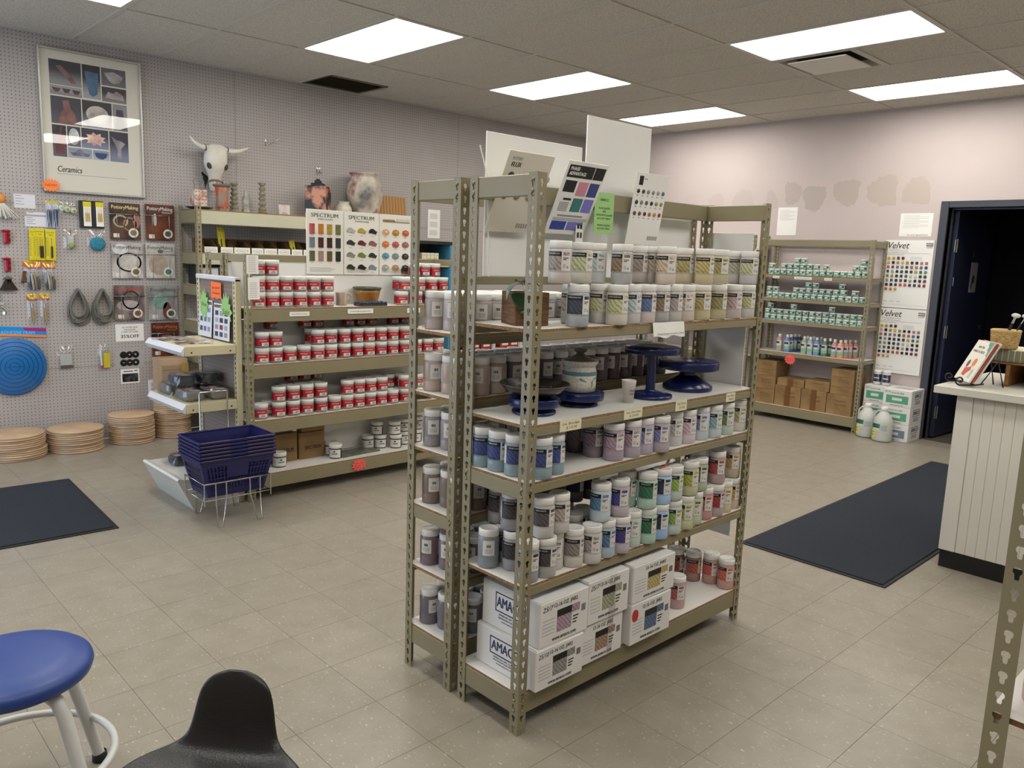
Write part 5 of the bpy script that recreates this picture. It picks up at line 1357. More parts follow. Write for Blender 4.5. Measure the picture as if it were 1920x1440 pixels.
t = slab('glaze_chart', 'PHASE ADVANTAGE chart with coloured swatches leaning on the rack top', 'chart', 2.042, 2.25, 2.002, 1.635, 1.88, .004, TL, FOAM)
Hc = .269
obj('header', G().box(-.093, .038, -.0008, .0003, Hc-.058, Hc-.014).mesh('header', BLACK), t); obj('header', G().box(.042, .096, -.0008, .0003, Hc-.058, Hc-.014).mesh('header', BLACK), t)
for s, zz in (('PHASE', Hc-.027), ('ADVANTAGE', Hc-.044)): obj('lettering', textmesh(s, .018, PAPER, .0002, .02, width=.045 if s == 'PHASE' else .085), t, (-.062 if s == 'PHASE' else -.042, -.0012, zz))
for (x0, x1, z0, z1, col) in ((-.018, .032, .148, .198, '#a06a78'), (.040, .09, .148, .198, '#2a3566'), (-.018, .032, .088, .138, '#1f5c58'), (.040, .09, .088, .138, '#5a5a9c'), (-.088, -.012, .018, .050, '#26357c'), (-.004, .076, .018, .050, '#5c5f9c')):
    obj('swatch', G().box(x0, x1, -.0012, .0003, z0, z1).mesh('swatch', ramp2('swatch_'+col[1:], col, tuple(min(1, v/255*1.5) for v in bytes.fromhex(col[1:])), 'wave', 60, .2, 1., .4, (1, .3, 1), dist=4)), t)
obj('text_panel', G().box(-.088, -.03, -.0008, .0003, .158, .200).mesh('text_panel', BLACK), t)
obj('text_panel', G().box(-.07, -.03, -.0008, .0003, .128, .136).mesh('text_panel', BLACK), t)
g = G()
for k in range(7): g.box(-.082, -.034, -.0007, .0003, .088+k*.005, .0905+k*.005)
g.box(-.07, .06, -.0007, .0003, .068, .0745)
for k in range(3): g.box(-.088, .09, -.0007, .0003, .053+k*.004, .0545+k*.004)
obj('fine_print', g.mesh('fine_print', GREYINK), t)
t = slab('glaze_chart', 'white chart of eighteen round glaze dots leaning on the rack top', 'chart', 2.462, 2.664, 1.972, 1.612, 1.883, .004, .16, FOAM)
chips(t, 3, .0085, -.001, -.078, .0315, .205, .042, ['#1c1c1e', '#4c4c4a', '#8f8f8a', '#9a8c88', '#a8a29c', '#4c6278', '#22242e', '#7c8288', '#5c6460', '#0e0e12', '#8c8c50', '#9c9440', '#4a463e', '#8c2c34', '#5c2428', '#a8624a', '#b0824a', '#9c3034'])
obj('logo', G().box(-.082, -.058, -.0008, .0003, .228, .262).mesh('logo', BLACK), t); g = G()
for k in range(6): g.box(.03+k*.011, .037+k*.011, -.0007, .0003, .02, .036)
for r in range(3):
    for c in range(6): g.box(-.084+c*.0315, -.074+c*.0315, -.0007, .0003, .187-r*.042, .190-r*.042)
g.box(-.052, -.034, -.0007, .0003, .25, .254); obj('fine_print', g.mesh('fine_print', GREYINK), t)
GRN_ = M('green_neon_card', '#98c47c', .7)
t = thing('green_card', 'bright green handwritten price card on the rack top', 'sign', (2.305, 1.952, 1.645)); obj('card', G().cbox(-.055, .055, 0, .001, 0, .148, .0003).mesh('card', GRN_), t)
for s, zz, ww in (('AMACO', .122, .05), ('FLUX GLAZES', .092, .062), ('AND', .08, .02), ('SATIN MATTE GLAZES', .067, .09), ('$ 21.95 / PINT', .054, .075), ('PHASE GLAZES', .03, .07), ('$ 22.50 / PINT', .018, .07)): obj('handwriting', textmesh(s, .014 if zz > .1 else .0095, INK, .0001, .0, width=ww), t, (0, -.0008, zz))
t = thing('colour_strip', 'narrow strip of small glaze samples hanging behind the green card', 'chart', (2.21, 1.985, 1.60)); obj('strip', G().box(-.02, .02, 0, .001, 0, .13).mesh('strip', PAPER), t)
for r in range(3):
    for c in range(2): obj('chip', G().cbox(-.014+c*.016, -.003+c*.016, -.002, .0, .025+r*.033, .045+r*.033, .001).mesh('chip', M('strip_chip%d%d' % (r, c), ['#3a3a38', '#4c504c', '#22201f', '#2e2624', '#7a4a4a', '#6a3a3c'][r*2+c], .3)), t)
t = thing('flagging_tape', 'bright pink tape strip lying on a blue jar lid', 'tape', (2.424, 1.70, .6475+.1345))
obj('strip', G().prism([(-.018, 0), (.02, .004), (.05, .035), (.045, .037), (.018, .008), (-.018, .003)], .006, lambda u, v, w_: (u, -.003+w_, v)).mesh('strip', M('pink_tape', '#d0605c', .5)), t)

# ================================================================== GOODS ON THE RED-LABEL RACK
def lathe_thing(name, label, cat, loc, prof, m, n=28, rot=0, part='body'):
    t = thing(name, label, cat, loc, rot); obj(part, G().lathe(prof, n).mesh(part, m), t); return t
OCH = ramp2('ochre_glaze', '#7a5220', '#a8752c', 'noise', 12, .3, .7, .3); GRG = M('green_rim_glaze', '#3f4a34', .3)
t = lathe_thing('planter_bowl', 'ochre glazed planter bowl with dark green rim on the red-label rack', 'bowl', (3.035, 4.648, 1.19+EPS), [(0, .004), (.05, 0), (.062, .0), (.074, .03), (.086, .075), (.092, .104), (.088, .104), (.08, .07), (.06, .02), (0, .015)], OCH, 32, part='bowl_wall')
obj('rim', G().lathe([(.0905, .096), (.0945, .104), (.099, .112), (.097, .118), (.09, .116), (.087, .104)], 32).mesh('rim', GRG), t)
MUG = ramp2('streaked_mug_glaze', '#5c5048', '#b09c86', 'noise', 20, .35, .65, .35, (1, 1, .25))
t = lathe_thing('mug', 'streaky grey brown pottery mug beside the stacked jars', 'mug', (2.812, 4.615, 1.19+EPS), [(0, .003), (.034, 0), (.038, .004), (.036, .03), (.038, .082), (.036, .084), (.034, .08), (.033, .008), (0, .007)], MUG, part='mug_wall')
obj('handle', G().tube([(.035, 0, .07), (.058, 0, .072), (.068, 0, .055), (.06, 0, .03), (.035, 0, .02)], .006, 8).mesh('handle', MUG), t, rot=-.2)
t = thing('crimped_dish', 'dark blue crimped clay dish lying in front of the ochre planter', 'dish', (2.985, 4.527, 1.19+EPS)); CRM = M('dark_blue_clay', '#242c44', .4)
obj('dish_base', G().cbox(-.112, .112, -.035, .035, 0, .012, .003).mesh('dish_base', CRM), t)
for k in range(9):
    for s in (-1, 1): obj('crimp', G().ell((0, 0, 0), (.0125, .007, .014), 8, 6).mesh('crimp', CRM), t, (-.1+k*.025, s*.030, .017))
def strip(name, label, x0, x1, z0, z1, y, text, rot=0):
    t = thing(name, label, 'sign', ((x0+x1)/2, y, (z0+z1)/2), rot); a, b = (x1-x0)/2, (z1-z0)/2
    obj('card', G().box(-a, a, -.001, 0, -b, b).mesh('card', PAPER), t)
    if text: obj('lettering', textmesh(text, b*.75, INK, .0001, 0, width=a*1.6), t, (0, -.0013, 0))
strip('shelf_sign', 'short white shelf sign below the left jars of the red-label rack', 2.364, 2.50, 1.138, 1.166, 4.478, 'Cone 5/6 Nova Glazes')
strip('shelf_sign', 'long white shelf sign below the ochre planter', 2.776, 2.972, 1.144, 1.175, 4.478, 'We reserve the right to limit quantities on all items')
strip('shelf_sign', 'white shelf sign at the right of the red-label rack', 3.25, 3.36, 1.140, 1.172, 4.478, 'Cone 5/6 Glazes')
def burst(name, label, loc, rx, rz, n, col, lines, face='y', depth=.0015, txt=.45):
    t = thing(name, label, 'sign', loc, 0 if face == 'y' else -PI/2)
    pl = []
    for k in range(2*n):
        a_ = PI*k/n; q = 1 if k % 2 == 0 else .70; pl.append((rx*q*math.cos(a_), rz*q*math.sin(a_)))
    obj('card', G().prism(pl, depth, lambda u, v, w_: (u, -w_, v)).mesh('card', M('neon_'+col[1:], col, .65)), t)
    for i, s in enumerate(lines): obj('handwriting', textmesh(s, rz*txt/max(1, len(lines)*.6), M('marker_dark', '#5a1c1c', .6), .0001, 0, .1, width=rx*1.15), t, (0, -depth-.0003, rz*.3*(len(lines)-1)/2-i*rz*.36))
burst('starburst_sign', 'coral starburst price sign on the bottom beam of the red-label rack', (2.866, 4.477, .118), .062, .045, 11, '#f0605a', ['Moyer Glaze', 'Buy 1', 'Get 1'])
for k, (z0, z1, dx) in enumerate(((1.395, 1.505, 0), (1.245, 1.375, .006))):
    t = thing('price_list', '%s paper price list taped to the red-label rack post' % ('upper' if k == 0 else 'lower'), 'paper', (2.128+dx, 4.474, z0)); obj('sheet', G().box(-.037, .037, 0, .001, 0, z1-z0).mesh('sheet', PAPER), t)
    g = G()
    for q in range(9): g.box(-.026, .02, -.0004, .0002, .012+q*.0105, .016+q*.0105)
    obj('print', g.mesh('print', LG), t)
# brown maker's cartons and a tray on the bottom shelf
def kbox(label, x0, x1, y0, y1, z0, z1, text, face='y', group=None, tape=False, m=KRAFT):
    t = thing('cardboard_box', label, 'box', ((x0+x1)/2, (y0+y1)/2, z0+EPS), 0, group); a, b, h = (x1-x0)/2, (y1-y0)/2, z1-z0-.0012
    obj('box_body', G().cbox(-a, a, -b, b, 0, h, .002).mesh('box_body', m), t)
    if face == 'y':
        if text: obj('lettering', textmesh(text, h*.2, INK, .0002, .02, width=a*1.25), t, (a*.1, -b-.0004, h*.4))
    else:
        if tape: obj('tape', G().box(-a-.0008, -a+.0002, -.03, .03, 0, h).mesh('tape', M('brown_tape', '#6f4a26', .3)), t)
        if text:
            for i, s in enumerate(text.split('|')): obj('lettering', textmesh(s, h*.12, M('carton_print', '#4a3a2c', .7), .0002, 0, width=b*.9), t, (-a-.0006, -b*.1, h*(.7-i*.2)), -PI/2)
    obj('flap_seam', G().box(-a+.004, a-.004, -.001, .001, h-.0002, h+.0006).mesh('flap_seam', M('dark_cardboard', '#5c4020', .9)), t)
    return t
kbox('brown SPECTRUM carton left on the bottom shelf', 2.335, 2.512, 4.672, 4.744, .165, .355, 'SPECTRUM')
kbox('brown SPECTRUM carton right of its twin on the bottom shelf', 2.525, 2.715, 4.672, 4.744, .165, .345, 'SPECTRUM')
kbox('small brown box on top of the right SPECTRUM carton', 2.545, 2.72, 4.676, 4.742, .346, .41, '')
t = thing('display_tray', 'flat dark printed tray leaning back on the bottom shelf', 'tray', (2.93, 4.60, .1656), .05); obj('tray', G().cbox(-.16, .16, -.05, .09, 0, .012, .003).mesh('tray', ramp2('tray_print', '#3c3c36', '#6a6a5c', 'noise', 20, .3, .7, .4)), t)
# ---- three sample boards
def board3(label, x0, x1, title, sub, shape, cols, ncol):
    t = thing('sample_board', label, 'chart', ((x0+x1)/2, 4.737, 1.388)); a = (x1-x0)/2-.002; H = .422
    obj('board', G().cbox(-a, a, 0, .006, 0, H, .001).mesh('board', M('warm_white_board', '#e3e1d8', .5)), t)
    if title:
        obj('lettering', textmesh(title, .036, M('spectrum_print', '#33452f', .5), .0002, .015, width=a*1.45), t, (-a*.02, -.0008, H-.038)); obj('lettering', textmesh(sub, .014, INK, .0002, .01, width=a*.8), t, (.0, -.0008, H-.062))
    else:
        obj('header_band', G().box(-a*.8, a*.9, -.0008, .0003, H-.056, H-.034).mesh('header_band', M('header_tan', '#a58f6c', .5)), t); obj('header_patch', G().box(-a*.05, a*.9, -.0011, -.0003, H-.044, H-.024).mesh('header_patch', PAPER), t)
        obj('lettering', textmesh('spectrum', .026, GREYINK, .0002, 0, width=a*.85), t, (a*.45, -.0014, H-.032)); obj('lettering', textmesh(sub, .013, INK, .0002, .02, width=a*.75), t, (-a*.42, -.0013, H-.046))
    g = G()
    for k in range(4): g.box(-a*.85, a*(.3+.12*(k % 3)), -.0006, .0003, .018+k*.008, .0205+k*.008)
    rows = len(cols)//ncol; k = 0
    for r in range(rows):
        for c in range(ncol):
            cx = -a+(2*a)*(c+.5)/ncol*.94+.06*a; cz = H-.125-r*.082 if ncol == 3 else H-.125-r*.088
            m = M('tile_'+cols[k], cols[k], .2, 0, .6, .12, 40); k += 1
            if shape == 'tube':
                q = G()
                for i in range(8):
                    a0, a1 = PI*i/8, PI*(i+1)/8
                    q.add([(-.020*math.cos(a0), -.009*math.sin(a0), -.033), (-.020*math.cos(a1), -.009*math.sin(a1), -.033), (-.020*math.cos(a1), -.009*math.sin(a1), .033), (-.020*math.cos(a0), -.009*math.sin(a0), .033)], [(0, 1, 2, 3)], 0, True)
                q.add([(-.020*math.cos(PI*i/8), -.009*math.sin(PI*i/8), .033) for i in range(9)], [tuple(range(9))]); q.add([(-.020*math.cos(PI*i/8), -.009*math.sin(PI*i/8), -.033) for i in range(9)], [tuple(range(9))[::-1]])
            elif shape == 'fish':
                pl = [(-.034, -.008), (-.030, .006), (-.018, .018), (-.002, .020), (.014, .012), (.022, .004), (.036, .002), (.028, -.008), (.024, -.019), (.016, -.014), (.006, -.016), (-.004, -.010), (-.014, -.012)]
                q = G().prism(pl, .007, lambda u, v, w_: (u, -w_, v))
            else:
                pl = [(.031*(1 if i % 2 == 0 else .86)*math.cos(2*PI*i/16), .024*(1 if i % 2 == 0 else .84)*math.sin(2*PI*i/16)) for i in range(16)]
                q = G().prism(pl, .006, lambda u, v, w_: (u, -w_, v)).ell((0, -.006, 0), (.016, .005, .012), 10, 6)
            obj('glaze_tile', q.mesh('glaze_tile', m), t, (cx, 0, cz)); g.box(cx-.012, cx+.010, -.0006, .0003, cz-.034 if shape != 'tube' else cz-.044, cz-.031 if shape != 'tube' else cz-.042)
    obj('fine_print', g.mesh('fine_print', GREYINK), t); return t
board3('SPECTRUM sample board with twelve upright half-tube tiles', 2.625, 2.905, 'SPECTRUM', 'SHINO GLAZES', 'tube', ['#b0524a', '#b5742c', '#a88c30', '#6a6e40', '#6e747c', '#4a2026', '#38201f', '#2c3434', '#5a5c3a', '#9c8076', '#63502c', '#23251f'], 4)
board3('SPECTRUM sample board with twelve fish-shaped tiles', 2.906, 3.19, 'SPECTRUM', 'FLOATING GLAZES', 'fish', ['#b0aea4', '#b09a3c', '#242628', '#3c3438', '#6a2c38', '#8c5a5c', '#84867a', '#6c8244', '#30362a', '#33332f', '#1a1c26', '#7c8a94'], 3)
b3 = board3('sample board with twelve scalloped shell tiles beside the narrow rack', 3.191, 3.465, None, 'FLOWING GLAZES', 'shell', ['#cda57c', '#b08338', '#c05c2c', '#d0743c', '#b05c60', '#9a6468', '#5c8ca0', '#7c8a92', '#2c3436', '#a5a598', '#b08a68', '#3c3a34'], 3)
obj('photo', G().box(.05, .118, -.0008, .0003, .01, .048).mesh('photo', ramp2('photo_print', '#2c2622', '#c48a58', 'noise', 40, .35, .6, .5)), b3)
# ================================================================== POTTERY ON THE WALL RACK
ZD = 1.834+EPS
t = thing('ceramic_lantern', 'spiky ceramic lantern with loop handle at the left end of the wall rack', 'pottery', (2.645, 6.50, ZD+.022)); LT = ramp2('lantern_glaze', '#a86a55', '#cfc4b5', 'noise', 18, .35, .6, .5)
obj('box', G().cbox(-.052, .052, -.05, .05, 0, .135, .006).mesh('box', LT), t)
for zz in (.03, .06, .09, .12):
    for k in range(4): obj('spike', G().lathe([(.005, 0), (.003, .012), (0, .018)], 6).mesh('spike', LT), t, (-.04+k*.026, -.05, zz), (PI/2, 0, 0))
obj('handle', G().tube([(-.035, 0, .135), (-.03, 0, .175), (-.04, 0, .20), (-.02, 0, .225), (.025, 0, .225), (.042, 0, .20), (.03, 0, .165), (.035, 0, .135)], .006, 7).mesh('handle', M('grey_clay_handle', '#7c7a76', .4)), t)
lathe_thing('black_dish', 'shallow black dish under the spiky ceramic lantern', 'dish', (2.645, 6.49, ZD), [(0, .004), (.05, 0), (.07, .004), (.108, .018), (.111, .02), (.106, .02), (.065, .010), (0, .009)], M('black_dish_glaze', '#17140f', .35), 30)
ORV = ramp2('orange_vase_glaze', '#8a7868', '#b5562c', 'noise', 14, .42, .58, .4)
t = lathe_thing('footed_vase', 'orange and grey footed vase below the cow skull', 'vase', (2.822, 6.46, ZD+.028), [(0, .002), (.045, 0), (.05, .01), (.046, .06), (.050, .12), (.055, .16), (.05, .165), (.04, .1), (0, .05)], ORV, 20)
for k in range(3): obj('foot', G().lathe([(.016, 0), (.013, .02), (.018, .034)], 10).mesh('foot', ORV), t, (.036*math.cos(2.1*k+.6), .036*math.sin(2.1*k+.6), -.028))
obj('ruffle', G().lathe([(.053+.0, .158), (.070, .170), (.074, .180), (.066, .186), (.055, .180)], 20).mesh('ruffle', M('vase_ruffle', '#6f6258', .5)), t)
# cow skull mounted on the wall
SK = ramp2('bone_white_clay', '#c4bfb2', '#dedad0', 'noise', 8, .3, .7, .6)
t = thing('cow_skull', 'white ceramic cow skull with horns hung on the pegboard wall', 'skull', (2.832, 6.632, 2.005), (.16, 0, 0))
st = [(.0, .030, .028, 0), (.03, .042, .036, 0), (.07, .046, .042, 0), (.12, .052, .05, 0), (.17, .078, .06, 0), (.22, .094, .068, 0), (.28, .092, .066, 0), (.33, .085, .056, 0), (.36, .07, .04, 0), (.372, .04, .02, 0)]
V = []; F = []; n = 18
for z, rx, ry, _ in st:
    for k in range(n):
        a_ = 2*PI*k/n; c, s = math.cos(a_), math.sin(a_); V.append((rx*math.copysign(abs(c)**.8, c), ry*math.copysign(abs(s)**.9, s), z))
for j in range(len(st)-1):
    for k in range(n): F.append((j*n+k, j*n+(k+1) % n, (j+1)*n+(k+1) % n, (j+1)*n+k))
g = G().add(V, F, 0, True); g.add(V[-n:], [tuple(range(n))], 0); g.add(V[:n], [tuple(range(n))[::-1]], 0); sk = obj('cranium', g.mesh('cranium', SK), t)
for s in (-1, 1):
    obj('eye_socket', G().ell((0, 0, 0), (.018, .012, .026), 12, 8).mesh('eye_socket', M('socket_dark', '#3a342c', .8)), sk, (s*.072, -.048, .20), (0, s*.35, s*.5))
    obj('horn', G().tube([(s*.07, 0, .335), (s*.115, -.005, .338), (s*.16, -.012, .352), (s*.20, -.02, .38), (s*.228, -.022, .415)] if s < 0 else [(s*.07, 0, .335), (s*.13, -.005, .328), (s*.19, -.012, .338), (s*.235, -.02, .358), (s*.27, -.022, .375)], [.024, .023, .019, .012, .003], 10).mesh('horn', SK), t)
    obj('horn_binding', G().lathe([(.0245, -.004), (.0255, 0), (.0245, .004)], 12).mesh('horn_binding', M('dark_cord', '#2c241c', .8)), t, (s*.092, -.002, .336), (0, PI/2, 0))
    obj('nasal_bone', G().ell((0, 0, 0), (.013, .014, .05), 10, 8).mesh('nasal_bone', SK), t, (s*.017, -.038, .05))
obj('rope', G().tube([(-.055, -.02, .075), (-.045, -.05, .09), (0, -.062, .092), (.045, -.05, .08), (.06, -.015, .068)], .0065, 7).mesh('rope', M('rope_brown', '#8a6f58', .8)), t)
t = thing('raven_tuft', 'black feather tuft beside the cow skull', 'feathers', (2.79, 6.675, 2.05))
for k in range(7): obj('feather', G().tube([(0, 0, .06), (-.012-.006*k, -.02, .03+.01*k), (-.03-.006*(k % 4), -.03, -.03+.022*k)], [.012, .009, .002], 6).mesh('feather', M('black_feather', '#12110f', .8)), t)
GRS = ramp2('stick_glaze', '#6c6656', '#8a8472', 'noise', 20, .3, .7, .4); BRS = M('stick_brown_glaze', '#6e4a2a', .35)
def stick(label, x, h, foot):
    p = [(0, 0), (.036, 0), (.038, .012), (.030, .02)]; z = .02; k = 0
    while z < h-.03:
        q = (h-.05)/5; r = .034-.002*k; p += [(r*.58, z), (r*.95, z+q*.25), (r*1.08, z+q*.5), (r*.95, z+q*.75), (r*.58, z+q*.98)]; z += q; k += 1
    p += [(.018, h-.028), (.03, h-.012), (.033, h), (.028, h-.004), (0, h-.008)]
    t = lathe_thing('candlestick', label, 'candlestick', (x, 6.50, ZD), p, GRS, 20); obj('foot_ring', G().lathe([(.0365, .002), (.0395, .006), (.0385, .014)], 20).mesh('foot_ring', foot), t)
stick('grey beaded candlestick nearer the cow skull', 2.942, .238, GRS); stick('taller beaded candlestick with brown foot, right of the slim bottle', 3.19, .258, BRS)
lathe_thing('slim_bottle', 'slim pale glazed bottle between two candlesticks', 'bottle', (3.042, 6.50, ZD), [(0, 0), (.032, 0), (.034, .01), (.024, .05), (.032, .10), (.028, .12), (.015, .145), (.013, .17), (.017, .184), (.012, .184), (0, .17)], ramp2('pale_bottle_glaze', '#7c7c70', '#aeb0a4', 'noise', 22, .35, .65, .35), 20)
t = thing('clay_tile', 'small white clay tile with dark edge on the wall rack', 'tile', (3.385, 6.50, ZD)); obj('tile', G().cbox(-.052, .052, -.02, .022, 0, .088, .004).mesh('tile', ramp2('white_clay', '#b5a9a0', '#d0c8c0', 'noise', 15, .35, .65, .6)), t)
obj('fold', G().prism([(-.04, .0), (.045, .0), (.02, .02), (-.01, .028)], .006, lambda u, v, w_: (u, -.02-w_, v)).mesh('fold', M('grey_clay_fold', '#9a9690', .6)), t)
RK = ramp2('raku_glaze', '#22242a', '#c4876c', 'noise', 9, .44, .56, .45)
t = thing('raku_bottle', 'square black and salmon raku bottle with stepped black stopper', 'bottle', (3.722, 6.50, ZD), .75); obj('body', G().cbox(-.093, .093, -.093, .093, 0, .275, .006).mesh('body', RK), t)
obj('neck', G().cbox(-.05, .05, -.05, .05, .276, .30, .004).mesh('neck', M('raku_black', '#1a1b1d', .5)), t); obj('stopper', G().cbox(-.025, .03, -.025, .025, .30, .325, .003).cbox(-.01, .02, -.015, .015, .325, .338, .002).mesh('stopper', M('raku_black', '#1a1b1d', .5)), t)
lathe_thing('round_pot', 'small cream crackle pot beside the big vase', 'pot', (3.965, 6.47, ZD), [(0, 0), (.05, 0), (.075, .05), (.078, .09), (.06, .125), (.05, .135), (.054, .15), (.058, .155), (.05, .154), (.045, .135), (0, .12)], ramp2('cream_crackle', '#a8a494', '#c4c0b0', 'noise', 20, .3, .7, .35), 28)
BV = bpy.data.materials.new('smoky_vase_glaze'); nt, N, L, b_ = nodes(BV); tc = N.new('ShaderNodeTexCoord'); n1 = N.new('ShaderNodeTexNoise'); n1.inputs['Scale'].default_value = 5; n1.inputs['Detail'].default_value = 5
r1 = N.new('ShaderNodeValToRGB'); L.new(tc.outputs['Object'], n1.inputs['Vector']); L.new(n1.outputs[0], r1.inputs[0]); L.new(r1.outputs[0], b_.inputs['Base Color']); cr = r1.color_ramp; b_.inputs['Roughness'].default_value = .4
cr.elements[0].position = .32; cr.elements[0].color = lin('#4a4a50'); cr.elements[1].position = .46; cr.elements[1].color = lin('#a89f90'); e = cr.elements.new(.56); e.color = lin('#c4bbab'); e = cr.elements.new(.66); e.color = lin('#8a5050'); e = cr.elements.new(.70); e.color = lin('#b5ab9c')
lathe_thing('tall_vase', 'big smoky raku vase with wide rim on the wall rack', 'vase', (4.21, 6.50, ZD), [(0, 0), (.095, 0), (.10, .01), (.135, .09), (.165, .19), (.172, .26), (.155, .33), (.125, .38), (.122, .405), (.143, .422), (.145, .432), (.135, .430), (.112, .40), (.11, .36), (0, .3)], BV, 40)
t = thing('striped_cardboard', 'kraft cardboard sheet with diagonal stripes behind the sample boards', 'cardboard', (4.47, 6.60, ZD), (-.12, 0, 0)); KS = ramp2('striped_kraft', '#7d5c34', '#a8804e', 'wave', 9, .05, .12, .8, (1, 1, -1))
obj('sheet', G().cbox(-.06, .30, -.004, .0, 0, .255, .001).mesh('sheet', KS), t)
obj('logo_ring', G().lathe([(.030, -.001), (.034, -.001)], 20).lathe([(.018, -.001), (.022, -.001)], 20).mesh('logo_ring', M('red_print', '#a8402c', .6)), t, (.12, -.0055, .05), (PI/2, 0, 0))
# bins with yellow-carded tools
BIN = [(2.640, 2.748), (2.775, 2.878), (2.888, 3.026), (3.040, 3.145), (3.152, 3.268), (3.278, 3.392), (3.406, 3.508), (3.52, 3.625)]
LB = M('bin_label_white', '#d6d4cc', .6); KD = M('kraft_inside', '#5e4426', .85)
for k, (x0, x1) in enumerate(BIN):
    t = thing('parts_bin', 'open cardboard bin with white label, %s from left on the wall rack' % ORD[k], 'bin', ((x0+x1)/2, 6.40, 1.495+EPS), 0, 'cardboard bins on the wall rack'); a = (x1-x0)/2
    obj('front', G().box(-a, a, -.002, .001, 0, .048).mesh('front', LB), t)
    obj('label_frame', G().add([(a*.75*q*math.cos(2*PI*i/20), -.0026, .02+.014*q*math.sin(2*PI*i/20)) for q in (1, .9) for i in range(20)], [(i, (i+1) % 20, 20+(i+1) % 20, 20+i) for i in range(20)]).mesh('label_frame', M('blue_ink', '#46587c', .6)), t); obj('print', G().box(-a*.4, a*.4, -.0026, -.002, .017, .022).mesh('print', GREYINK), t)
    for s in (-1, 1): obj('side', G().prism([(0, 0), (.24, 0), (.24, .115), (.10, .105), (0, .048)], .002, lambda u, v, w_: (s*(a-.002)+w_-.001, u+.002, v)).mesh('side', KD), t)
    obj('back', G().box(-a, a, .242, .244, 0, .115).mesh('back', KD), t); obj('base', G().box(-a, a, .002, .242, 0, .002).mesh('base', KD), t)
YEL = M('yellow_card', '#d2c21c', .55)
def ycard(label, loc, rot, w, h, handle='#2c1c14', n=2, letters='CLAY TOOL'):
    t = thing('carded_tool', label, 'clay tool', loc, rot); obj('card', G().cbox(-w/2, w/2, -.0008, .0008, -h, 0, .0003).mesh('card', YEL), t)
    obj('lettering', textmesh(letters, w*.22, INK, .0001, .01, width=w*.8), t, (0, -.0012, -h*.11)); obj('lettering', textmesh('TOOL', w*.2, INK, .0001, .01, width=w*.4), t, (0, -.0012, -h*.19))
    g = G()
    for k in range(11): g.box(-w*.46, -w*.2, -.0011, -.0007, -h*(.3+.055*k), -h*(.288+.055*k))
    obj('ruler_print', g.mesh('ruler_print', INK), t)
    for k in range(n): obj('tool_handle', G().tube([((k-(n-1)/2)*w*.26+w*.08, -.007, -h*.92), ((k-(n-1)/2)*w*.26+w*.08, -.007, -h*.55)], w*.11, 8).tube([((k-(n-1)/2)*w*.26+w*.08, -.006, -h*.55), ((k-(n-1)/2)*w*.26+w*.08, -.006, -h*.28)], w*.02, 6).mesh('tool_handle', M('handle_'+handle[1:], handle, .4)), t)
for k, (x, z, r) in enumerate(((2.806, 1.705, -.06), (2.824, 1.70, -.03), (2.842, 1.695, .0))): ycard('yellow carded tool standing in the second bin, %s from left' % ORD[k], (x, 6.50+.014*k, z), (-.12, r, 0), .042, .18, n=1)
ycard('yellow carded tool leaning in the last cardboard bin', (3.457, 6.50, 1.62), (-.2, -.08, 0), .05, .11, n=1)
for k, x in enumerate((2.80, 3.25, 3.7)):
    t = thing('storage_bin', 'black storage bin, %s from left on the lower wall rack' % ORD[k], 'bin', (x, 6.52, 1.235+EPS)); obj('bin_body', G().cbox(-.2, .2, -.13, .13, 0, .145, .008).mesh('bin_body', M('black_bin', '#1d1d1f', .6)), t); obj('bin_rim', G().cbox(-.208, .208, -.138, .138, .135, .15, .004).mesh('bin_rim', M('black_bin', '#1d1d1f', .6)), t)
t = thing('framed_notice', 'dark framed notice standing on the wall rack end', 'picture', (2.66, 6.355, 1.235+EPS), (-.1, 0, .0)); 
obj('frame', G().cbox(-.085, .085, -.006, .006, 0, .15, .003).mesh('frame', M('navy_frame', '#2a3450', .4)), t); obj('sheet', G().box(-.07, .07, -.0075, -.006, .014, .136).mesh('sheet', LG), t)
t = thing('paper_pad', 'white cut-corner paper pad on the lower wall rack', 'paper', (2.70, 6.36, .945+EPS)); obj('pad', G().prism([(-.1, 0), (.1, 0), (.1, .09), (.05, .14), (-.1, .14)], .012, lambda u, v, w_: (u, w_, v)).mesh('pad', PAPER), t)
# things right of the wall rack, seen through the racks
t = thing('blue_cabinet', 'blue-sided open cabinet against the pegboard wall', 'cabinet', (4.90, 6.50, 0)); BLC = M('blue_cabinet_paint', '#3f7fa0', .5)
obj('side_panel', G().cbox(.20, .222, -.19, .19, 0, 1.64, .003).mesh('side_panel', BLC), t); obj('side_panel', G().cbox(-.222, -.20, -.19, .19, 0, 1.64, .003).mesh('side_panel', BLC), t); obj('top_panel', G().cbox(-.235, .235, -.20, .195, 1.64, 1.672, .003).mesh('top_panel', M('black_laminate', '#1b1a19', .4)), t)
obj('back_panel', G().box(-.2, .2, .17, .18, 0, 1.64).mesh('back_panel', M('dark_back_panel', '#4a4640', .7)), t)
for z in (.1, .5, .95, 1.44): obj('shelf', G().cbox(-.2, .2, -.18, .17, z-.02, z, .002).mesh('shelf', M('cream_shelf', '#c4b98a', .5)), t)
for k in range(4):
    q = thing('cream_book', 'cream boxed set, %s from left in the blue cabinet' % ORD[k], 'book', (4.79+k*.052, 6.42, 1.44+EPS), 0, 'cream boxed sets in the blue cabinet'); obj('cover', G().cbox(-.0245, .0245, -.09, .09, 0, .115, .002).mesh('cover', M('cream_cover', '#c9c2a4', .5)), q); obj('spine_line', G().box(-.018, .018, -.0906, -.0898, .09, .094).mesh('spine_line', GREYINK), q)
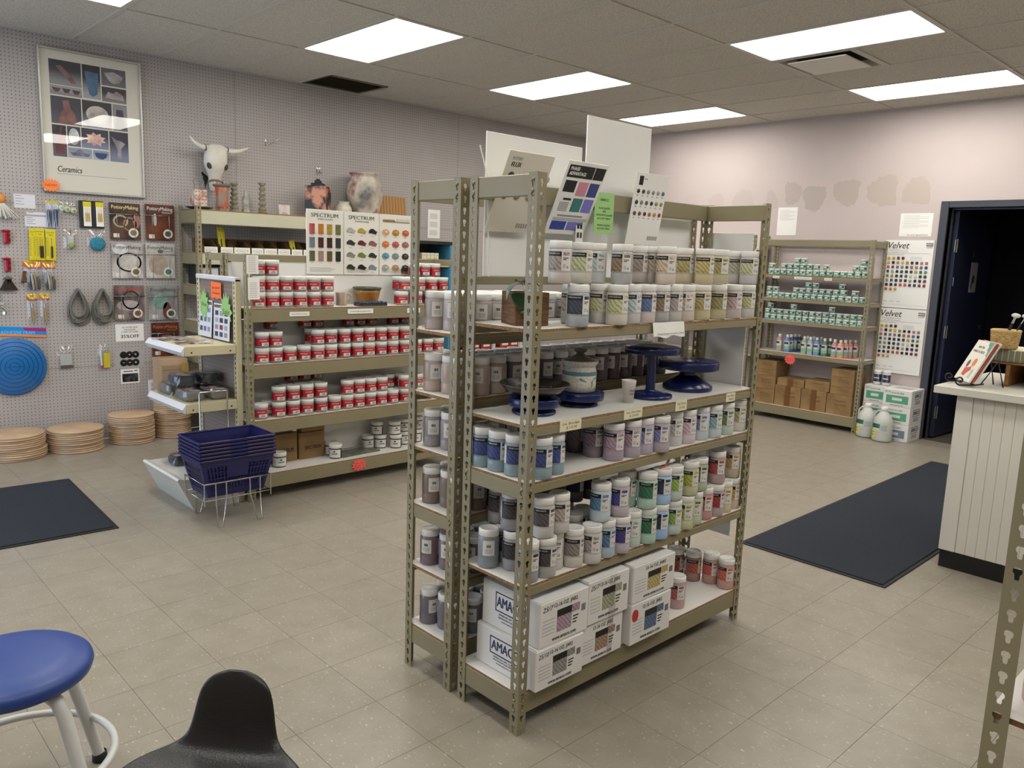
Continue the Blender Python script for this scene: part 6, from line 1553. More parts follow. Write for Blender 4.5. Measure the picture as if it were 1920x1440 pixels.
for k in range(3):
    q = thing('dark_panel', 'dark flat panel leaning by the blue cabinet, %s from left' % ORD[k], 'panel', (5.165+k*.045, 6.60-.03*k, 0), (-.05, 0, 0), 'dark panels leaning on the pegboard wall'); obj('panel', G().cbox(-.02, .06, -.012, .0, 0, 1.60-.12*k, .003).mesh('panel', M('dark_panel%d' % k, ['#232226', '#3a2c22', '#565660'][k], .5)), q); obj('edge_strip', G().box(-.02, .06, -.0135, -.012, 1.40-.12*k, 1.44-.12*k).mesh('edge_strip', M('edge_grey', '#70757c', .5)), q)
t = thing('tool_shelf', 'low black shelf with red boxes seen under the top shelf of the middle rack', 'shelf', (5.75, 6.50, 0)); BKS = M('black_steel', '#1c1b1b', .5)
for x in (-.4, .0, .4): obj('upright', G().box(x-.015, x+.015, -.18, -.15, 0, .95).box(x-.015, x+.015, .12, .15, 0, .95).mesh('upright', M('white_upright', '#c4c4be', .5)), t)
for z in (.12, .55, .93): obj('shelf', G().box(-.42, .42, -.18, .16, z-.03, z).mesh('shelf', BKS), t)
for k, x in enumerate((5.50, 5.66, 5.93, 6.07)):
    q = thing('red_box', 'red box on the low black shelf, %s from left' % ORD[k], 'box', (x, 6.45, .55+EPS), 0, 'red boxes on the low black shelf'); obj('box_body', G().cbox(-.068, .068, -.1, .1, 0, .135, .003).mesh('box_body', M('red_carton', '#a8281c', .5)), q); obj('label', G().box(-.04, .05, -.1008, -.0995, .03, .08).mesh('label', LW), q)
t = thing('wall_list', 'white printed list pinned to the pegboard above the blue cabinet', 'paper', (5.20, YW-.004, 1.71)); obj('sheet', G().box(-.085, .075, 0, .001, 0, .29).mesh('sheet', PAPER), t)
g = G()
for blk in range(3):
    for k in range(5): g.box(-.06, .04, -.0005, .0003, .03+blk*.085+k*.011, .036+blk*.085+k*.011)
obj('print', g.mesh('print', LG), t)

# ================================================================== END-CAP GONDOLA
GCR = M('cream_gondola_enamel', '#c2ba98', .4, 0, .5, .02, 5); GWH = M('white_gondola_edge', '#c9cbd0', .4)
t = thing('gondola_end', 'cream metal end-cap gondola with brown pegboard back and two shelves', 'display shelf', (2.07, 4.82, 0)); ya, yb = -.285, .285
me = peg_panel(ya+.03, yb-.03, .2, 1.345); me.materials.clear(); me.materials.append(M('taupe_pegboard', '#85786e', .6)); obj('pegboard_back', me, t, (-.012, 0, 0), -PI/2)
obj('back_sheet', G().box(-.004, .004, ya+.02, yb-.02, .18, 1.35).mesh('back_sheet', M('taupe_backing', '#4a423c', .8)), t)
for y in (ya, yb-.04):
    obj('upright', G().cbox(-.022, .012, y, y+.04, 0, 1.36, .002).mesh('upright', GCR), t)
    g = G()
    for k in range(42): g.box(-.0228, -.0215, y+.016, y+.024, .1+k*.03, .118+k*.03)
    obj('slot_row', g.mesh('slot_row', DARKHOLE), t)['kind'] = 'stuff'
obj('top_rail', G().cbox(-.026, .014, ya, yb, 1.345, 1.372, .003).mesh('top_rail', GWH), t)
def gshelf(z):
    s = obj('shelf', G().cbox(-.33, -.024, ya+.005, yb-.005, z-.006, z, .002).mesh('shelf', GCR), t)
    obj('end_lip', G().cbox(-.33, -.024, ya+.001, ya+.007, z-.055, z, .002).mesh('end_lip', GCR), s); obj('end_lip', G().cbox(-.33, -.024, yb-.007, yb-.001, z-.055, z, .002).mesh('end_lip', GCR), s)
    obj('price_rail', G().add([(-.33, ya, z), (-.33, yb, z), (-.352, yb, z-.03), (-.352, ya, z-.03), (-.334, ya, z-.056), (-.334, yb, z-.056)], [(0, 3, 2, 1), (3, 4, 5, 2), (0, 4, 3), (1, 2, 5), (0, 1, 5, 4)]).mesh('price_rail', GWH), s)
    for y in (ya+.03, ):
        for x in (-.29, -.06): obj('bolt', G().ell((0, 0, 0), (.005, .003, .005), 8, 5).mesh('bolt', DARKHOLE), s, (x, ya, z-.035))
gshelf(.975); gshelf(.64)
g = G(); pr = [(-.30, 0), (-.385, .175), (-.395, .195), (-.385, .205), (-.35, .195), (-.024, .195), (-.024, 0)]
g.prism(pr, .57, lambda u, v, w_: (u, ya+w_, v)); obj('base_deck', g.mesh('base_deck', M('white_base_deck', '#c8c8c2', .4)), t)
# cards on the end-cap back
t = thing('orange_sign', 'neon orange handwritten sign at the top of the end-cap pegboard', 'sign', (2.042, 4.795, 1.235), -PI/2); obj('card', G().prism([(-.07, 0), (-.05, -.006), (-.02, .003), (.02, -.006), (.05, .002), (.075, -.004), (.075, .095), (-.07, .10)], .001, lambda u, v, w_: (u, -w_, v)).mesh('card', M('neon_orange', '#f0703a', .6)), t)
for s, zz in (('Sale 20% Off', .062), ('or Reduced', .03)): obj('handwriting', textmesh(s, .02, M('marker_dark', '#5a1c1c', .6), .0001, 0, .1, width=.11), t, (0, -.0014, zz))
def splat(label, y, z, w, h, sd, s):
    t = thing('splat_sign', label, 'sign', (2.040, y, z), -PI/2); rd = random.Random(sd); pl = []; n = 26
    for k in range(n): a_ = 2*PI*k/n; q = (1 if k % 2 == 0 else .68)*rd.uniform(.85, 1.05); pl.append((w*q*math.cos(a_), h*q*math.sin(a_)))
    obj('card', G().prism(pl, .001, lambda u, v, w_: (u, -w_, v)).mesh('card', M('neon_green', '#8cba72', .65)), t); obj('handwriting', textmesh(s, w*.55, M('marker_green', '#2f5a2a', .6), .0001, 0, .2, width=w*1.1), t, (0, -.0014, 0))
splat('left lime green splat sign on the end-cap pegboard', 4.975, 1.185, .075, .105, 1, 'Wow'); splat('right lime green splat sign on the end-cap pegboard', 4.655, 1.16, .088, .125, 2, 'Sale')
def sheet(label, y0, y1, z0, z1, lean, sd, cols):
    t = thing('tool_sheet', label, 'poster', (2.034, (y0+y1)/2, z0), (lean, 0, -PI/2)); w = y1-y0; h = z1-z0
    obj('sheet', G().box(-w/2, w/2, -.001, 0, 0, h).mesh('sheet', M('glossy_sheet', '#ccd0da', .25)), t); obj('header', G().box(-w/2+.008, w/2-.008, -.0014, -.0006, h*.88, h*.96).mesh('header', M('bronze_print', '#6a5a38', .4)), t)
    rd = random.Random(sd); nr = 3 if sd == 1 else 4
    for r in range(nr):
        for c in range(3): obj('print_block', G().box(-w*.4+c*w*.29, -w*.4+c*w*.29+w*.2, -.0013, -.0006, h*(.80-r*.78/nr)-h*.13, h*(.80-r*.78/nr)).mesh('print_block', M('print_'+rd.choice(cols)[1:] if False else 'print_'+cols[(r*3+c) % len(cols)][1:], cols[(r*3+c) % len(cols)], .4)), t)
sheet('left tool info sheet with nine pictures on the end-cap', 4.86, 5.055, .985, 1.215, -.06, 1, ['#39425c', '#5c6a84', '#7c88a0'])
sheet('right tool info sheet with red and grey pictures on the end-cap', 4.60, 4.83, .985, 1.205, -.04, 2, ['#3a4258', '#8c8288', '#7a3038', '#9a98a0', '#2e3448'])
for k, (x, y, rz) in enumerate(((1.84, 4.95, .1), (1.86, 4.72, -.15))):
    t = thing('magazine', 'flat %s magazine lying on the upper end-cap shelf' % ('left' if k == 0 else 'right'), 'magazine', (x, y, .9756), rz); obj('cover', G().cbox(-.10, .10, -.07, .09, 0, .006, .001).mesh('cover', ramp2('flat_cover%d' % k, '#3a2024', '#cfc4b8', 'noise', 14, .38, .6, .2)), t); obj('pages', G().cbox(-.099, .099, -.069, .089, .0062, .0075, .0003).mesh('pages', ramp2('cover_gloss%d' % k, '#5a2c2c', '#d0c8c0', 'noise', 18, .4, .6, .15)), t)
# packaged clay blocks in plastic
CLAYG = M('grey_modelling_clay', '#6c6d68', .55, 0, .4, .1, 20); CLAYD = M('dark_modelling_clay', '#2c343e', .45, 0, .5, .1, 20)
def pack(label, x, y, z, rz, m, tint=None):
    t = thing('clay_pack', label, 'clay pack', (x, y, z+EPS), rz, 'plastic-wrapped clay packs'); obj('clay_block', G().cbox(-.085, .085, -.055, .055, .004, .062, .012).mesh('clay_block', m), t)
    obj('paper_label', G().box(-.07, .07, -.035, .045, .0625, .0632).mesh('paper_label', ramp2('pack_label', '#8c3038', '#c9c9c9', 'noise', 18, .4, .5, .5)), t)
    g = G(); rd = random.Random(int(x*1000+y*77)); n = 18; ring = []
    for zz, q in ((0.001, 1.12), (.03, 1.10), (.06, 1.05), (.068, .9)): ring.append([(q*.092*math.copysign(abs(math.cos(2*PI*k/n))**.5, math.cos(2*PI*k/n))+rd.uniform(-.004, .004), q*.062*math.copysign(abs(math.sin(2*PI*k/n))**.5, math.sin(2*PI*k/n))+rd.uniform(-.003, .003), max(.0008, zz+rd.uniform(-.002, .004))) for k in range(n)])
    for a_, b2 in zip(ring, ring[1:]): g.add(a_+b2, [(k, (k+1) % n, n+(k+1) % n, n+k) for k in range(n)])
    g.add(ring[-1], [tuple(range(n))]); obj('wrap', g.mesh('wrap', CLEAR), t)
    g = G(); rd = random.Random(3)
    for s in (-1, 1):
        V = [(s*(.09+.022*j), -.05+.02*k+rd.uniform(-.004, .004), .012+rd.uniform(-.008, .02)) for j in range(3) for k in range(6)]
        g.add(V, [(j*6+k, j*6+k+1, (j+1)*6+k+1, (j+1)*6+k) for j in range(2) for k in range(5)])
    obj('wrap_end', g.mesh('wrap_end', CLEAR), t)
pack('grey clay pack at the near left of the lower end-cap shelf', 1.818, 4.68, .64, 1.55, CLAYG); pack('grey clay pack at the near right of the lower end-cap shelf', 1.968, 4.675, .64, 1.6, CLAYG)
pack('grey clay pack at the far left of the lower end-cap shelf', 1.818, 4.955, .64, 1.6, CLAYG); pack('dark clay pack lying on top at the left of the end-cap shelf', 1.818, 4.80, .716, 1.5, CLAYD)
pack('dark clay pack lying on top near the end-cap pegboard', 1.968, 4.82, .716, 1.62, CLAYD); pack('dark clay pack at the far right of the lower end-cap shelf', 1.968, 4.955, .64, 1.57, CLAYD)
pack('dark clay pack alone on the end-cap base deck', 1.86, 4.90, .196, .1, CLAYD)
# ================================================================== SHOPPING BASKETS ON A WIRE STAND
NB = M('navy_basket_plastic', '#161850', .38, 0, .5, .06, 20)
def slotted(g, A_, B_, C_, D_, nu, nv, solid):
    """wall A-B (bottom) to D-C (top) divided into cells with slot holes"""
    A_, B_, C_, D_ = map(Vector, (A_, B_, C_, D_)); P_ = lambda u, v: (A_*(1-u)+B_*u)*(1-v)+(D_*(1-u)+C_*u)*v
    for i in range(nu):
        for j in range(nv):
            u0, u1, v0, v1 = i/nu, (i+1)/nu, j/nv, (j+1)/nv; o_ = [P_(u0, v0), P_(u1, v0), P_(u1, v1), P_(u0, v1)]
            if solid(i, j): g.add(o_, [(0, 1, 2, 3)]); continue
            a, b = (u1-u0)*.17, (v1-v0)*.09; q = [P_(u0+a, v0+b), P_(u1-a, v0+b), P_(u1-a, v1-b), P_(u0+a, v1-b)]; g.add(o_+q, [(k, (k+1) % 4, 4+(k+1) % 4, 4+k) for k in range(4)])
def basket_meshes():
    tx, ty, bx, by, H = .215, .145, .165, .105, .215
    g = G(); bt = [(-bx, -by, 0), (bx, -by, 0), (bx, by, 0), (-bx, by, 0)]; tp = [(-tx, -ty, H), (tx, -ty, H), (tx, ty, H), (-tx, ty, H)]
    sol = lambda i, j: j in (0, 5) or i in (0, 19) or (7 <= i <= 12 and j > 2)
    slotted(g, bt[0], bt[1], tp[1], tp[0], 20, 6, sol); slotted(g, bt[2], bt[3], tp[3], tp[2], 20, 6, sol)
    sol2 = lambda i, j: j in (0, 5) or i in (0, 9)
    slotted(g, bt[1], bt[2], tp[2], tp[1], 10, 6, sol2); slotted(g, bt[3], bt[0], tp[0], tp[3], 10, 6, sol2)
    g.add(bt, [(3, 2, 1, 0)]); wall = g.mesh('basket_wall', NB)
    r = G(); o_ = .008
    for (x0, x1, y0, y1) in ((-tx-o_, tx+o_, -ty-o_, -ty+.0005), (-tx-o_, tx+o_, ty-.0005, ty+o_), (-tx-o_, -tx+.0005, -ty+.0005, ty-.0005), (tx-.0005, tx+o_, -ty+.0005, ty-.0005)): r.cbox(x0, x1, y0, y1, H-.006, H+.008, .002)
    rim = r.mesh('rim', NB)
    h = [G().tube([(x0, s*(ty+.006), H+.005), (x1, s*(ty+.006), H+.005)], .0055, 6).mesh('handle', M('worn_handle_plastic', '#3a2f4c', .45)) for s in (-1, 1) for x0, x1 in ((-tx, -.05), (.05, tx))]
    return wall, rim, h
bw, br, bh = basket_meshes()
bord = ['lowest', 'second lowest', 'third lowest', 'third highest', 'second highest', 'topmost']
for k in range(6):
    t = thing('shopping_basket', '%s navy plastic shopping basket of the nested stack' % bord[k], 'basket', (1.885, 4.322, .166+k*.0205), 0, 'nested navy shopping baskets'); obj('basket_wall', bw, t); obj('rim', br, t)
    for m in bh: obj('handle', m, t)
t = thing('basket_stand', 'chrome wire stand holding the navy shopping baskets', 'stand', (1.885, 4.322, 0)); r = .0038
X0, X1, Y0, Y1 = -.195, .195, -.135, .135
for z in (.158, .252): obj('hoop', G().tube([(X0, Y0, z), (X1, Y0, z), (X1, Y1, z), (X0, Y1, z)], r, 6, closed=True).mesh('hoop', CHROME), t)
obj('cross_wire', G().tube([(X0, -.05, .158), (X1, -.05, .158)], r*.8, 6).tube([(X0, .05, .158), (X1, .05, .158)], r*.8, 6).mesh('cross_wire', CHROME), t)
for x, dx in ((-.13, .055), (.13, -.055)):
    for y in (Y0, Y1):
        o_ = -.02 if y < 0 else .02
        obj('leg', G().tube([(x, y, .252), (x, y, .158), (x, y+o_, .004), (x+dx*.5, y+o_, .004), (x+dx*1.1, y, .158), (x+dx*1.1, y, .252)], r, 6).mesh('leg', CHROME), t)
for x in (X0, X1):
    for y in (Y0, Y1): obj('corner_wire', G().tube([(x, y, .13), (x, y, .256)], r*.8, 6).mesh('corner_wire', CHROME), t)
obj('sign_loop', G().tube([(-.085, Y1, .158), (-.085, .17, .17), (-.085, .17, .705), (-.08, .17, .712), (.075, .17, .712), (.08, .17, .705), (.08, .17, .17), (.08, Y1, .158)], .0042, 8).mesh('sign_loop', CHROME), t)
# ================================================================== STACKED BATS ALONG THE WALL
MDF = ramp2('mdf_board', '#b09273', '#c2a789', 'noise', 5, .3, .7, .7); 
rb = random.Random(11)
STK = [('leftmost', 1.247, 6.478, .198, 12, .0148), ('second', 1.652, 6.49, .190, 11, .0150), ('third', 2.066, 6.515, .166, 15, .0148), ('fourth', 2.395, 6.54, .14, 19, .0152)]
for nm, x, y, r, n, th in STK:
    me = G().lathe([(0, .0005), (r-.004, .0005), (r, .0035), (r, th-.0036), (r-.004, th-.0006), (0, th-.0006)], 48).mesh('round_bat', MDF)
    for k in range(n):
        big = rb.uniform(-.012, .012); o = obj('round_bat', me, None, (x+rb.uniform(-.004, .004)+(.010 if nm == 'leftmost' and k < 5 else 0), y+rb.uniform(-.004, .004), k*th), rb.uniform(0, 6))
        tag(o, 'round tan board, %s from the floor in the %s stack from the left' % (ORD[k], nm) if nm != 'leftmost' else 'round tan board, %s from the floor in the leftmost stack' % ORD[k], 'board', 'round boards stacked along the pegboard wall')
    if nm in ('second', 'third', 'fourth'):
        tp = thing('stretch_wrap', 'clear wrap band around the %s stack of round boards' % nm, 'wrap', (x, y, 0)); obj('film', G().lathe([(r+.0075, .002), (r+.0075, n*th-.03)], 40, a0=-2.3, a1=-1.7).mesh('film', CLEAR), tp)
z0 = 19*.0152+.0005
for k in range(24):
    o = obj('square_bat', G().cbox(-.105, .105, -.1, .1, 0, .0138, .001).mesh('square_bat', MDF) if k == 0 else sqm, None, (2.405+rb.uniform(-.002, .002), 6.585+rb.uniform(-.002, .002), z0+k*.0145), 0)
    sqm = o.data; tag(o, 'square tan board, %s from the bottom of the square stack' % ORD[k], 'board', 'square boards on the round board stack')
tp = thing('stretch_wrap', 'clear plastic wrap round the stack of square boards', 'wrap', (2.405, 6.585, z0+.05)); obj('film', G().box(-.109, .109, -.1055, -.105, 0, .25).mesh('film', CLEAR), tp); obj('tape', G().box(.05, .109, -.1075, -.1067, 0, .26).mesh('tape', M('clear_amber_tape', '#b08c4a', .3)), tp)
# ================================================================== THINGS ON THE PEGBOARD WALL
YP = YW-.001
def at(name, label, cat, bx, group=None, y=YP, rot=0):
    x0, x1, z0, z1 = bx; t = thing(name, label, cat, ((x0+x1)/2, y, (z0+z1)/2), rot, group); return t, (x1-x0)/2, (z1-z0)/2
# framed poster
t, a, b = at('framed_poster', 'large framed Ceramics poster behind glass on the pegboard wall', 'poster', (1.588, 2.297, 1.905, 2.922))
for (x0, x1, z0, z1) in ((-a, -a+.014, -b, b), (a-.014, a, -b, b), (-a+.014, a-.014, b-.014, b), (-a+.014, a-.014, -b, -b+.014)): obj('frame_bar', G().cbox(x0, x1, -.030, -.002, z0, z1, .002).mesh('frame_bar', M('silver_frame', '#b9b8b2', .3, .6)), t)
obj('print', G().box(-a+.014, a-.014, -.012, -.008, -b+.014, b-.014).mesh('print', M('poster_paper', '#dcd9cc', .6)), t); obj('glass', G().box(-a+.014, a-.014, -.0185, -.0165, -b+.014, b-.014).mesh('glass', GLASS), t)
PW, PHt = 2*a, 2*b
def U(u): return -a+u*PW
def Vv(v): return b-v*PHt
PH = [(.105, .405, .075, .245), (.105, .405, .25, .315), (.415, .59, .075, .31), (.60, .845, .075, .20), (.60, .845, .21, .315), (.105, .39, .325, .515), (.40, .69, .325, .515), (.70, .845, .325, .515), (.105, .235, .525, .745), (.245, .37, .525, .665), (.38, .645, .525, .665), (.655, .845, .525, .745), (.245, .475, .675, .745), (.485, .645, .675, .745)]
pcol = [('#33333a', '#8a8c92'), ('#9a9aa0', '#83838a'), ('#26262c', '#a0a0a4'), ('#5c5c66', '#6a6a72'), ('#38363c', '#7c7a80'), ('#3a3c48', '#52505c'), ('#34323a', '#88868c'), ('#8a8a90', '#6a6a70'), ('#2c2a32', '#5a5a68'), ('#3c3c46', '#62626e'), ('#34384c', '#7c84a0'), ('#2e3040', '#7c849c'), ('#8c98ac', '#a5adb8'), ('#8c98ac', '#b0b8c0')]
def gradm(nm, c0, c1):
    if nm in MATS: return MATS[nm]
    m = bpy.data.materials.new(nm); nt, N, L, b_ = nodes(m); tc = N.new('ShaderNodeTexCoord'); sp = N.new('ShaderNodeSeparateXYZ'); L.new(tc.outputs['Generated'], sp.inputs[0]); r = N.new('ShaderNodeValToRGB'); L.new(sp.outputs[2], r.inputs[0])
    r.color_ramp.elements[0].position = .15; r.color_ramp.elements[1].position = .6; r.color_ramp.elements[0].color = lin(c1); r.color_ramp.elements[1].color = lin(c0); L.new(r.outputs[0], b_.inputs['Base Color']); b_.inputs['Roughness'].default_value = .5; MATS[nm] = m; return m
SIL = {0: ('#6a4c4c', [(.2, .75), (.35, .8), (.5, .65), (.75, .3), (.85, .12), (.7, .1), (.5, .35), (.35, .55)]), 1: ('#4c2a28', [(.06, .75), (.34, .72), (.26, .3), (.14, .3)]), 2: ('#3c5a78', [(.12, .82), (.9, .78), (.8, .15), (.55, .06), (.35, .12)]), 3: ('#8a8684', [(.1, .72), (.5, .82), (.9, .6), (.75, .25), (.5, .15), (.3, .3)]), 4: ('#8a8084', [(.12, .25), (.25, .7), (.45, .6), (.6, .8), (.85, .55), (.9, .2)]), 5: ('#6a4844', [(.2, .02), (.3, .4), (.42, .55), (.38, .85), (.6, .9), (.65, .6), (.8, .35), (.85, .02)]), 6: ('#9a9490', [(.12+.38+.38*math.cos(2*PI*k/20), .5+.33*math.sin(2*PI*k/20)) for k in range(20)]),
       7: ('#34343a', [(.25, .8), (.7, .8), (.85, .06), (.15, .06)]), 8: ('#5a2c30', [(.2, .1), (.2, .72), (.5, .75), (.6, .95), (.72, .95), (.68, .72), (.85, .7), (.85, .1)]), 9: ('#a5a8a8', [(.5+.4*math.cos(2*PI*k/20), .5+.42*math.sin(2*PI*k/20)) for k in range(20)]), 10: ('#c4a094', [(.5+(.42 if k % 2 else .28)*math.cos(2*PI*k/18), .48+(.36 if k % 2 else .24)*math.sin(2*PI*k/18)) for k in range(18)]), 11: ('#7c7680', [(.08, .85), (.35, .72), (.62, .7), (.85, .62), (.6, .45), (.62, .1), (.38, .08), (.42, .4)]), 12: ('#5c5c6c', [(.08, .5), (.3, .55), (.45, .95), (.5, .95), (.7, .55), (.92, .5), (.85, .2), (.2, .2)]), 13: ('#24406a', [(.1, .75), (.9, .75), (.82, .3), (.6, .1), (.4, .1), (.18, .3)])}
for k, (u0, u1, v0, v1) in enumerate(PH):
    p = obj('photo', G().box(U(u0), U(u1), -.0128, -.0118, Vv(v1), Vv(v0)).mesh('photo', gradm('poster_photo%d' % k, *pcol[k])), t)
    cl, pl = SIL[k]; ex = [(0, 0)] if k != 1 else [(0, 0), (.31, 0), (.62, -.04)]
    for dx, dz in ex: obj('photo_subject', G().prism([(U(u0+(u1-u0)*(x+dx)), Vv(v1-(v1-v0)*(z+dz))) for x, z in pl], .0004, lambda u, v, w_: (u, -.0129-w_, v)).mesh('photo_subject', ramp2('subject%d' % k, cl, tuple(min(1, v/255*1.35) for v in bytes.fromhex(cl[1:])), 'noise', 18, .35, .65, .5)), p)
obj('lettering', textmesh('Ceramics', .062, BLACK, .0002, .012, .25, 'LEFT', width=.165), t, (U(.13), -.0124, Vv(.835)))
obj('fine_print', G().box(U(.13), U(.82), -.0124, -.0118, Vv(.869), Vv(.866)).mesh('fine_print', GREYINK), t)
x0, x1, z0, z1 = (1.572, 1.687, 1.905, 1.993)
burst('starburst_sign', 'orange NEW! starburst at the lower left of the poster', ((x0+x1)/2, YP-.034, (z0+z1)/2), .068, .05, 18, '#f5823c', ['NEW!'], txt=.5)
def lines(t, a, b, n, y=-.0016, m=GREYINK, w=.8):
    g = G()
    for k in range(n): g.box(-a*.85, -a*.85+a*w*(1.0 if k % 2 else .7), y, y+.0008, b*.8-k*1.6*b/n-.004, b*.8-k*1.6*b/n)
    obj('print', g.mesh('print', m), t)
for bx, lb in (((1.393, 1.528, 1.774, 1.873), 'white price list at the far left of the pegboard'), ((1.455, 1.596, 1.645, 1.718), 'white price list beside the pen packs'), ((1.468, 1.596, 1.730, 1.749), 'narrow white price strip above a price list')):
    t, a, b = at('price_list', lb, 'paper', bx); obj('sheet', G().box(-a, a, -.0015, -.0005, -b, b).mesh('sheet', M('bluish_paper', '#d3d4da', .6)), t); lines(t, a, b, 4 if b > .03 else 1, -.0018)
def hook(t, z, x=0, d=.03): obj('hook', G().tube([(x, .0, z), (x, -d, z-.002), (x, -d-.006, z+.008)], .0018, 6).mesh('hook', CHROME), t)
def bag(name, label, bx, fill, header=None, group=None, depth=.03, rot=0):
    t, a, b = at(name, label, 'hanging pack', bx, group, YP, rot); hook(t, b*.92)
    rd = random.Random(int(bx[0]*999)); V = []; n = 7; m = 9
    for j in range(m):
        for i in range(n):
            u, v = i/(n-1)*2-1, j/(m-1)*2-1; V.append((a*u*(1-.06*abs(v)), -.004-depth*max(0, (1-u*u))*(1-abs(v)**3)-rd.uniform(0, .004), b*v))
    F = [(j*n+i, j*n+i+1, (j+1)*n+i+1, (j+1)*n+i) for j in range(m-1) for i in range(n-1)]
    obj('plastic_bag', G().add(V, F, 0, True).mesh('plastic_bag', CLEAR), t)
    if header:
        hd = obj('header_card', G().box(-a*.96, a*.96, -.006, -.003, b*header[1], b).mesh('header_card', M('header_'+header[0][1:], header[0], .45)), t)
        if len(header) > 2: obj('header_stripe', G().prism([(-a*.96, b*header[1]), (a*.96, b*header[1]), (a*.96, b*header[1]+b*.09), (-a*.5, b*header[1]+b*.07), (-a*.96, b*.9)], .0008, lambda u, v, w_: (u, -.0062-w_, v)).mesh('header_stripe', M('header_'+header[2][1:], header[2], .45)), hd)
        obj('lettering', textmesh('TOOLS', b*.12, INK, .0002, .01, width=a*.8), hd, (0, -.0066, b*(header[1]+1)/2+b*.04))
    fill(t, a, b); return t
def f_pens(t, a, b):
    for k in range(2): obj('pen', G().tube([(-a*.3+k*a*.7, -.012, -b*.85), (-a*.3+k*a*.6, -.012, b*.2), (-a*.3+k*a*.55, -.012, b*.35)], [.002, .009, .003], 8).mesh('pen', M('navy_pen', '#20284c', .4)), t)
    obj('insert_card', G().box(-a*.9, a*.9, -.005, -.003, -b*.9, b*.9).mesh('insert_card', M('pale_blue_card', '#b9bfd0', .5)), t); obj('top_strip', G().box(-a*.9, a*.9, -.0065, -.005, b*.72, b*.95).mesh('top_strip', M('yellow_strip', '#d0c45c', .5)), t)
bag('tool_pack', 'left of two pale blue pen packs on the pegboard', (1.589, 1.638, 1.630, 1.846), f_pens); bag('tool_pack', 'right of two pale blue pen packs on the pegboard', (1.634, 1.680, 1.632, 1.850), f_pens)
def f_wheels(t, a, b):
    for k, (u, v) in enumerate(((-.62, .0), (-.1, -.1), (.5, -.2))):
        w = obj('roller', G().lathe([(0, 0), (.020, 0), (.022, .004), (.020, .012), (0, .013)], 16).mesh('roller', M('white_roller', '#c9cfb0', .4)), t, (a*u, -.014, b*v), (PI/2, 0, 0)); obj('hub', G().lathe([(0, .0135), (.009, .0135), (.009, .016), (0, .0165)], 10).mesh('hub', M('lime_hub', '#8aa83c', .4)), w)
bag('tool_pack', 'clear bag of lime green rollers below the poster', (1.668, 1.813, 1.711, 1.871), f_wheels, depth=.045)
def f_needle(t, a, b):
    obj('case', G().cbox(-a, a, -.020, -.002, -b, b*.92, .003).mesh('case', M('black_case', '#1c1c1f', .4)), t); obj('insert_card', G().box(-a*.35, a*.9, -.0212, -.019, -b*.88, b*.5).mesh('insert_card', PAPER), t); obj('header_card', G().box(-a*.4, a*.95, -.0216, -.019, b*.5, b*.85).mesh('header_card', YEL), t)
    for k in range(3): obj('needle_tool', G().tube([(a*(.0+.28*k), -.024, -b*.55), (a*(.0+.28*k), -.024, b*.05)], .0038, 7).tube([(a*(.0+.28*k), -.024, b*.05), (a*(.02+.28*k), -.024, b*.42)], .001, 5).mesh('needle_tool', M('amber_handle', '#c09a2c', .4)), t)
for k, bx in enumerate(((1.814, 1.900, 1.653, 1.864), (1.903, 1.987, 1.654, 1.866))):
    t, a, b = at('needle_pack', '%s of two black-cased yellow needle tool packs' % ('left' if k == 0 else 'right'), 'hanging pack', bx); f_needle(t, a, b); hook(t, b*.96, 0, .034)
for k, (bx, hc, n, r) in enumerate((((1.473, 1.521, 1.401, 1.629), '#2c1c14', 0, .03), ((1.501, 1.546, 1.406, 1.634), '#2c1c14', 0, .02), ((1.515, 1.570, 1.402, 1.635), '#2a1812', 2, 0.), ((1.577, 1.644, 1.404, 1.630), '#2c2a28', 1, .02))):
    x0, x1, z0, z1 = bx; ycard('yellow carded cut-out tool on the pegboard, %s from left' % ORD[k], ((x0+x1)/2, YP-.012-.004*k, z1), (0, r, 0), x1-x0, z1-z0, hc, n, 'CUT OUT')
def f_parts(t, a, b):
    obj('insert_card', G().cbox(-a*.4, a*.45, -.010, -.004, -b*.6, b*.5, .001).mesh('insert_card', M('pale_grey_card', '#b5b8b4', .5)), t); obj('roller', G().lathe([(0, 0), (.02, 0), (.018, .01), (0, .011)], 14).mesh('roller', M('lime_hub', '#8aa83c', .4)), t, (a*.1, -.012, -b*.35), (PI/2, 0, 0))
bag('tool_pack', 'small clear bag with one lime roller', (1.695, 1.797, 1.458, 1.633), f_parts)
def f_sponge(t, a, b): obj('sponge', G().ell((0, 0, 0), (a*.82, .016, b*.62), 16, 10).mesh('sponge', M('teal_sponge', '#2f7f98', .9, 0, .3, .25, 60, .6, 120)), t, (a*.1, -.020, -b*.22))
bag('sponge_pack', 'clear bag with a teal blue sponge', (1.860, 1.993, 1.471, 1.641), f_sponge)
RP = M('crimson_plastic', '#9a1428', .35)
for k, bx in enumerate(((1.296, 1.355, 1.515, 1.613), (1.294, 1.347, 1.314, 1.417))):
    t, a, b = at('red_tool', '%s crimson plastic tool at the left edge of the pegboard' % ('upper' if k == 0 else 'lower'), 'clay tool', bx); hook(t, b*1.0)
    obj('head', G().cbox(-a, a, -.036, -.004, b*.72, b*.98, .005).mesh('head', RP), t); obj('grip', G().cbox(-a*.55, a*.35, -.034, -.006, -b, b*.75, .007).mesh('grip', RP), t); obj('rib', G().cbox(a*.35, a*.9, -.028, -.008, -b*.95, b*.72, .003).mesh('rib', RP), t)
    for zz in (.25, -.45): obj('slot', G().box(a*.45, a*.82, -.0288, -.0275, b*zz-b*.2, b*zz+b*.22).mesh('slot', M('slot_dark', '#3a060e', .6)), t)
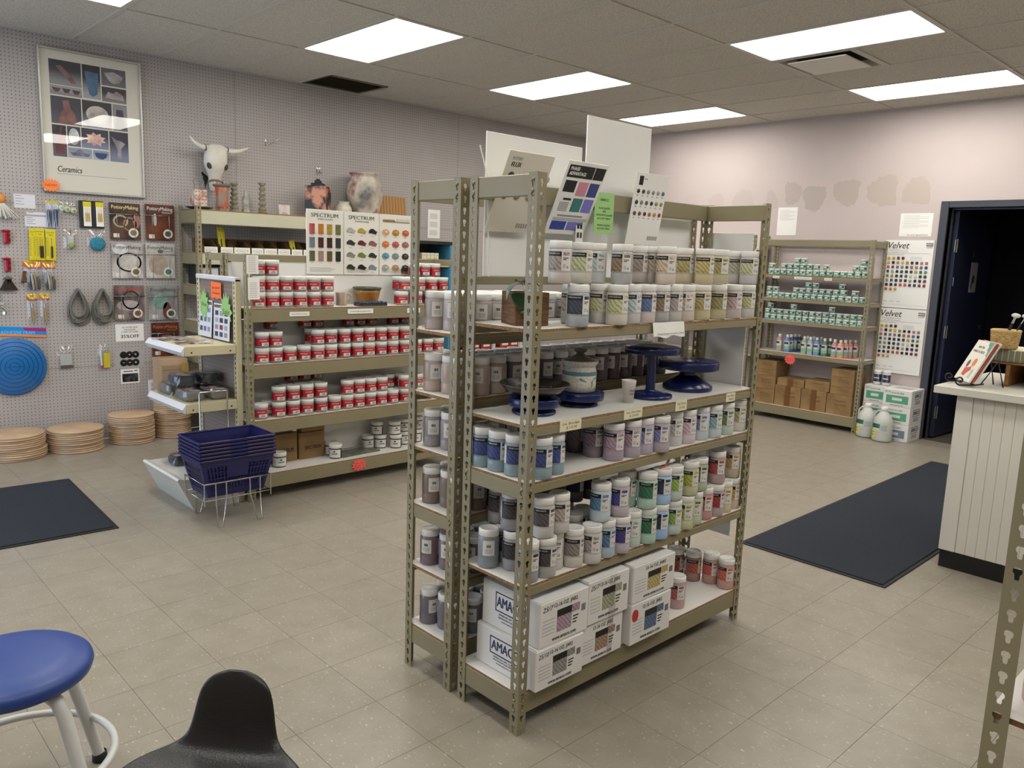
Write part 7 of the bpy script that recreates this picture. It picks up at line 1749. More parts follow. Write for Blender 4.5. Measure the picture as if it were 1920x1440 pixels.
t, a, b = at('brush_bundle', 'white bristle brush with an orange top cut by the left edge', 'brush', (1.269, 1.374, 1.683, 1.855)); hook(t, b*.95)
obj('cap', G().ell((0, 0, 0), (.035, .025, .04), 12, 8).mesh('cap', M('orange_cap', '#d88a3a', .5)), t, (-.02, -.03, b*.72))
for k in range(14): obj('bristle', G().tube([(-.02, -.03, b*.5), (-.05+.011*k, -.03-.01*(k % 3), -b*.9+.004*(k % 5))], [.010, .004], 6).mesh('bristle', M('white_bristle', '#c9c6be', .7)), t)
t, a, b = at('rib_fan', 'fan of dark brown wooden ribs hanging at the left', 'clay tool', (1.276, 1.369, 1.176, 1.287)); hook(t, b*.95)
for k in range(9): obj('rib', G().prism([(-.008, b*.6), (.008, b*.6), (.013, -b*.9), (-.013, -b*.9)], .006, lambda u, v, w_: (u+(k-4)*.0016+(k-4)*.010*(b*.6-v)/(1.5*b), -.012-w_-.003*(k % 3), v)).mesh('rib', M('dark_rib%d' % (k % 3), ['#2c1c18', '#3c2824', '#241614'][k % 3], .45)), t)
obj('tie', G().ell((0, 0, 0), (.03, .02, .012), 10, 6).mesh('tie', M('grey_tie', '#5c5a4e', .7)), t, (0, -.018, b*.68))
t, a, b = at('steel_tool', 'silver steel clay tool in a clear case at the left edge', 'clay tool', (1.222, 1.304, 1.008, 1.165)); hook(t, b); obj('case', G().cbox(-a, a*.7, -.02, -.003, b*.0, b*.95, .003).mesh('case', CLEAR), t); obj('blade', G().lathe([(.035, 0), (.05, .012), (.052, .02), (.046, .02), (.032, .006)], 24, a0=-.4, a1=2.2).mesh('blade', CHROME), t, (-.02, -.02, -b*.8), (PI/2, 0, 0)); obj('label', G().box(-a, a*.6, -.0215, -.0195, -b*.1, b*.12).mesh('label', LG), t)
def f_tools(t, a, b):
    for k in range(4): obj('tool', G().tube([(-a*.55+a*.35*k, -.016, b*.25-.01*k), (-a*.45+a*.36*k, -.022, -b*.3), (-a*.3+a*.32*k, -.016, -b*.85)], [.006, .010, .007], 8).mesh('tool', M('tool_tone%d' % (k % 3), ['#55524c', '#b5aea0', '#8a7c6a'][k % 3], .3, .3)), t)
bag('tool_pack', 'left bag of assorted tools with yellow and orange header', (1.423, 1.540, 1.172, 1.401), f_tools, ('#e0a820', .52, '#d0582c'), depth=.04); bag('tool_pack', 'right bag of assorted tools with yellow and orange header', (1.540, 1.636, 1.171, 1.400), f_tools, ('#e0a820', .52, '#d0582c'), depth=.04)
t, a, b = at('wood_block_tool', 'small brown wooden tool behind the orange-headed bags', 'clay tool', (1.406, 1.447, 1.246, 1.323)); obj('handle', G().prism([(-a, -b), (a*.6, -b), (a, b), (-a*.2, b)], .02, lambda u, v, w_: (u, -.003-w_, v)).mesh('handle', M('oiled_wood', '#5c4020', .4, 0, .5, .2, 40)), t); obj('edge', G().box(-a, a*.6, -.025, -.003, -b-.008, -b).mesh('edge', M('dark_wood_edge', '#2c1c10', .5)), t)
def f_ribbon(t, a, b):
    obj('handle', G().tube([(-a*.05, -.012, b*.15), (0, -.014, -b*.2), (a*.12, -.012, -b*.72)], [.007, .010, .006], 9).mesh('handle', M('pale_wood_handle', '#a58a58', .5, 0, .4, .1, 60)), t); obj('ferrule', G().tube([(-a*.06, -.012, b*.4), (-a*.05, -.012, b*.15)], .0055, 8).mesh('ferrule', CHROME), t); obj('ribbon', G().tube([(a*.12, -.012, -b*.72), (a*.2, -.012, -b*.95), (a*.02, -.012, -b*.95), (a*.1, -.012, -b*.72)], .0016, 5).mesh('ribbon', CHROME), t)
bag('tool_pack', 'left ribbon tool with pale handle and yellow header', (1.433, 1.503, 0.916, 1.156), f_ribbon, ('#d8b82c', .62, '#c04a2c'), depth=.02); bag('tool_pack', 'right ribbon tool with pale handle and yellow header', (1.517, 1.584, 0.909, 1.159), f_ribbon, ('#d8b82c', .62, '#c04a2c'), depth=.02)
RUB = M('grey_rubber_strip', '#67665f', .6, 0, .4, .06, 20)
for k, bx in enumerate(((1.671, 1.871, 0.901, 1.206), (1.845, 2.045, 0.895, 1.206))):
    t, a, b = at('rubber_loops', '%s bundle of grey rubber strips looped on a hook' % ('left' if k == 0 else 'right'), 'rubber strips', bx); hook(t, b*.9, 0, .05)
    for q in range(6):
        s = 1-.055*q; dz = .012*math.sin(q*2.3+k); dx = .010*math.cos(q*1.9+k*2); pts = []
        for i in range(28):
            th = 2*PI*i/28; rr = math.sin(th/2)**1.15; pts.append((dx*rr+a*.92*s*math.sin(th)*rr*1.05, -.014-.0075*q, b*.9-(1-math.cos(th))/2*b*1.8*s+dz*rr))
        obj('strip', G().tube(pts, .0075, 6, closed=True).mesh('strip', RUB), t)
# magazines in wire pockets
def mag(label, bx, bg, tcol, shapes, badge):
    t, a, b = at('magazine', label, 'magazine', bx, 'pottery magazines on the pegboard', YP-.006); 
    obj('cover', G().cbox(-a, a, -.012, -.002, -b, b, .001).mesh('cover', bg), t)
    obj('lettering', textmesh('PotteryMaking', b*.28, M('title_'+tcol[1:], tcol, .4), .0002, .008, width=a*1.75), t, (0, -.0126, b*.76))
    if badge[1] != '': obj('lettering', textmesh('Illustrated', b*.13, M('title_'+tcol[1:], tcol, .4), .0002, 0, width=a*.7), t, (a*.5, -.0126, b*.57))
    for (cx, cz, rx, rz, col, hole) in shapes:
        n = 20; o1 = [(a*(cx+rx*math.cos(2*PI*i/n)), b*(cz+rz*math.sin(2*PI*i/n))) for i in range(n)]
        if hole:
            o2 = [(a*(cx+rx*hole*math.cos(2*PI*i/n)), b*(cz+rz*hole*math.sin(2*PI*i/n))) for i in range(n)]; g = G().add([(u, -.0124, v) for u, v in o1+o2], [(i, (i+1) % n, n+(i+1) % n, n+i) for i in range(n)])
        else: g = G().prism(o1, .0003, lambda u, v, w_: (u, -.0121-w_, v))
        obj('cover_art', g.mesh('cover_art', M('art_'+col[1:], col, .35, 0, .5, .2, 25)), t)
    bd = obj('badge', G().prism([(a*.52+a*.33*math.cos(2*PI*i/20), -b*.62+a*.33*math.sin(2*PI*i/20)) for i in range(20)], .0005, lambda u, v, w_: (u, -.0128-w_, v)).mesh('badge', M('badge_white', '#d8d4cc', .4)), t)
    obj('badge_art', G().prism([(a*.52+a*.22*math.cos(2*PI*i/12), -b*.62+a*.20*math.sin(2*PI*i/12)) for i in range(12)], .0003, lambda u, v, w_: (u, -.0134-w_, v)).mesh('badge_art', M('art_'+badge[0][1:], badge[0], .4, 0, .5, .2, 25)), bd)
    obj('barcode_box', G().box(-a*.8, -a*.42, -.0128, -.0118, -b*.9, -b*.68).mesh('barcode_box', LW), t)
    p = thing('wire_pocket', 'wire pocket of the '+label, 'wire pocket', ((bx[0]+bx[1])/2, YP, (bx[2]+bx[3])/2), 0, 'wire magazine pockets')
    g = G().tube([(-a-.004, -.001, b*.38), (-a-.004, -.024, b*.38), (a+.004, -.024, b*.38), (a+.004, -.001, b*.38)], .0022, 6)
    obj('top_wire', g.mesh('top_wire', CHROME), p)
    for u in (-.55, .62): obj('upright_wire', G().tube([(a*u, -.024, b*.38), (a*u, -.024, -b*1.05), (a*u, -.002, -b*1.07)], .002, 6).mesh('upright_wire', CHROME), p)
def cov(nm, c0, c1, sc=7): return ramp2('cover_'+nm, c0, c1, 'noise', sc, .38, .62, .3, detail=3)
mag('top left magazine with rope coils on a dark cover', (2.026, 2.252, 1.577, 1.856), cov('a', '#1c1614', '#5c4030'), '#d8cf9c', [(-.3, .0, .5, .35, '#a89880', .75), (.3, -.15, .45, .4, '#8c6f50', .78), (.75, .05, .25, .4, '#9a6a58', 0)], ('#7c6a50', ''))
mag('top right magazine with a red brown carved cover', (2.292, 2.518, 1.579, 1.862), cov('b', '#3c1c10', '#6e3a22'), '#c9d4d8', [(-.35, .15, .12, .35, '#b5b0a8', 0), (.3, -.1, .5, .6, '#6a3418', .9)], ('#4c4c4a', 'x'))
mag('middle left magazine with a swirled plate on a pale cover', (2.029, 2.260, 1.273, 1.548), cov('c', '#8c8480', '#c4c0bc'), '#2c3036', [(.1, -.1, .82, .55, '#b9b4ac', 0), (.1, -.08, .82, .55, '#5c4c48', .86), (-.45, .65, .5, .3, '#c8c8c8', 0)], ('#6c5c40', ''))
mag('middle right magazine with a round tan pot on a pale cover', (2.285, 2.512, 1.275, 1.553), cov('d', '#a8a49c', '#cac6bf'), '#34424c', [(-.15, -.2, .68, .62, '#ab9a8c', 0), (.0, .55, .2, .1, '#5c5c58', 0)], ('#3f7464', 'x'))
mag('lower left magazine with a red title and looped handles', (2.034, 2.260, 0.943, 1.219), cov('e', '#2c2422', '#8c807c'), '#b8402c', [(-.1, -.15, .75, .3, '#a59a98', 0), (.1, .15, .6, .55, '#2a2224', .84)], ('#7c4a34', ''))
mag('lower right magazine with a blue green bowl cover', (2.293, 2.523, 0.936, 1.214), cov('f', '#6c6c6a', '#a5a5a3'), '#3f4a3c', [(-.2, .1, .5, .5, '#7c9c90', 0), (.25, -.45, .3, .5, '#6a4030', 0)], ('#3c4c48', ''))
mag('lowest magazine partly hidden by the end-cap shelf', (2.307, 2.526, 0.635, 0.913), cov('g', '#2a1612', '#6c3a28'), '#c06a44', [(.1, .0, .6, .3, '#7c5c4c', 0)], ('#6a6a60', 'x'))
t, a, b = at('sale_sign', 'white 35%OFF magazine sale sign on the pegboard', 'sign', (2.036, 2.251, 0.772, 0.909)); obj('card', G().box(-a, a, -.002, -.0005, -b, b).mesh('card', PAPER), t)
for s, zz, ww, bo in (('ALL OLDER ISSUE', .62, 1.1, 0), ('MAGAZINES', .34, .8, 0), ('(2 YEAR OR OLDER)', .08, 1.2, 0), ('35%OFF', -.45, 1.3, .02)): obj('lettering', textmesh(s, b*(.26 if bo == 0 else .55), INK, .0002, bo, width=a*ww), t, (0, -.0024, b*zz))
t, a, b = at('disc_card', 'clear-faced card of six black discs on the pegboard', 'card', (2.023, 2.242, 0.552, 0.703)); obj('card', G().box(-a, a, -.003, -.0005, -b, b).mesh('card', M('grey_photo_card', '#a8a6a4', .4)), t)
for k in range(6):
    d = obj('disc', G().lathe([(0, 0), (a*.24, 0), (a*.255, .003), (a*.22, .004), (0, .003)], 20).mesh('disc', M('black_disc', '#161616', .4)), t, (a*(-.42+.42*(k % 3)), -.003, b*(.48-.85*(k//3))), (PI/2, 0, 0))
    if k: obj('disc_mark', G().ell((0, 0, 0), (a*.07, a*(.03+.02*(k % 3)), .001), 8, 4).mesh('disc_mark', LG), d, (0, 0, .004))
t, a, b = at('disc_card', 'small white card with a black printed panel', 'card', (2.061, 2.204, 0.430, 0.548)); obj('card', G().box(-a, a, -.003, -.0005, -b, b).mesh('card', PAPER), t); obj('print_panel', G().box(-a*.85, a*.85, -.0035, -.002, -b*.8, b*.35).mesh('print_panel', ramp2('dark_panel_print', '#121412', '#4a4e4a', 'noise', 30, .45, .6, .4)), t); obj('print', G().box(-a*.7, a*.3, -.0034, -.0028, b*.6, b*.72).box(a*.45, a*.8, -.0034, -.0028, b*.66, b*.78).mesh('print', INK), t)
# blue bat pack
x0, x1, z0, z1 = (1.140, 1.554, 0.435, 0.920)
t = thing('bat_pack', 'big blue round throwing bat in a clear bag with blue header card', 'hanging pack', ((x0+x1)/2, YP, (z0+z1)/2)); a, b = (x1-x0)/2, (z1-z0)/2; BB = M('bright_blue_plastic', '#1470b8', .35)
obj('bat_disc', G().lathe([(0, 0), (.205, 0), (.212, .004), (.205, .010), (0, .011)], 56).mesh('bat_disc', BB), t, (-.02, -.010, -.055), (PI/2, 0, 0))
for k in range(1, 7): obj('ring_line', G().lathe([(.03*k, .0112), (.03*k+.002, .0118), (.03*k+.004, .0112)], 48).mesh('ring_line', M('dark_blue_line', '#0c3f70', .4)), t, (-.02, -.010, -.055), (PI/2, 0, 0))
obj('cross_line', G().box(-.08, .04, -.0222, -.0212, -.056, -.053).mesh('cross_line', M('dark_blue_line', '#0c3f70', .4)), t)
hd = obj('header_card', G().prism([(-a, b*.82), (a*.98, b*.70), (a*.98, b*.92), (-a, b*1.04)], .003, lambda u, v, w_: (u, -.003-w_, v)).mesh('header_card', M('cyan_header', '#1c86d0', .4)), t)
obj('header_stripe', G().prism([(-a, b*.76), (a*.96, b*.62), (a*.98, b*.70), (-a, b*.82)], .003, lambda u, v, w_: (u, -.003-w_, v)).mesh('header_stripe', M('orange_header', '#e08a4c', .4)), t); obj('header_flash', G().prism([(a*.3, b*.86), (a*.97, b*.80), (a*.97, b*.91), (a*.25, b*.95)], .0008, lambda u, v, w_: (u, -.0062-w_, v)).mesh('header_flash', M('magenta_flash', '#a8206c', .4)), hd)
obj('lettering', textmesh('ADHESIVE FRAM', .034, M('pale_header_print', '#7cc0f0', .4), .0002, .01, width=a*1.05), hd, (a*.08, -.0066, b*.80), (0, .05, 0))
V = []; n = 9; rd = random.Random(4)
for j in range(n):
    for i in range(n): V.append((a*(i/(n-1)*2-1), -.028-rd.uniform(0, .008), -b+1.72*b*j/(n-1)))
obj('plastic_bag', G().add(V, [(j*n+i, j*n+i+1, (j+1)*n+i+1, (j+1)*n+i) for j in range(n-1) for i in range(n-1)], 0, True).mesh('plastic_bag', CLEAR), t)
def f_wire(t, a, b): obj('metal_bar', G().cbox(-a*.7, a*.8, -.014, -.006, -b*.92, -b*.72, .002).mesh('metal_bar', CHROME), t); obj('insert_card', G().box(-a*.6, a*.7, -.0055, -.004, -b*.7, b*.3).mesh('insert_card', M('pale_grey_card', '#b5b8b4', .5)), t)
bag('tool_pack', 'clear bag with a silver bar near the blue bat', (1.608, 1.732, 0.582, 0.758), f_wire)
def f_pen(t, a, b): obj('label_card', G().box(-a*.1, a*.9, -.016, -.014, -b*.9, b*.3).mesh('label_card', YEL), t); obj('pen', G().tube([(-a*.4, -.014, -b*.85), (-a*.5, -.014, b*.8)], .009, 8).mesh('pen', M('pale_pen', '#c4ccc8', .4)), t); obj('pen_tip', G().tube([(-a*.4, -.014, -b*.95), (-a*.4, -.014, -b*.7)], .0095, 8).mesh('pen_tip', M('magenta_tip', '#a83058', .4)), t)
bag('tool_pack', 'marker pen pack with yellow label near the disc card', (1.895, 1.985, 0.562, 0.756), f_pen)
for k, (x, z, lb) in enumerate(((3.33, 2.455, 'thin empty wire hook high on the pegboard right of the skull'), (3.83, 2.27, 'double empty peg hook on the pegboard above the raku bottle'), (4.98, 1.93, 'single empty peg hook seen through the narrow rack'))):
    t = thing('peg_hook', lb, 'hook', (x, YP, z)); 
    for q in range(2 if k == 1 else 1): obj('wire', G().tube([(q*.03, 0, .03), (q*.03, -.006, -.02), (q*.03, -.03, -.03), (q*.03+(.12 if k == 0 else .0), -.045, -.01 if k else .05)], .0028, 6).mesh('wire', CHROME), t)
    obj('backplate', G().box(-.006, .006 if k != 1 else .036, -.003, 0, .01, .022).mesh('backplate', CHROME), t)

# ================================================================== BACK-WALL RACK: BOXES, SIGNS
KB = [('bottom box of the left carton stack', 3.938, 4.165, .145, .292, 0), ('second box of the left carton stack', 3.938, 4.165, .292, .432, 0), ('third flat box of the left carton stack', 3.938, 4.165, .432, .492, 0), ('top flat box of the left carton stack', 3.938, 4.165, .492, .588, 0),
      ('large brown box with tape, second from left', 3.655, 3.932, .145, .354, 1), ('flat taped brown box on the second large box', 3.63, 3.915, .354, .430, 1), ('large taped brown box, third from left', 3.392, 3.648, .145, .352, 1), ('flat brown DEMO box on the third large box', 3.372, 3.618, .352, .448, 0),
      ('bottom box of the right carton stack', 3.14, 3.386, .145, .345, 0), ('second box of the right carton stack', 3.14, 3.362, .345, .420, 0), ('third box of the right carton stack', 3.14, 3.362, .420, .516, 0), ('top box of the right carton stack', 3.14, 3.362, .516, .592, 0)]
for lb, y0, y1, z0, z1, tp in KB: kbox(lb+', back-wall rack', 7.47, 7.72, y0, y1, z0, z1, 'DEMO' if 'DEMO' in lb else 'Underglaze|12 - 2 OZ JARS', 'x', 'brown boxes under the back-wall rack', tp)
burst('starburst_sign', 'coral starburst price sign on the back-wall rack', (7.442, 3.785, .628), .062, .056, 13, '#f0605a', ['Buy 1', 'Get 1'], 'x')
for k, (y0, y1) in enumerate(((3.98, 4.05), (3.64, 3.82), (3.44, 3.515))):
    t = thing('shelf_sign', 'small white shelf sign on the back-wall rack, %s from left' % ORD[k], 'sign', (7.449, (y0+y1)/2, 1.436), -PI/2); obj('card', G().box(-(y1-y0)/2, (y1-y0)/2, -.001, 0, -.012, .012).mesh('card', PAPER), t); obj('print', G().box(-(y1-y0)*.4, (y1-y0)*.4, -.0014, -.0008, -.002, .003).mesh('print', GREYINK), t)
# ---- Velvet colour boards
VC = ['#b8a030 #b08c34 #5c1c24 #4a1420', '#c4a080 #1c1e20 #a8843c #c0ae38 #a8783c #16181a #141618 #a8705c #a8605c', '#b05c5c #7c3038 #5c626c #8c6a70 #22303c #a85048 #b05c54 #4c5c8c #1c2c5c', '#1c4c4c #8c949c #141c20 #24342c #101214 #1c302c #8ca038 #3c5c34 #5c8050', '#5c7854 #a87c44 #16201e #1e302a #50545a #b0b0a4 #c4c0b4 #101416 #0e1012', '#7c8490 #4c545c #1a2420 #5c3c28 #0f1214 #8c947c #201416 #14221e #4c3038', '#2c2026 #141a22 #4c1e20 #a83c30 #b05830 #2a1c18 #12161e #6c1e26 #8c2028', '#b0502c #b8742c #b89c30']
vt = M('chip_base', '#888888', .2)
for k, (z0, z1, lb) in enumerate(((1.197, 1.822, 'upper'), (.582, 1.19, 'lower'))):
    t = thing('velvet_chart', '%s Velvet underglaze colour board by the dark doorway' % lb, 'chart', (XW-.008, 2.88, z0), -PI/2); a = .213; H = z1-z0
    obj('board', G().cbox(-a, a, -.006, 0, 0, H, .001).mesh('board', FOAM), t)
    obj('lettering', textmesh('Velvet', .085, BLACK, .0004, .006, .3, width=.19), t, (-a*.5, -.0066, H-.05)); obj('lettering', textmesh('UNDERGLAZES', .022, LG, .0003, 0, width=.17), t, (-a*.42, -.0066, H-.092)); obj('rule', G().box(-a*.95, a*.85, -.0068, -.0055, H-.122, H-.1195).mesh('rule', GREYINK), t)
    obj('lettering', textmesh('COAT  UNDERCOAT  OVERCOAT', .011, GREYINK, .0003, 0, width=.15), t, (-a*.4, -.0066, H-.11))
    lg = obj('logo', G().box(a*.68, a*.96, -.0068, -.0055, H-.055, H-.024).mesh('logo', M('logo_grey', '#6c6870', .5)), t); obj('lettering', textmesh('AMACO', .018, PAPER, .0003, .02, width=.05), lg, (a*.82, -.0072, H-.039)); obj('lettering', textmesh('GLAZES', .016, INK, .0003, .0, width=.05), lg, (a*.82, -.0066, H-.065))
    g = G()
    for q in range(4): g.box(.02, .12, -.0066, -.0055, H-.155-q*.009, H-.152-q*.009)
    g.box(-a*.9, -a*.2, -.0066, -.0055, H-.137, H-.131)
    for q in range(3): g.box(-a*.88+q*.06, -a*.7+q*.06, -.0066, -.0055, .055, .062)
    g.box(-a*.95, a*.9, -.0066, -.0055, .028, .030); obj('fine_print', g.mesh('fine_print', LG), t)
    for r, row in enumerate(VC):
        for c, col in enumerate(row.split()):
            obj('glaze_chip', G().cbox(-.0125, .0125, -.014, -.006, -.0125, .0125, .004).mesh('glaze_chip', M('velvet_'+col, col, .22, 0, .5, .1, 60)), t, (-a*.80+c*.0420, 0, H-.165-r*.041))
for bx, lb, n in (((4.012, 4.226, 1.862, 2.143), 'blank-bottomed white letter pinned to the back wall above the rack', 9), ((2.708, 2.992, 1.857, 2.066), 'wide white notice pinned to the back wall by the door', 10)):
    y0, y1, z0, z1 = bx; t = thing('wall_notice', lb, 'paper', (XW-.001, (y0+y1)/2, z0), -PI/2); a = (y1-y0)/2; H = z1-z0; obj('sheet', G().box(-a, a, -.0012, 0, 0, H).mesh('sheet', PAPER), t); g = G()
    for q in range(n): g.box(-a*.8, a*(.75 if q % 3 else .2), -.0016, -.0008, H*.9-q*.012-.003, H*.9-q*.012)
    obj('print', g.mesh('print', LG), t)
    if n == 10: obj('handwriting', textmesh('See us for Special Orders', .016, INK, .0002, 0, .2, width=a*1.3), t, (a*.15, -.0016, .014))
# ---- white cartons, blue jars and jugs by the door
GL = M('green_carton_label', '#4f9a78', .5)
def wcarton(lb, x0, x1, y0, y1, z0, z1, lab=GL, hand='25/07'):
    t = thing('velvet_carton', lb, 'box', ((x0+x1)/2, (y0+y1)/2, z0+EPS), 0, 'white cartons stacked by the doorway'); a, b, h = (x1-x0)/2, (y1-y0)/2, z1-z0-.0015
    obj('box_body', G().cbox(-a, a, -b, b, 0, h, .003).mesh('box_body', CARTON), t); obj('top_tape', G().box(-a*.5, a*.5, -b*.6, b*.6, h, h+.0008).mesh('top_tape', LG), t)
    l_ = obj('label', G().box(-a-.0008, -a+.0002, -b*.78, b*.78, h*.2, h*.66).mesh('label', lab), t); obj('label_box', G().box(-a-.0014, -a-.0006, -b*.35, b*.35, h*.36, h*.52).mesh('label_box', LW), l_)
    obj('lettering', textmesh('12-16 OZ. JARS', h*.12, INK, .0003, .01, width=b*.9), t, (-a-.0006, 0, h*.8), -PI/2); obj('lettering', textmesh('www.amaco.com', h*.11, INK, .0003, .01, width=b*.9), t, (-a-.0006, 0, h*.1), -PI/2); obj('handwriting', textmesh(hand, h*.15, INK, .0003, 0, .2, width=b*.4), t, (-a-.0006, b*.72, h*.84), -PI/2)
    g = G(); cz, hw, hh, r_ = h*.66, a*.5, h*.2, .004
    for (u0, u1, v0, v1) in ((-hw, hw, cz+hh-r_, cz+hh), (-hw, hw, cz-hh, cz-hh+r_), (-hw, -hw+r_, cz-hh, cz+hh), (hw-r_, hw, cz-hh, cz+hh)): g.box(u0, u1, -b-.0006, -b+.0002, v0, v1)
    lo = obj('end_logo', g.mesh('end_logo', NAVYINK), t); obj('lettering', textmesh('AMACO', h*.32, NAVYINK, .0003, .02, width=a*.88), lo, (0, -b-.0006, cz))
    g = G()
    for q in range(3): g.box(-a*.4, a*.4, -b-.0005, -b+.0002, h*(.34-.08*q), h*(.37-.08*q))
    obj('fine_print', g.mesh('fine_print', NAVYINK), t)
BLG = M('blue_grey_carton_label', '#6c7f90', .5)
for k, nm in enumerate(('bottom', 'middle', 'top')):
    wcarton('%s carton of the left stack by the doorway, behind the jugs' % nm, 7.535, 7.76, 2.862, 3.062, .158*k, .158*(k+1)); wcarton('%s carton of the right stack by the doorway%s' % (nm, '' if k else ', blue-grey label'), 7.452, 7.76, 2.602, 2.852, .158*k, .158*(k+1), BLG if k == 0 else GL, '25/10')
for k, y in enumerate((2.985, 2.903)):
    t = thing('underglaze_pint', '%s of two white-lidded jars with navy labels on the cartons' % ('left' if k == 0 else 'right'), 'jar', (7.62, y, .476), -PI/2, 'navy-labelled jars on the cartons'); p = pint_parts(); obj('jar_body', p['body'], t, color='#c9c9c9'); obj('lid', p['lid'], t)
    g = G(); arc(g, .0370, -100, 100, .028, .1, 0, 10); arc(g, .0373, -45, 45, .058, .068, 1, 5); obj('jar_label', g.mesh('jar_label', [M('navy_label', '#1e2448', .45), LW]), t)
JUG = M('translucent_jug', '#b9bcb6', .4, 0, .5, .05, 8); NOTE = M('yellow_note', '#e0d458', .65)
for k, (x, y) in enumerate(((7.425, 2.965), (7.36, 2.79))):
    t = thing('glaze_jug', '%s gallon jug of clear glaze with yellow price note' % ('left' if k == 0 else 'right'), 'jug', (x, y, EPS), -PI/2-.15, 'gallon jugs by the cartons')
    obj('jug_body', G().lathe([(0, .004), (.07, 0), (.082, .006), (.084, .02), (.084, .17), (.078, .195), (.06, .235), (.035, .265), (.028, .275), (.026, .29)], 28).mesh('jug_body', JUG), t); obj('cap', G().lathe([(.0275, .282), (.0295, .284), (.0295, .312), (.027, .315), (0, .315)], 20).mesh('cap', LID), t)
    obj('handle', G().tube([(-.024, -.0, .272), (-.055, -.0, .272), (-.082, -.0, .245), (-.086, -.0, .205), (-.078, -.0, .18)], .0095, 8).mesh('handle', JUG), t)
    g = G(); arc(g, .0846, -55, 65, .095, .165, 0, 10); arc(g, .0849, -55, 12, .125, .165, 1, 6); arc(g, .0850, -30, 10, .11, .125, 2, 4)
    for q in range(5): arc(g, .0849, 18, 55, .105+q*.011, .110+q*.011, 3, 3)
    obj('jug_label', g.mesh('jug_label', [M('pale_jug_label', '#b9c4be', .5), M('dark_green_label', '#1f5a44', .5), LW, GREYINK]), t)
    g = G(); arc(g, .0856, -62, -12, .035, .105, 0, 5); n_ = obj('price_note', g.mesh('price_note', NOTE), t)
    for s, zz in (('Sale!', .085), ('$ 39.95', .058)): obj('handwriting', textmesh(s, .02, INK, .0002, .0, .15, bend=.0860, width=.045), n_, (0, 0, zz), -37*PI/180)
# ================================================================== COUNTER AND WHAT STANDS ON IT
CW = M('white_counter_paint', '#cfccc2', .45, 0, .45, .02, 5)
t = thing('counter', 'white beadboard sales counter with black kick base', 'counter', (4.45, .30, 0))
obj('carcass', G().box(.012, .80, -1.6, 1.030, .095, .925).mesh('carcass', CW), t); obj('kick_base', G().box(.006, .80, -1.6, 1.028, 0, .093).mesh('kick_base', M('black_kick', '#101012', .4)), t)
obj('corner_trim', G().cbox(-.004, .012, .955, 1.034, .095, .925, .003).mesh('corner_trim', CW), t)
bd = G().cbox(0, .012, 0, .0475, .095, .925, .0022).mesh('beadboard_plank', CW)
for k in range(26): obj('beadboard_plank', bd, t, (0, .955-.048*(k+1), 0))
obj('worktop', G().cbox(-.05, .86, -1.65, 1.135, .926, .966, .003).mesh('worktop', M('pale_laminate', '#c4c1b6', .35, 0, .5, .02, 30)), t)
ZC = .9665
t = thing('book_easel', 'scrolled black iron easel on the counter', 'easel', (4.55, 1.335, ZC), -2.498); IRON = M('black_iron', '#2c2b2c', .35, .7)
for s in (-1, 1):
    pts = [(s*.075, .06, .02), (s*.075, .02, .012), (s*.075, -.045, .008)]
    for k in range(18):
        a_ = -PI/2+k*.42; rr = .024*(1-k/22); pts.append((s*.075, -.054-rr*math.cos(a_), .032+rr*math.sin(a_)))
    obj('scroll', G().tube(pts, .0042, 7).mesh('scroll', IRON), t); obj('rear_leg', G().tube([(s*.06, .05, .012), (s*.045, .128, .135), (s*.06, .16, .004)], .0035, 6).mesh('rear_leg', IRON), t)
obj('cross_bar', G().tube([(-.075, .02, .012), (.075, .02, .012)], .0038, 6).mesh('cross_bar', IRON), t)
def book(lb, dy, col, front=False):
    t = thing('picture_book', lb, 'book', Vector((4.55, 1.335, ZC))+Matrix.Rotation(-2.498, 3, 'Z') @ Vector((0, -.022+dy, .026)), (-.45, 0, -2.498)); obj('cover', G().cbox(-.10, .10, 0, .009, 0, .23, .001).mesh('cover', M('book_cover_'+col[1:], col, .35)), t); obj('pages', G().box(-.098, .0975, .0015, .0075, .002, .2302).mesh('pages', PAPER), t)
    if front:
        for s, zz, ww in (('Little One', .195, .075), ('WANT A MESS!', .168, .14)): obj('lettering', textmesh(s, .02, INK, .0002, .0, width=ww), t, (-.01, -.0005, zz))
        obj('cover_splash', G().prism([(.045, .2295), (.0995, .2295), (.0995, .15), (.088, .155), (.085, .178), (.068, .185), (.066, .205), (.052, .212)], .0004, lambda u, v, w_: (u, -w_, v)).mesh('cover_splash', M('teal_splash', '#4f8a7c', .4)), t)
        for pl, col2 in (([(-.045, .03), (-.01, .025), (.01, .05), (.028, .062), (.02, .085), (-.012, .075), (-.05, .07)], '#c0553f'), ([(-.04+.016*math.cos(2*PI*k/12), .095+.022*math.sin(2*PI*k/12)) for k in range(12)], '#5c4038'), ([(.022+.022*math.cos(2*PI*k/14), .108+.024*math.sin(2*PI*k/14)) for k in range(14)], '#cf7c3c'), ([(.056+.014*math.cos(2*PI*k/12), .055+.018*math.sin(2*PI*k/12)) for k in range(12)], '#a9b0b0'), ([(.035, .02), (.07, .022), (.066, .042), (.04, .042)], '#a5c0c0')):
            obj('cover_shape', G().prism(pl, .0004, lambda u, v, w_: (u, -.0001-w_, v)).mesh('cover_shape', M('shape_'+col2[1:], col2, .45)), t)
book('white picture book reading WANT A MESS on the iron easel', 0, '#dcd8cc', True); book('second picture book behind the white one on the easel', .014, '#a8482c'); book('third picture book at the back of the easel', .028, '#c4c4be')
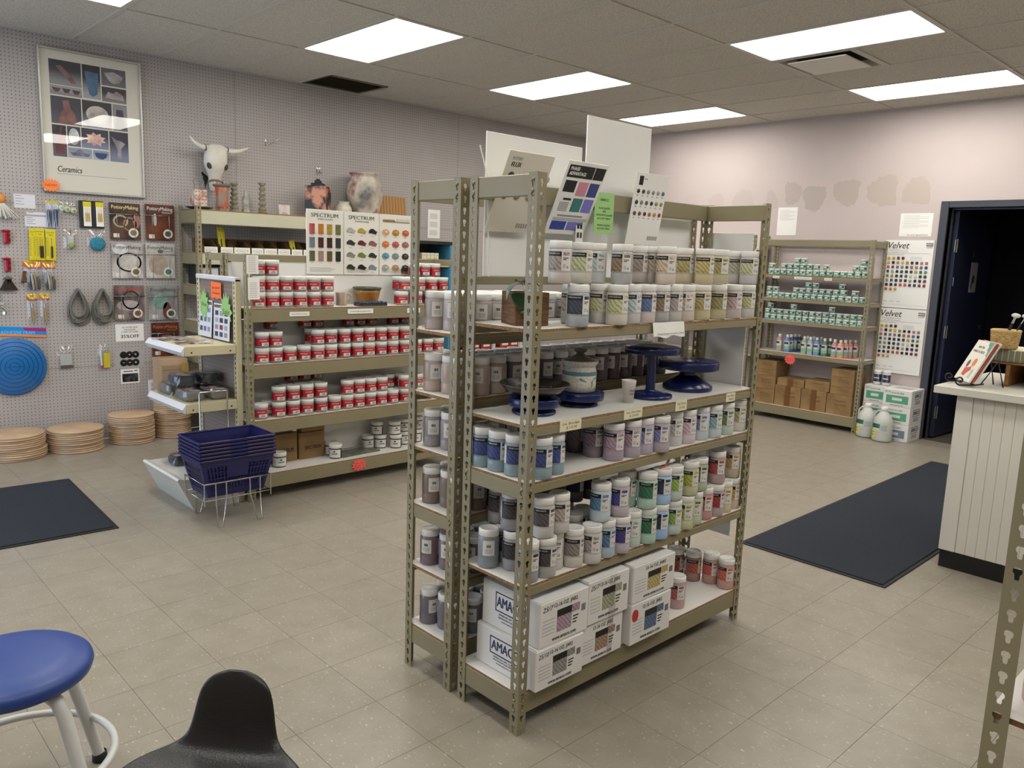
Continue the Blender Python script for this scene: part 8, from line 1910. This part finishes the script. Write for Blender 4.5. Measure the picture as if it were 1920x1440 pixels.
# wooden riser with striped drawer front
t = thing('counter_riser', 'wooden riser with striped front edge on the counter', 'riser', (4.71, 0.98, ZC)); RW = ramp2('riser_wood', '#6a4524', '#8f6436', 'noise', 8, .3, .7, .5, (1, 1, 6))
for y in (-.28, .20): obj('leg_panel', G().cbox(.0, .30, y, y+.02, 0, .115, .002).mesh('leg_panel', RW), t)
obj('shelf_panel', G().cbox(-.005, .31, -.29, .325, .115, .125, .002).mesh('shelf_panel', RW), t); obj('back_panel', G().box(.28, .30, -.26, .2, .0, .115).mesh('back_panel', M('dark_riser_inside', '#2a1c12', .8)), t)
ST = M('grey_green_stripe', '#6a6a5a', .6); S2 = M('cream_stripe', '#c4bf9f', .6); wd = .615/22
obj('striped_box', G().cbox(.012, .30, -.285, .32, .126, .19, .002).mesh('striped_box', S2), t); sm = G().box(.008, .013, .003, wd-.003, .128, .188).mesh('stripe', ST)
for k in range(22): obj('stripe', sm, t, (0, -.2875+k*wd+.002, 0))
for k, (x, y, rz, lean) in enumerate(((4.86, 0.98+.06, .2, 0), (4.85, 0.98-.12, -.3, .35))):
    t = thing('paper_sheet', '%s white paper lying on the striped riser' % ('flat' if k == 0 else 'propped'), 'paper', (x, y, ZC+.1915+(.0 if k == 0 else .066)), (lean*.6, -lean, rz)); obj('sheet', G().cbox(-.10, .10, -.12, .12, 0, .003, .0005).mesh('sheet', PAPER), t)
WIC = ramp2('woven_straw', '#8a6c3c', '#bda068', 'noise', 60, .35, .65, .8, (1, 1, 3), bump=.3)
t = thing('straw_basket', 'oval coiled straw basket of brushes on the counter riser', 'basket', (4.755, 1.232, ZC+.1915+.0005)); pr = [(0, .002), (.055, 0)]
for k in range(8): pr += [(.060+.0012*k, .004+k*.0115), (.064+.0012*k, .0095+k*.0115)]
pr += [(.066, .096), (.060, .09), (.055, .01), (0, .006)]
obj('woven_wall', G().lathe(pr, 28).mesh('woven_wall', WIC), t); obj('rim_coil', G().lathe([(.064, .088), (.071, .091), (.072, .098), (.067, .101), (.061, .096)], 28).mesh('rim_coil', M('straw_rim', '#b89c66', .7)), t)
for k, (dx, dy, tx, ty, col) in enumerate(((-.005, .0, -.015, -.04, '#1c1a1a'), (.012, -.022, .004, -.05, '#1c1a1a'), (.022, .012, .004, -.035, '#1c1a1a'), (-.01, -.005, -.005, -.01, '#a82c2c'))):
    t = thing('fan_brush', ['black-handled fan brush nearest the books in the straw basket', 'black-handled fan brush second in the straw basket', 'black-handled brush leaning right in the straw basket', 'red-handled brush in the straw basket'][k], 'brush', (4.755+dx, 1.232+dy, ZC+.20)); L_ = .155 if k < 3 else .10
    obj('handle', G().tube([(0, 0, 0), (tx*.5, ty*.5, L_*.6), (tx*.75, ty*.75, L_*.82)], [.003, .005, .003], 8).mesh('handle', M('brush_'+col[1:], col, .35)), t)
    if k < 3: obj('ferrule', G().tube([(tx*.75, ty*.75, L_*.82), (tx, ty, L_)], .0028, 7).mesh('ferrule', CHROME), t); obj('bristles', G().ell((tx*1.08, ty*1.1, L_+.013), (.007, .020, .012), 10, 6).mesh('bristles', M('white_bristle', '#c9c6be', .7)), t)
# ================================================================== NEAR RIGHT RACK: WIDE JARS
for z, col, lb, lbl in ((.785, '#b07a84', 'pink wide-mouth glaze jar on the rack at the right edge', 0), (.42, '#6c7078', 'slate grey wide-mouth glaze jar on the lower shelf at the right edge', 1), (1.22, '#a8a09a', 'pale wide-mouth glaze jar high on the rack at the right edge', 2)):
    t = thing('wide_jar', lb, 'jar', (1.628, .262, z+EPS), .4); obj('jar_body', G().lathe([(0, 0), (.052, 0), (.056, .005), (.056, .088), (.053, .094)], 28).mesh('jar_body', BODY), t, color=col); obj('lid', G().lathe([(.054, .092), (.0575, .093), (.0575, .118), (.055, .121), (.05, .121), (.049, .119), (0, .119)], 28).mesh('lid', LID), t)
    g = G(); arc(g, .0563, -130, 40, .02, .078, 0, 14)
    for q in range(7): arc(g, .0566, -120, -60+8*(q % 2), .03+q*.006, .0325+q*.006, 1, 4)
    for q in range(8): arc(g, .0566, -40+q*2.4, -38.8+q*2.4, .04, .06, 2, 1)
    obj('jar_label', g.mesh('jar_label', [LG, INK, INK]), t)
# ================================================================== STOOL AND SADDLE CHAIR IN THE FOREGROUND
SX, SY, SZ, SR = .398, 2.288, .45, .196
t = thing('work_stool', 'round blue padded stool with white tubular legs, cut by the left edge', 'stool', (SX, SY, 0)); VIN = M('blue_vinyl', '#203e82', .42, 0, .5, .04, 12, .05, 200); WTU = M('white_enamel_tube', '#c9cbc8', .3, 0, .5, .03, 10)
obj('seat', G().lathe([(0, SZ-.045), (SR-.02, SZ-.045), (SR-.006, SZ-.036), (SR, SZ-.018), (SR-.004, SZ-.004), (SR-.02, SZ+.008), (SR*.6, SZ+.014), (0, SZ+.016)], 56).mesh('seat', VIN), t)
for k in range(4):
    a_ = .50+k*PI/2; c, s = math.cos(a_), math.sin(a_); P_ = lambda r, z: (r*c, r*s, z)
    l_ = obj('leg', G().tube([P_(.07, SZ-.058), P_(.12, SZ-.06), P_(.155, SZ-.075), P_(.175, SZ-.11), P_(.19, SZ-.16), P_(.235, .14), P_(.268, .02)], [.018, .018, .018, .018, .018, .0165, .0165], 12).mesh('leg', WTU), t)
    obj('foot_cap', G().lathe([(0, 0), (.021, 0), (.022, .006), (.020, .028), (.017, .03)], 14).mesh('foot_cap', M('black_foot_rubber', '#141414', .6)), l_, P_(.270, 0))
    for q in range(5): obj('adjust_hole', G().ell((0, 0, 0), (.003, .003, .0035), 8, 5).mesh('adjust_hole', DARKHOLE), l_, (P_(.19+.045*(q/5)+.0165, SZ-.17-q*.03)))
obj('foot_ring', G().tube([(.236*math.cos(2*PI*i/48), .236*math.sin(2*PI*i/48), .165) for i in range(48)], .0105, 10, closed=True).mesh('foot_ring', WTU), t)
obj('seat_plate', G().lathe([(0, SZ-.052), (.11, SZ-.052), (.11, SZ-.0455), (0, SZ-.0455)], 24).mesh('seat_plate', M('black_plate', '#1a1a1a', .5)), t)
# saddle chair: one padded shell that runs from the seat front up the low back
VB = M('black_vinyl', '#101011', .38, 0, .5, .05, 20, .25, 220)
t = thing('saddle_chair', 'black padded low-back saddle stool in the foreground', 'chair', (.555, 1.445, -.03), -.862)
ST_ = [(-.185, .405, .060, .02, 0.), (-.175, .430, .11, .03, 0), (-.14, .452, .165, .035, .006), (-.08, .462, .198, .035, .018), (-.02, .466, .208, .035, .024), (.045, .468, .205, .034, .028), (.100, .474, .185, .034, .024), (.138, .490, .145, .033, .016), (.152, .512, .112, .032, .01), (.160, .535, .098, .031, .006), (.170, .580, .090, .030, .006), (.178, .620, .082, .028, .006), (.182, .642, .068, .025, .005), (.184, .656, .048, .018, .002), (.1845, .663, .024, .010, .0)]
V = []; F = []; n = 24
for i, (y, z, hw, th, curl) in enumerate(ST_):
    p0 = ST_[max(0, i-1)]; p1 = ST_[min(len(ST_)-1, i+1)]; d = Vector((0, p1[0]-p0[0], p1[1]-p0[1])).normalized(); nn = Vector((0, -d.z, d.y))
    for k in range(n):
        a_ = 2*PI*k/n; cu, su = math.cos(a_), math.sin(a_); u = hw*math.copysign(abs(cu)**.7, cu); w_ = th*.5*math.copysign(abs(su)**.8, su)
        V.append(Vector((u, y, z))+nn*(w_+curl*(u/hw)**2))
for i in range(len(ST_)-1):
    for k in range(n): F.append((i*n+k, i*n+(k+1) % n, (i+1)*n+(k+1) % n, (i+1)*n+k))
g = G().add(V, F, 0, True); g.add(V[:n], [tuple(range(n))[::-1]]); g.add(V[-n:], [tuple(range(n))]); o = obj('padded_shell', g.mesh('padded_shell', VB), t); sb = o.modifiers.new('smooth', 'SUBSURF'); sb.levels = 2; sb.render_levels = 2
obj('gas_column', G().lathe([(0, .09), (.026, .09), (.026, .26), (.018, .262), (.018, .44)], 18).mesh('gas_column', M('black_column', '#18181a', .4)), t)
for k in range(5):
    a_ = .4+k*2*PI/5; l_ = obj('base_arm', G().tube([(0, 0, .10), (.13*math.cos(a_), .13*math.sin(a_), .09), (.27*math.cos(a_), .27*math.sin(a_), .066)], [.022, .018, .012], 8).mesh('base_arm', M('black_column', '#18181a', .4)), t)
    obj('caster', G().lathe([(0, -.011), (.022, -.011), (.026, -.006), (.026, .006), (.022, .011), (0, .011)], 16).mesh('caster', M('black_foot_rubber', '#141414', .6)), l_, (.27*math.cos(a_), .27*math.sin(a_), .027), (PI/2, 0, a_))
bpy.data.scenes.remove(TS)
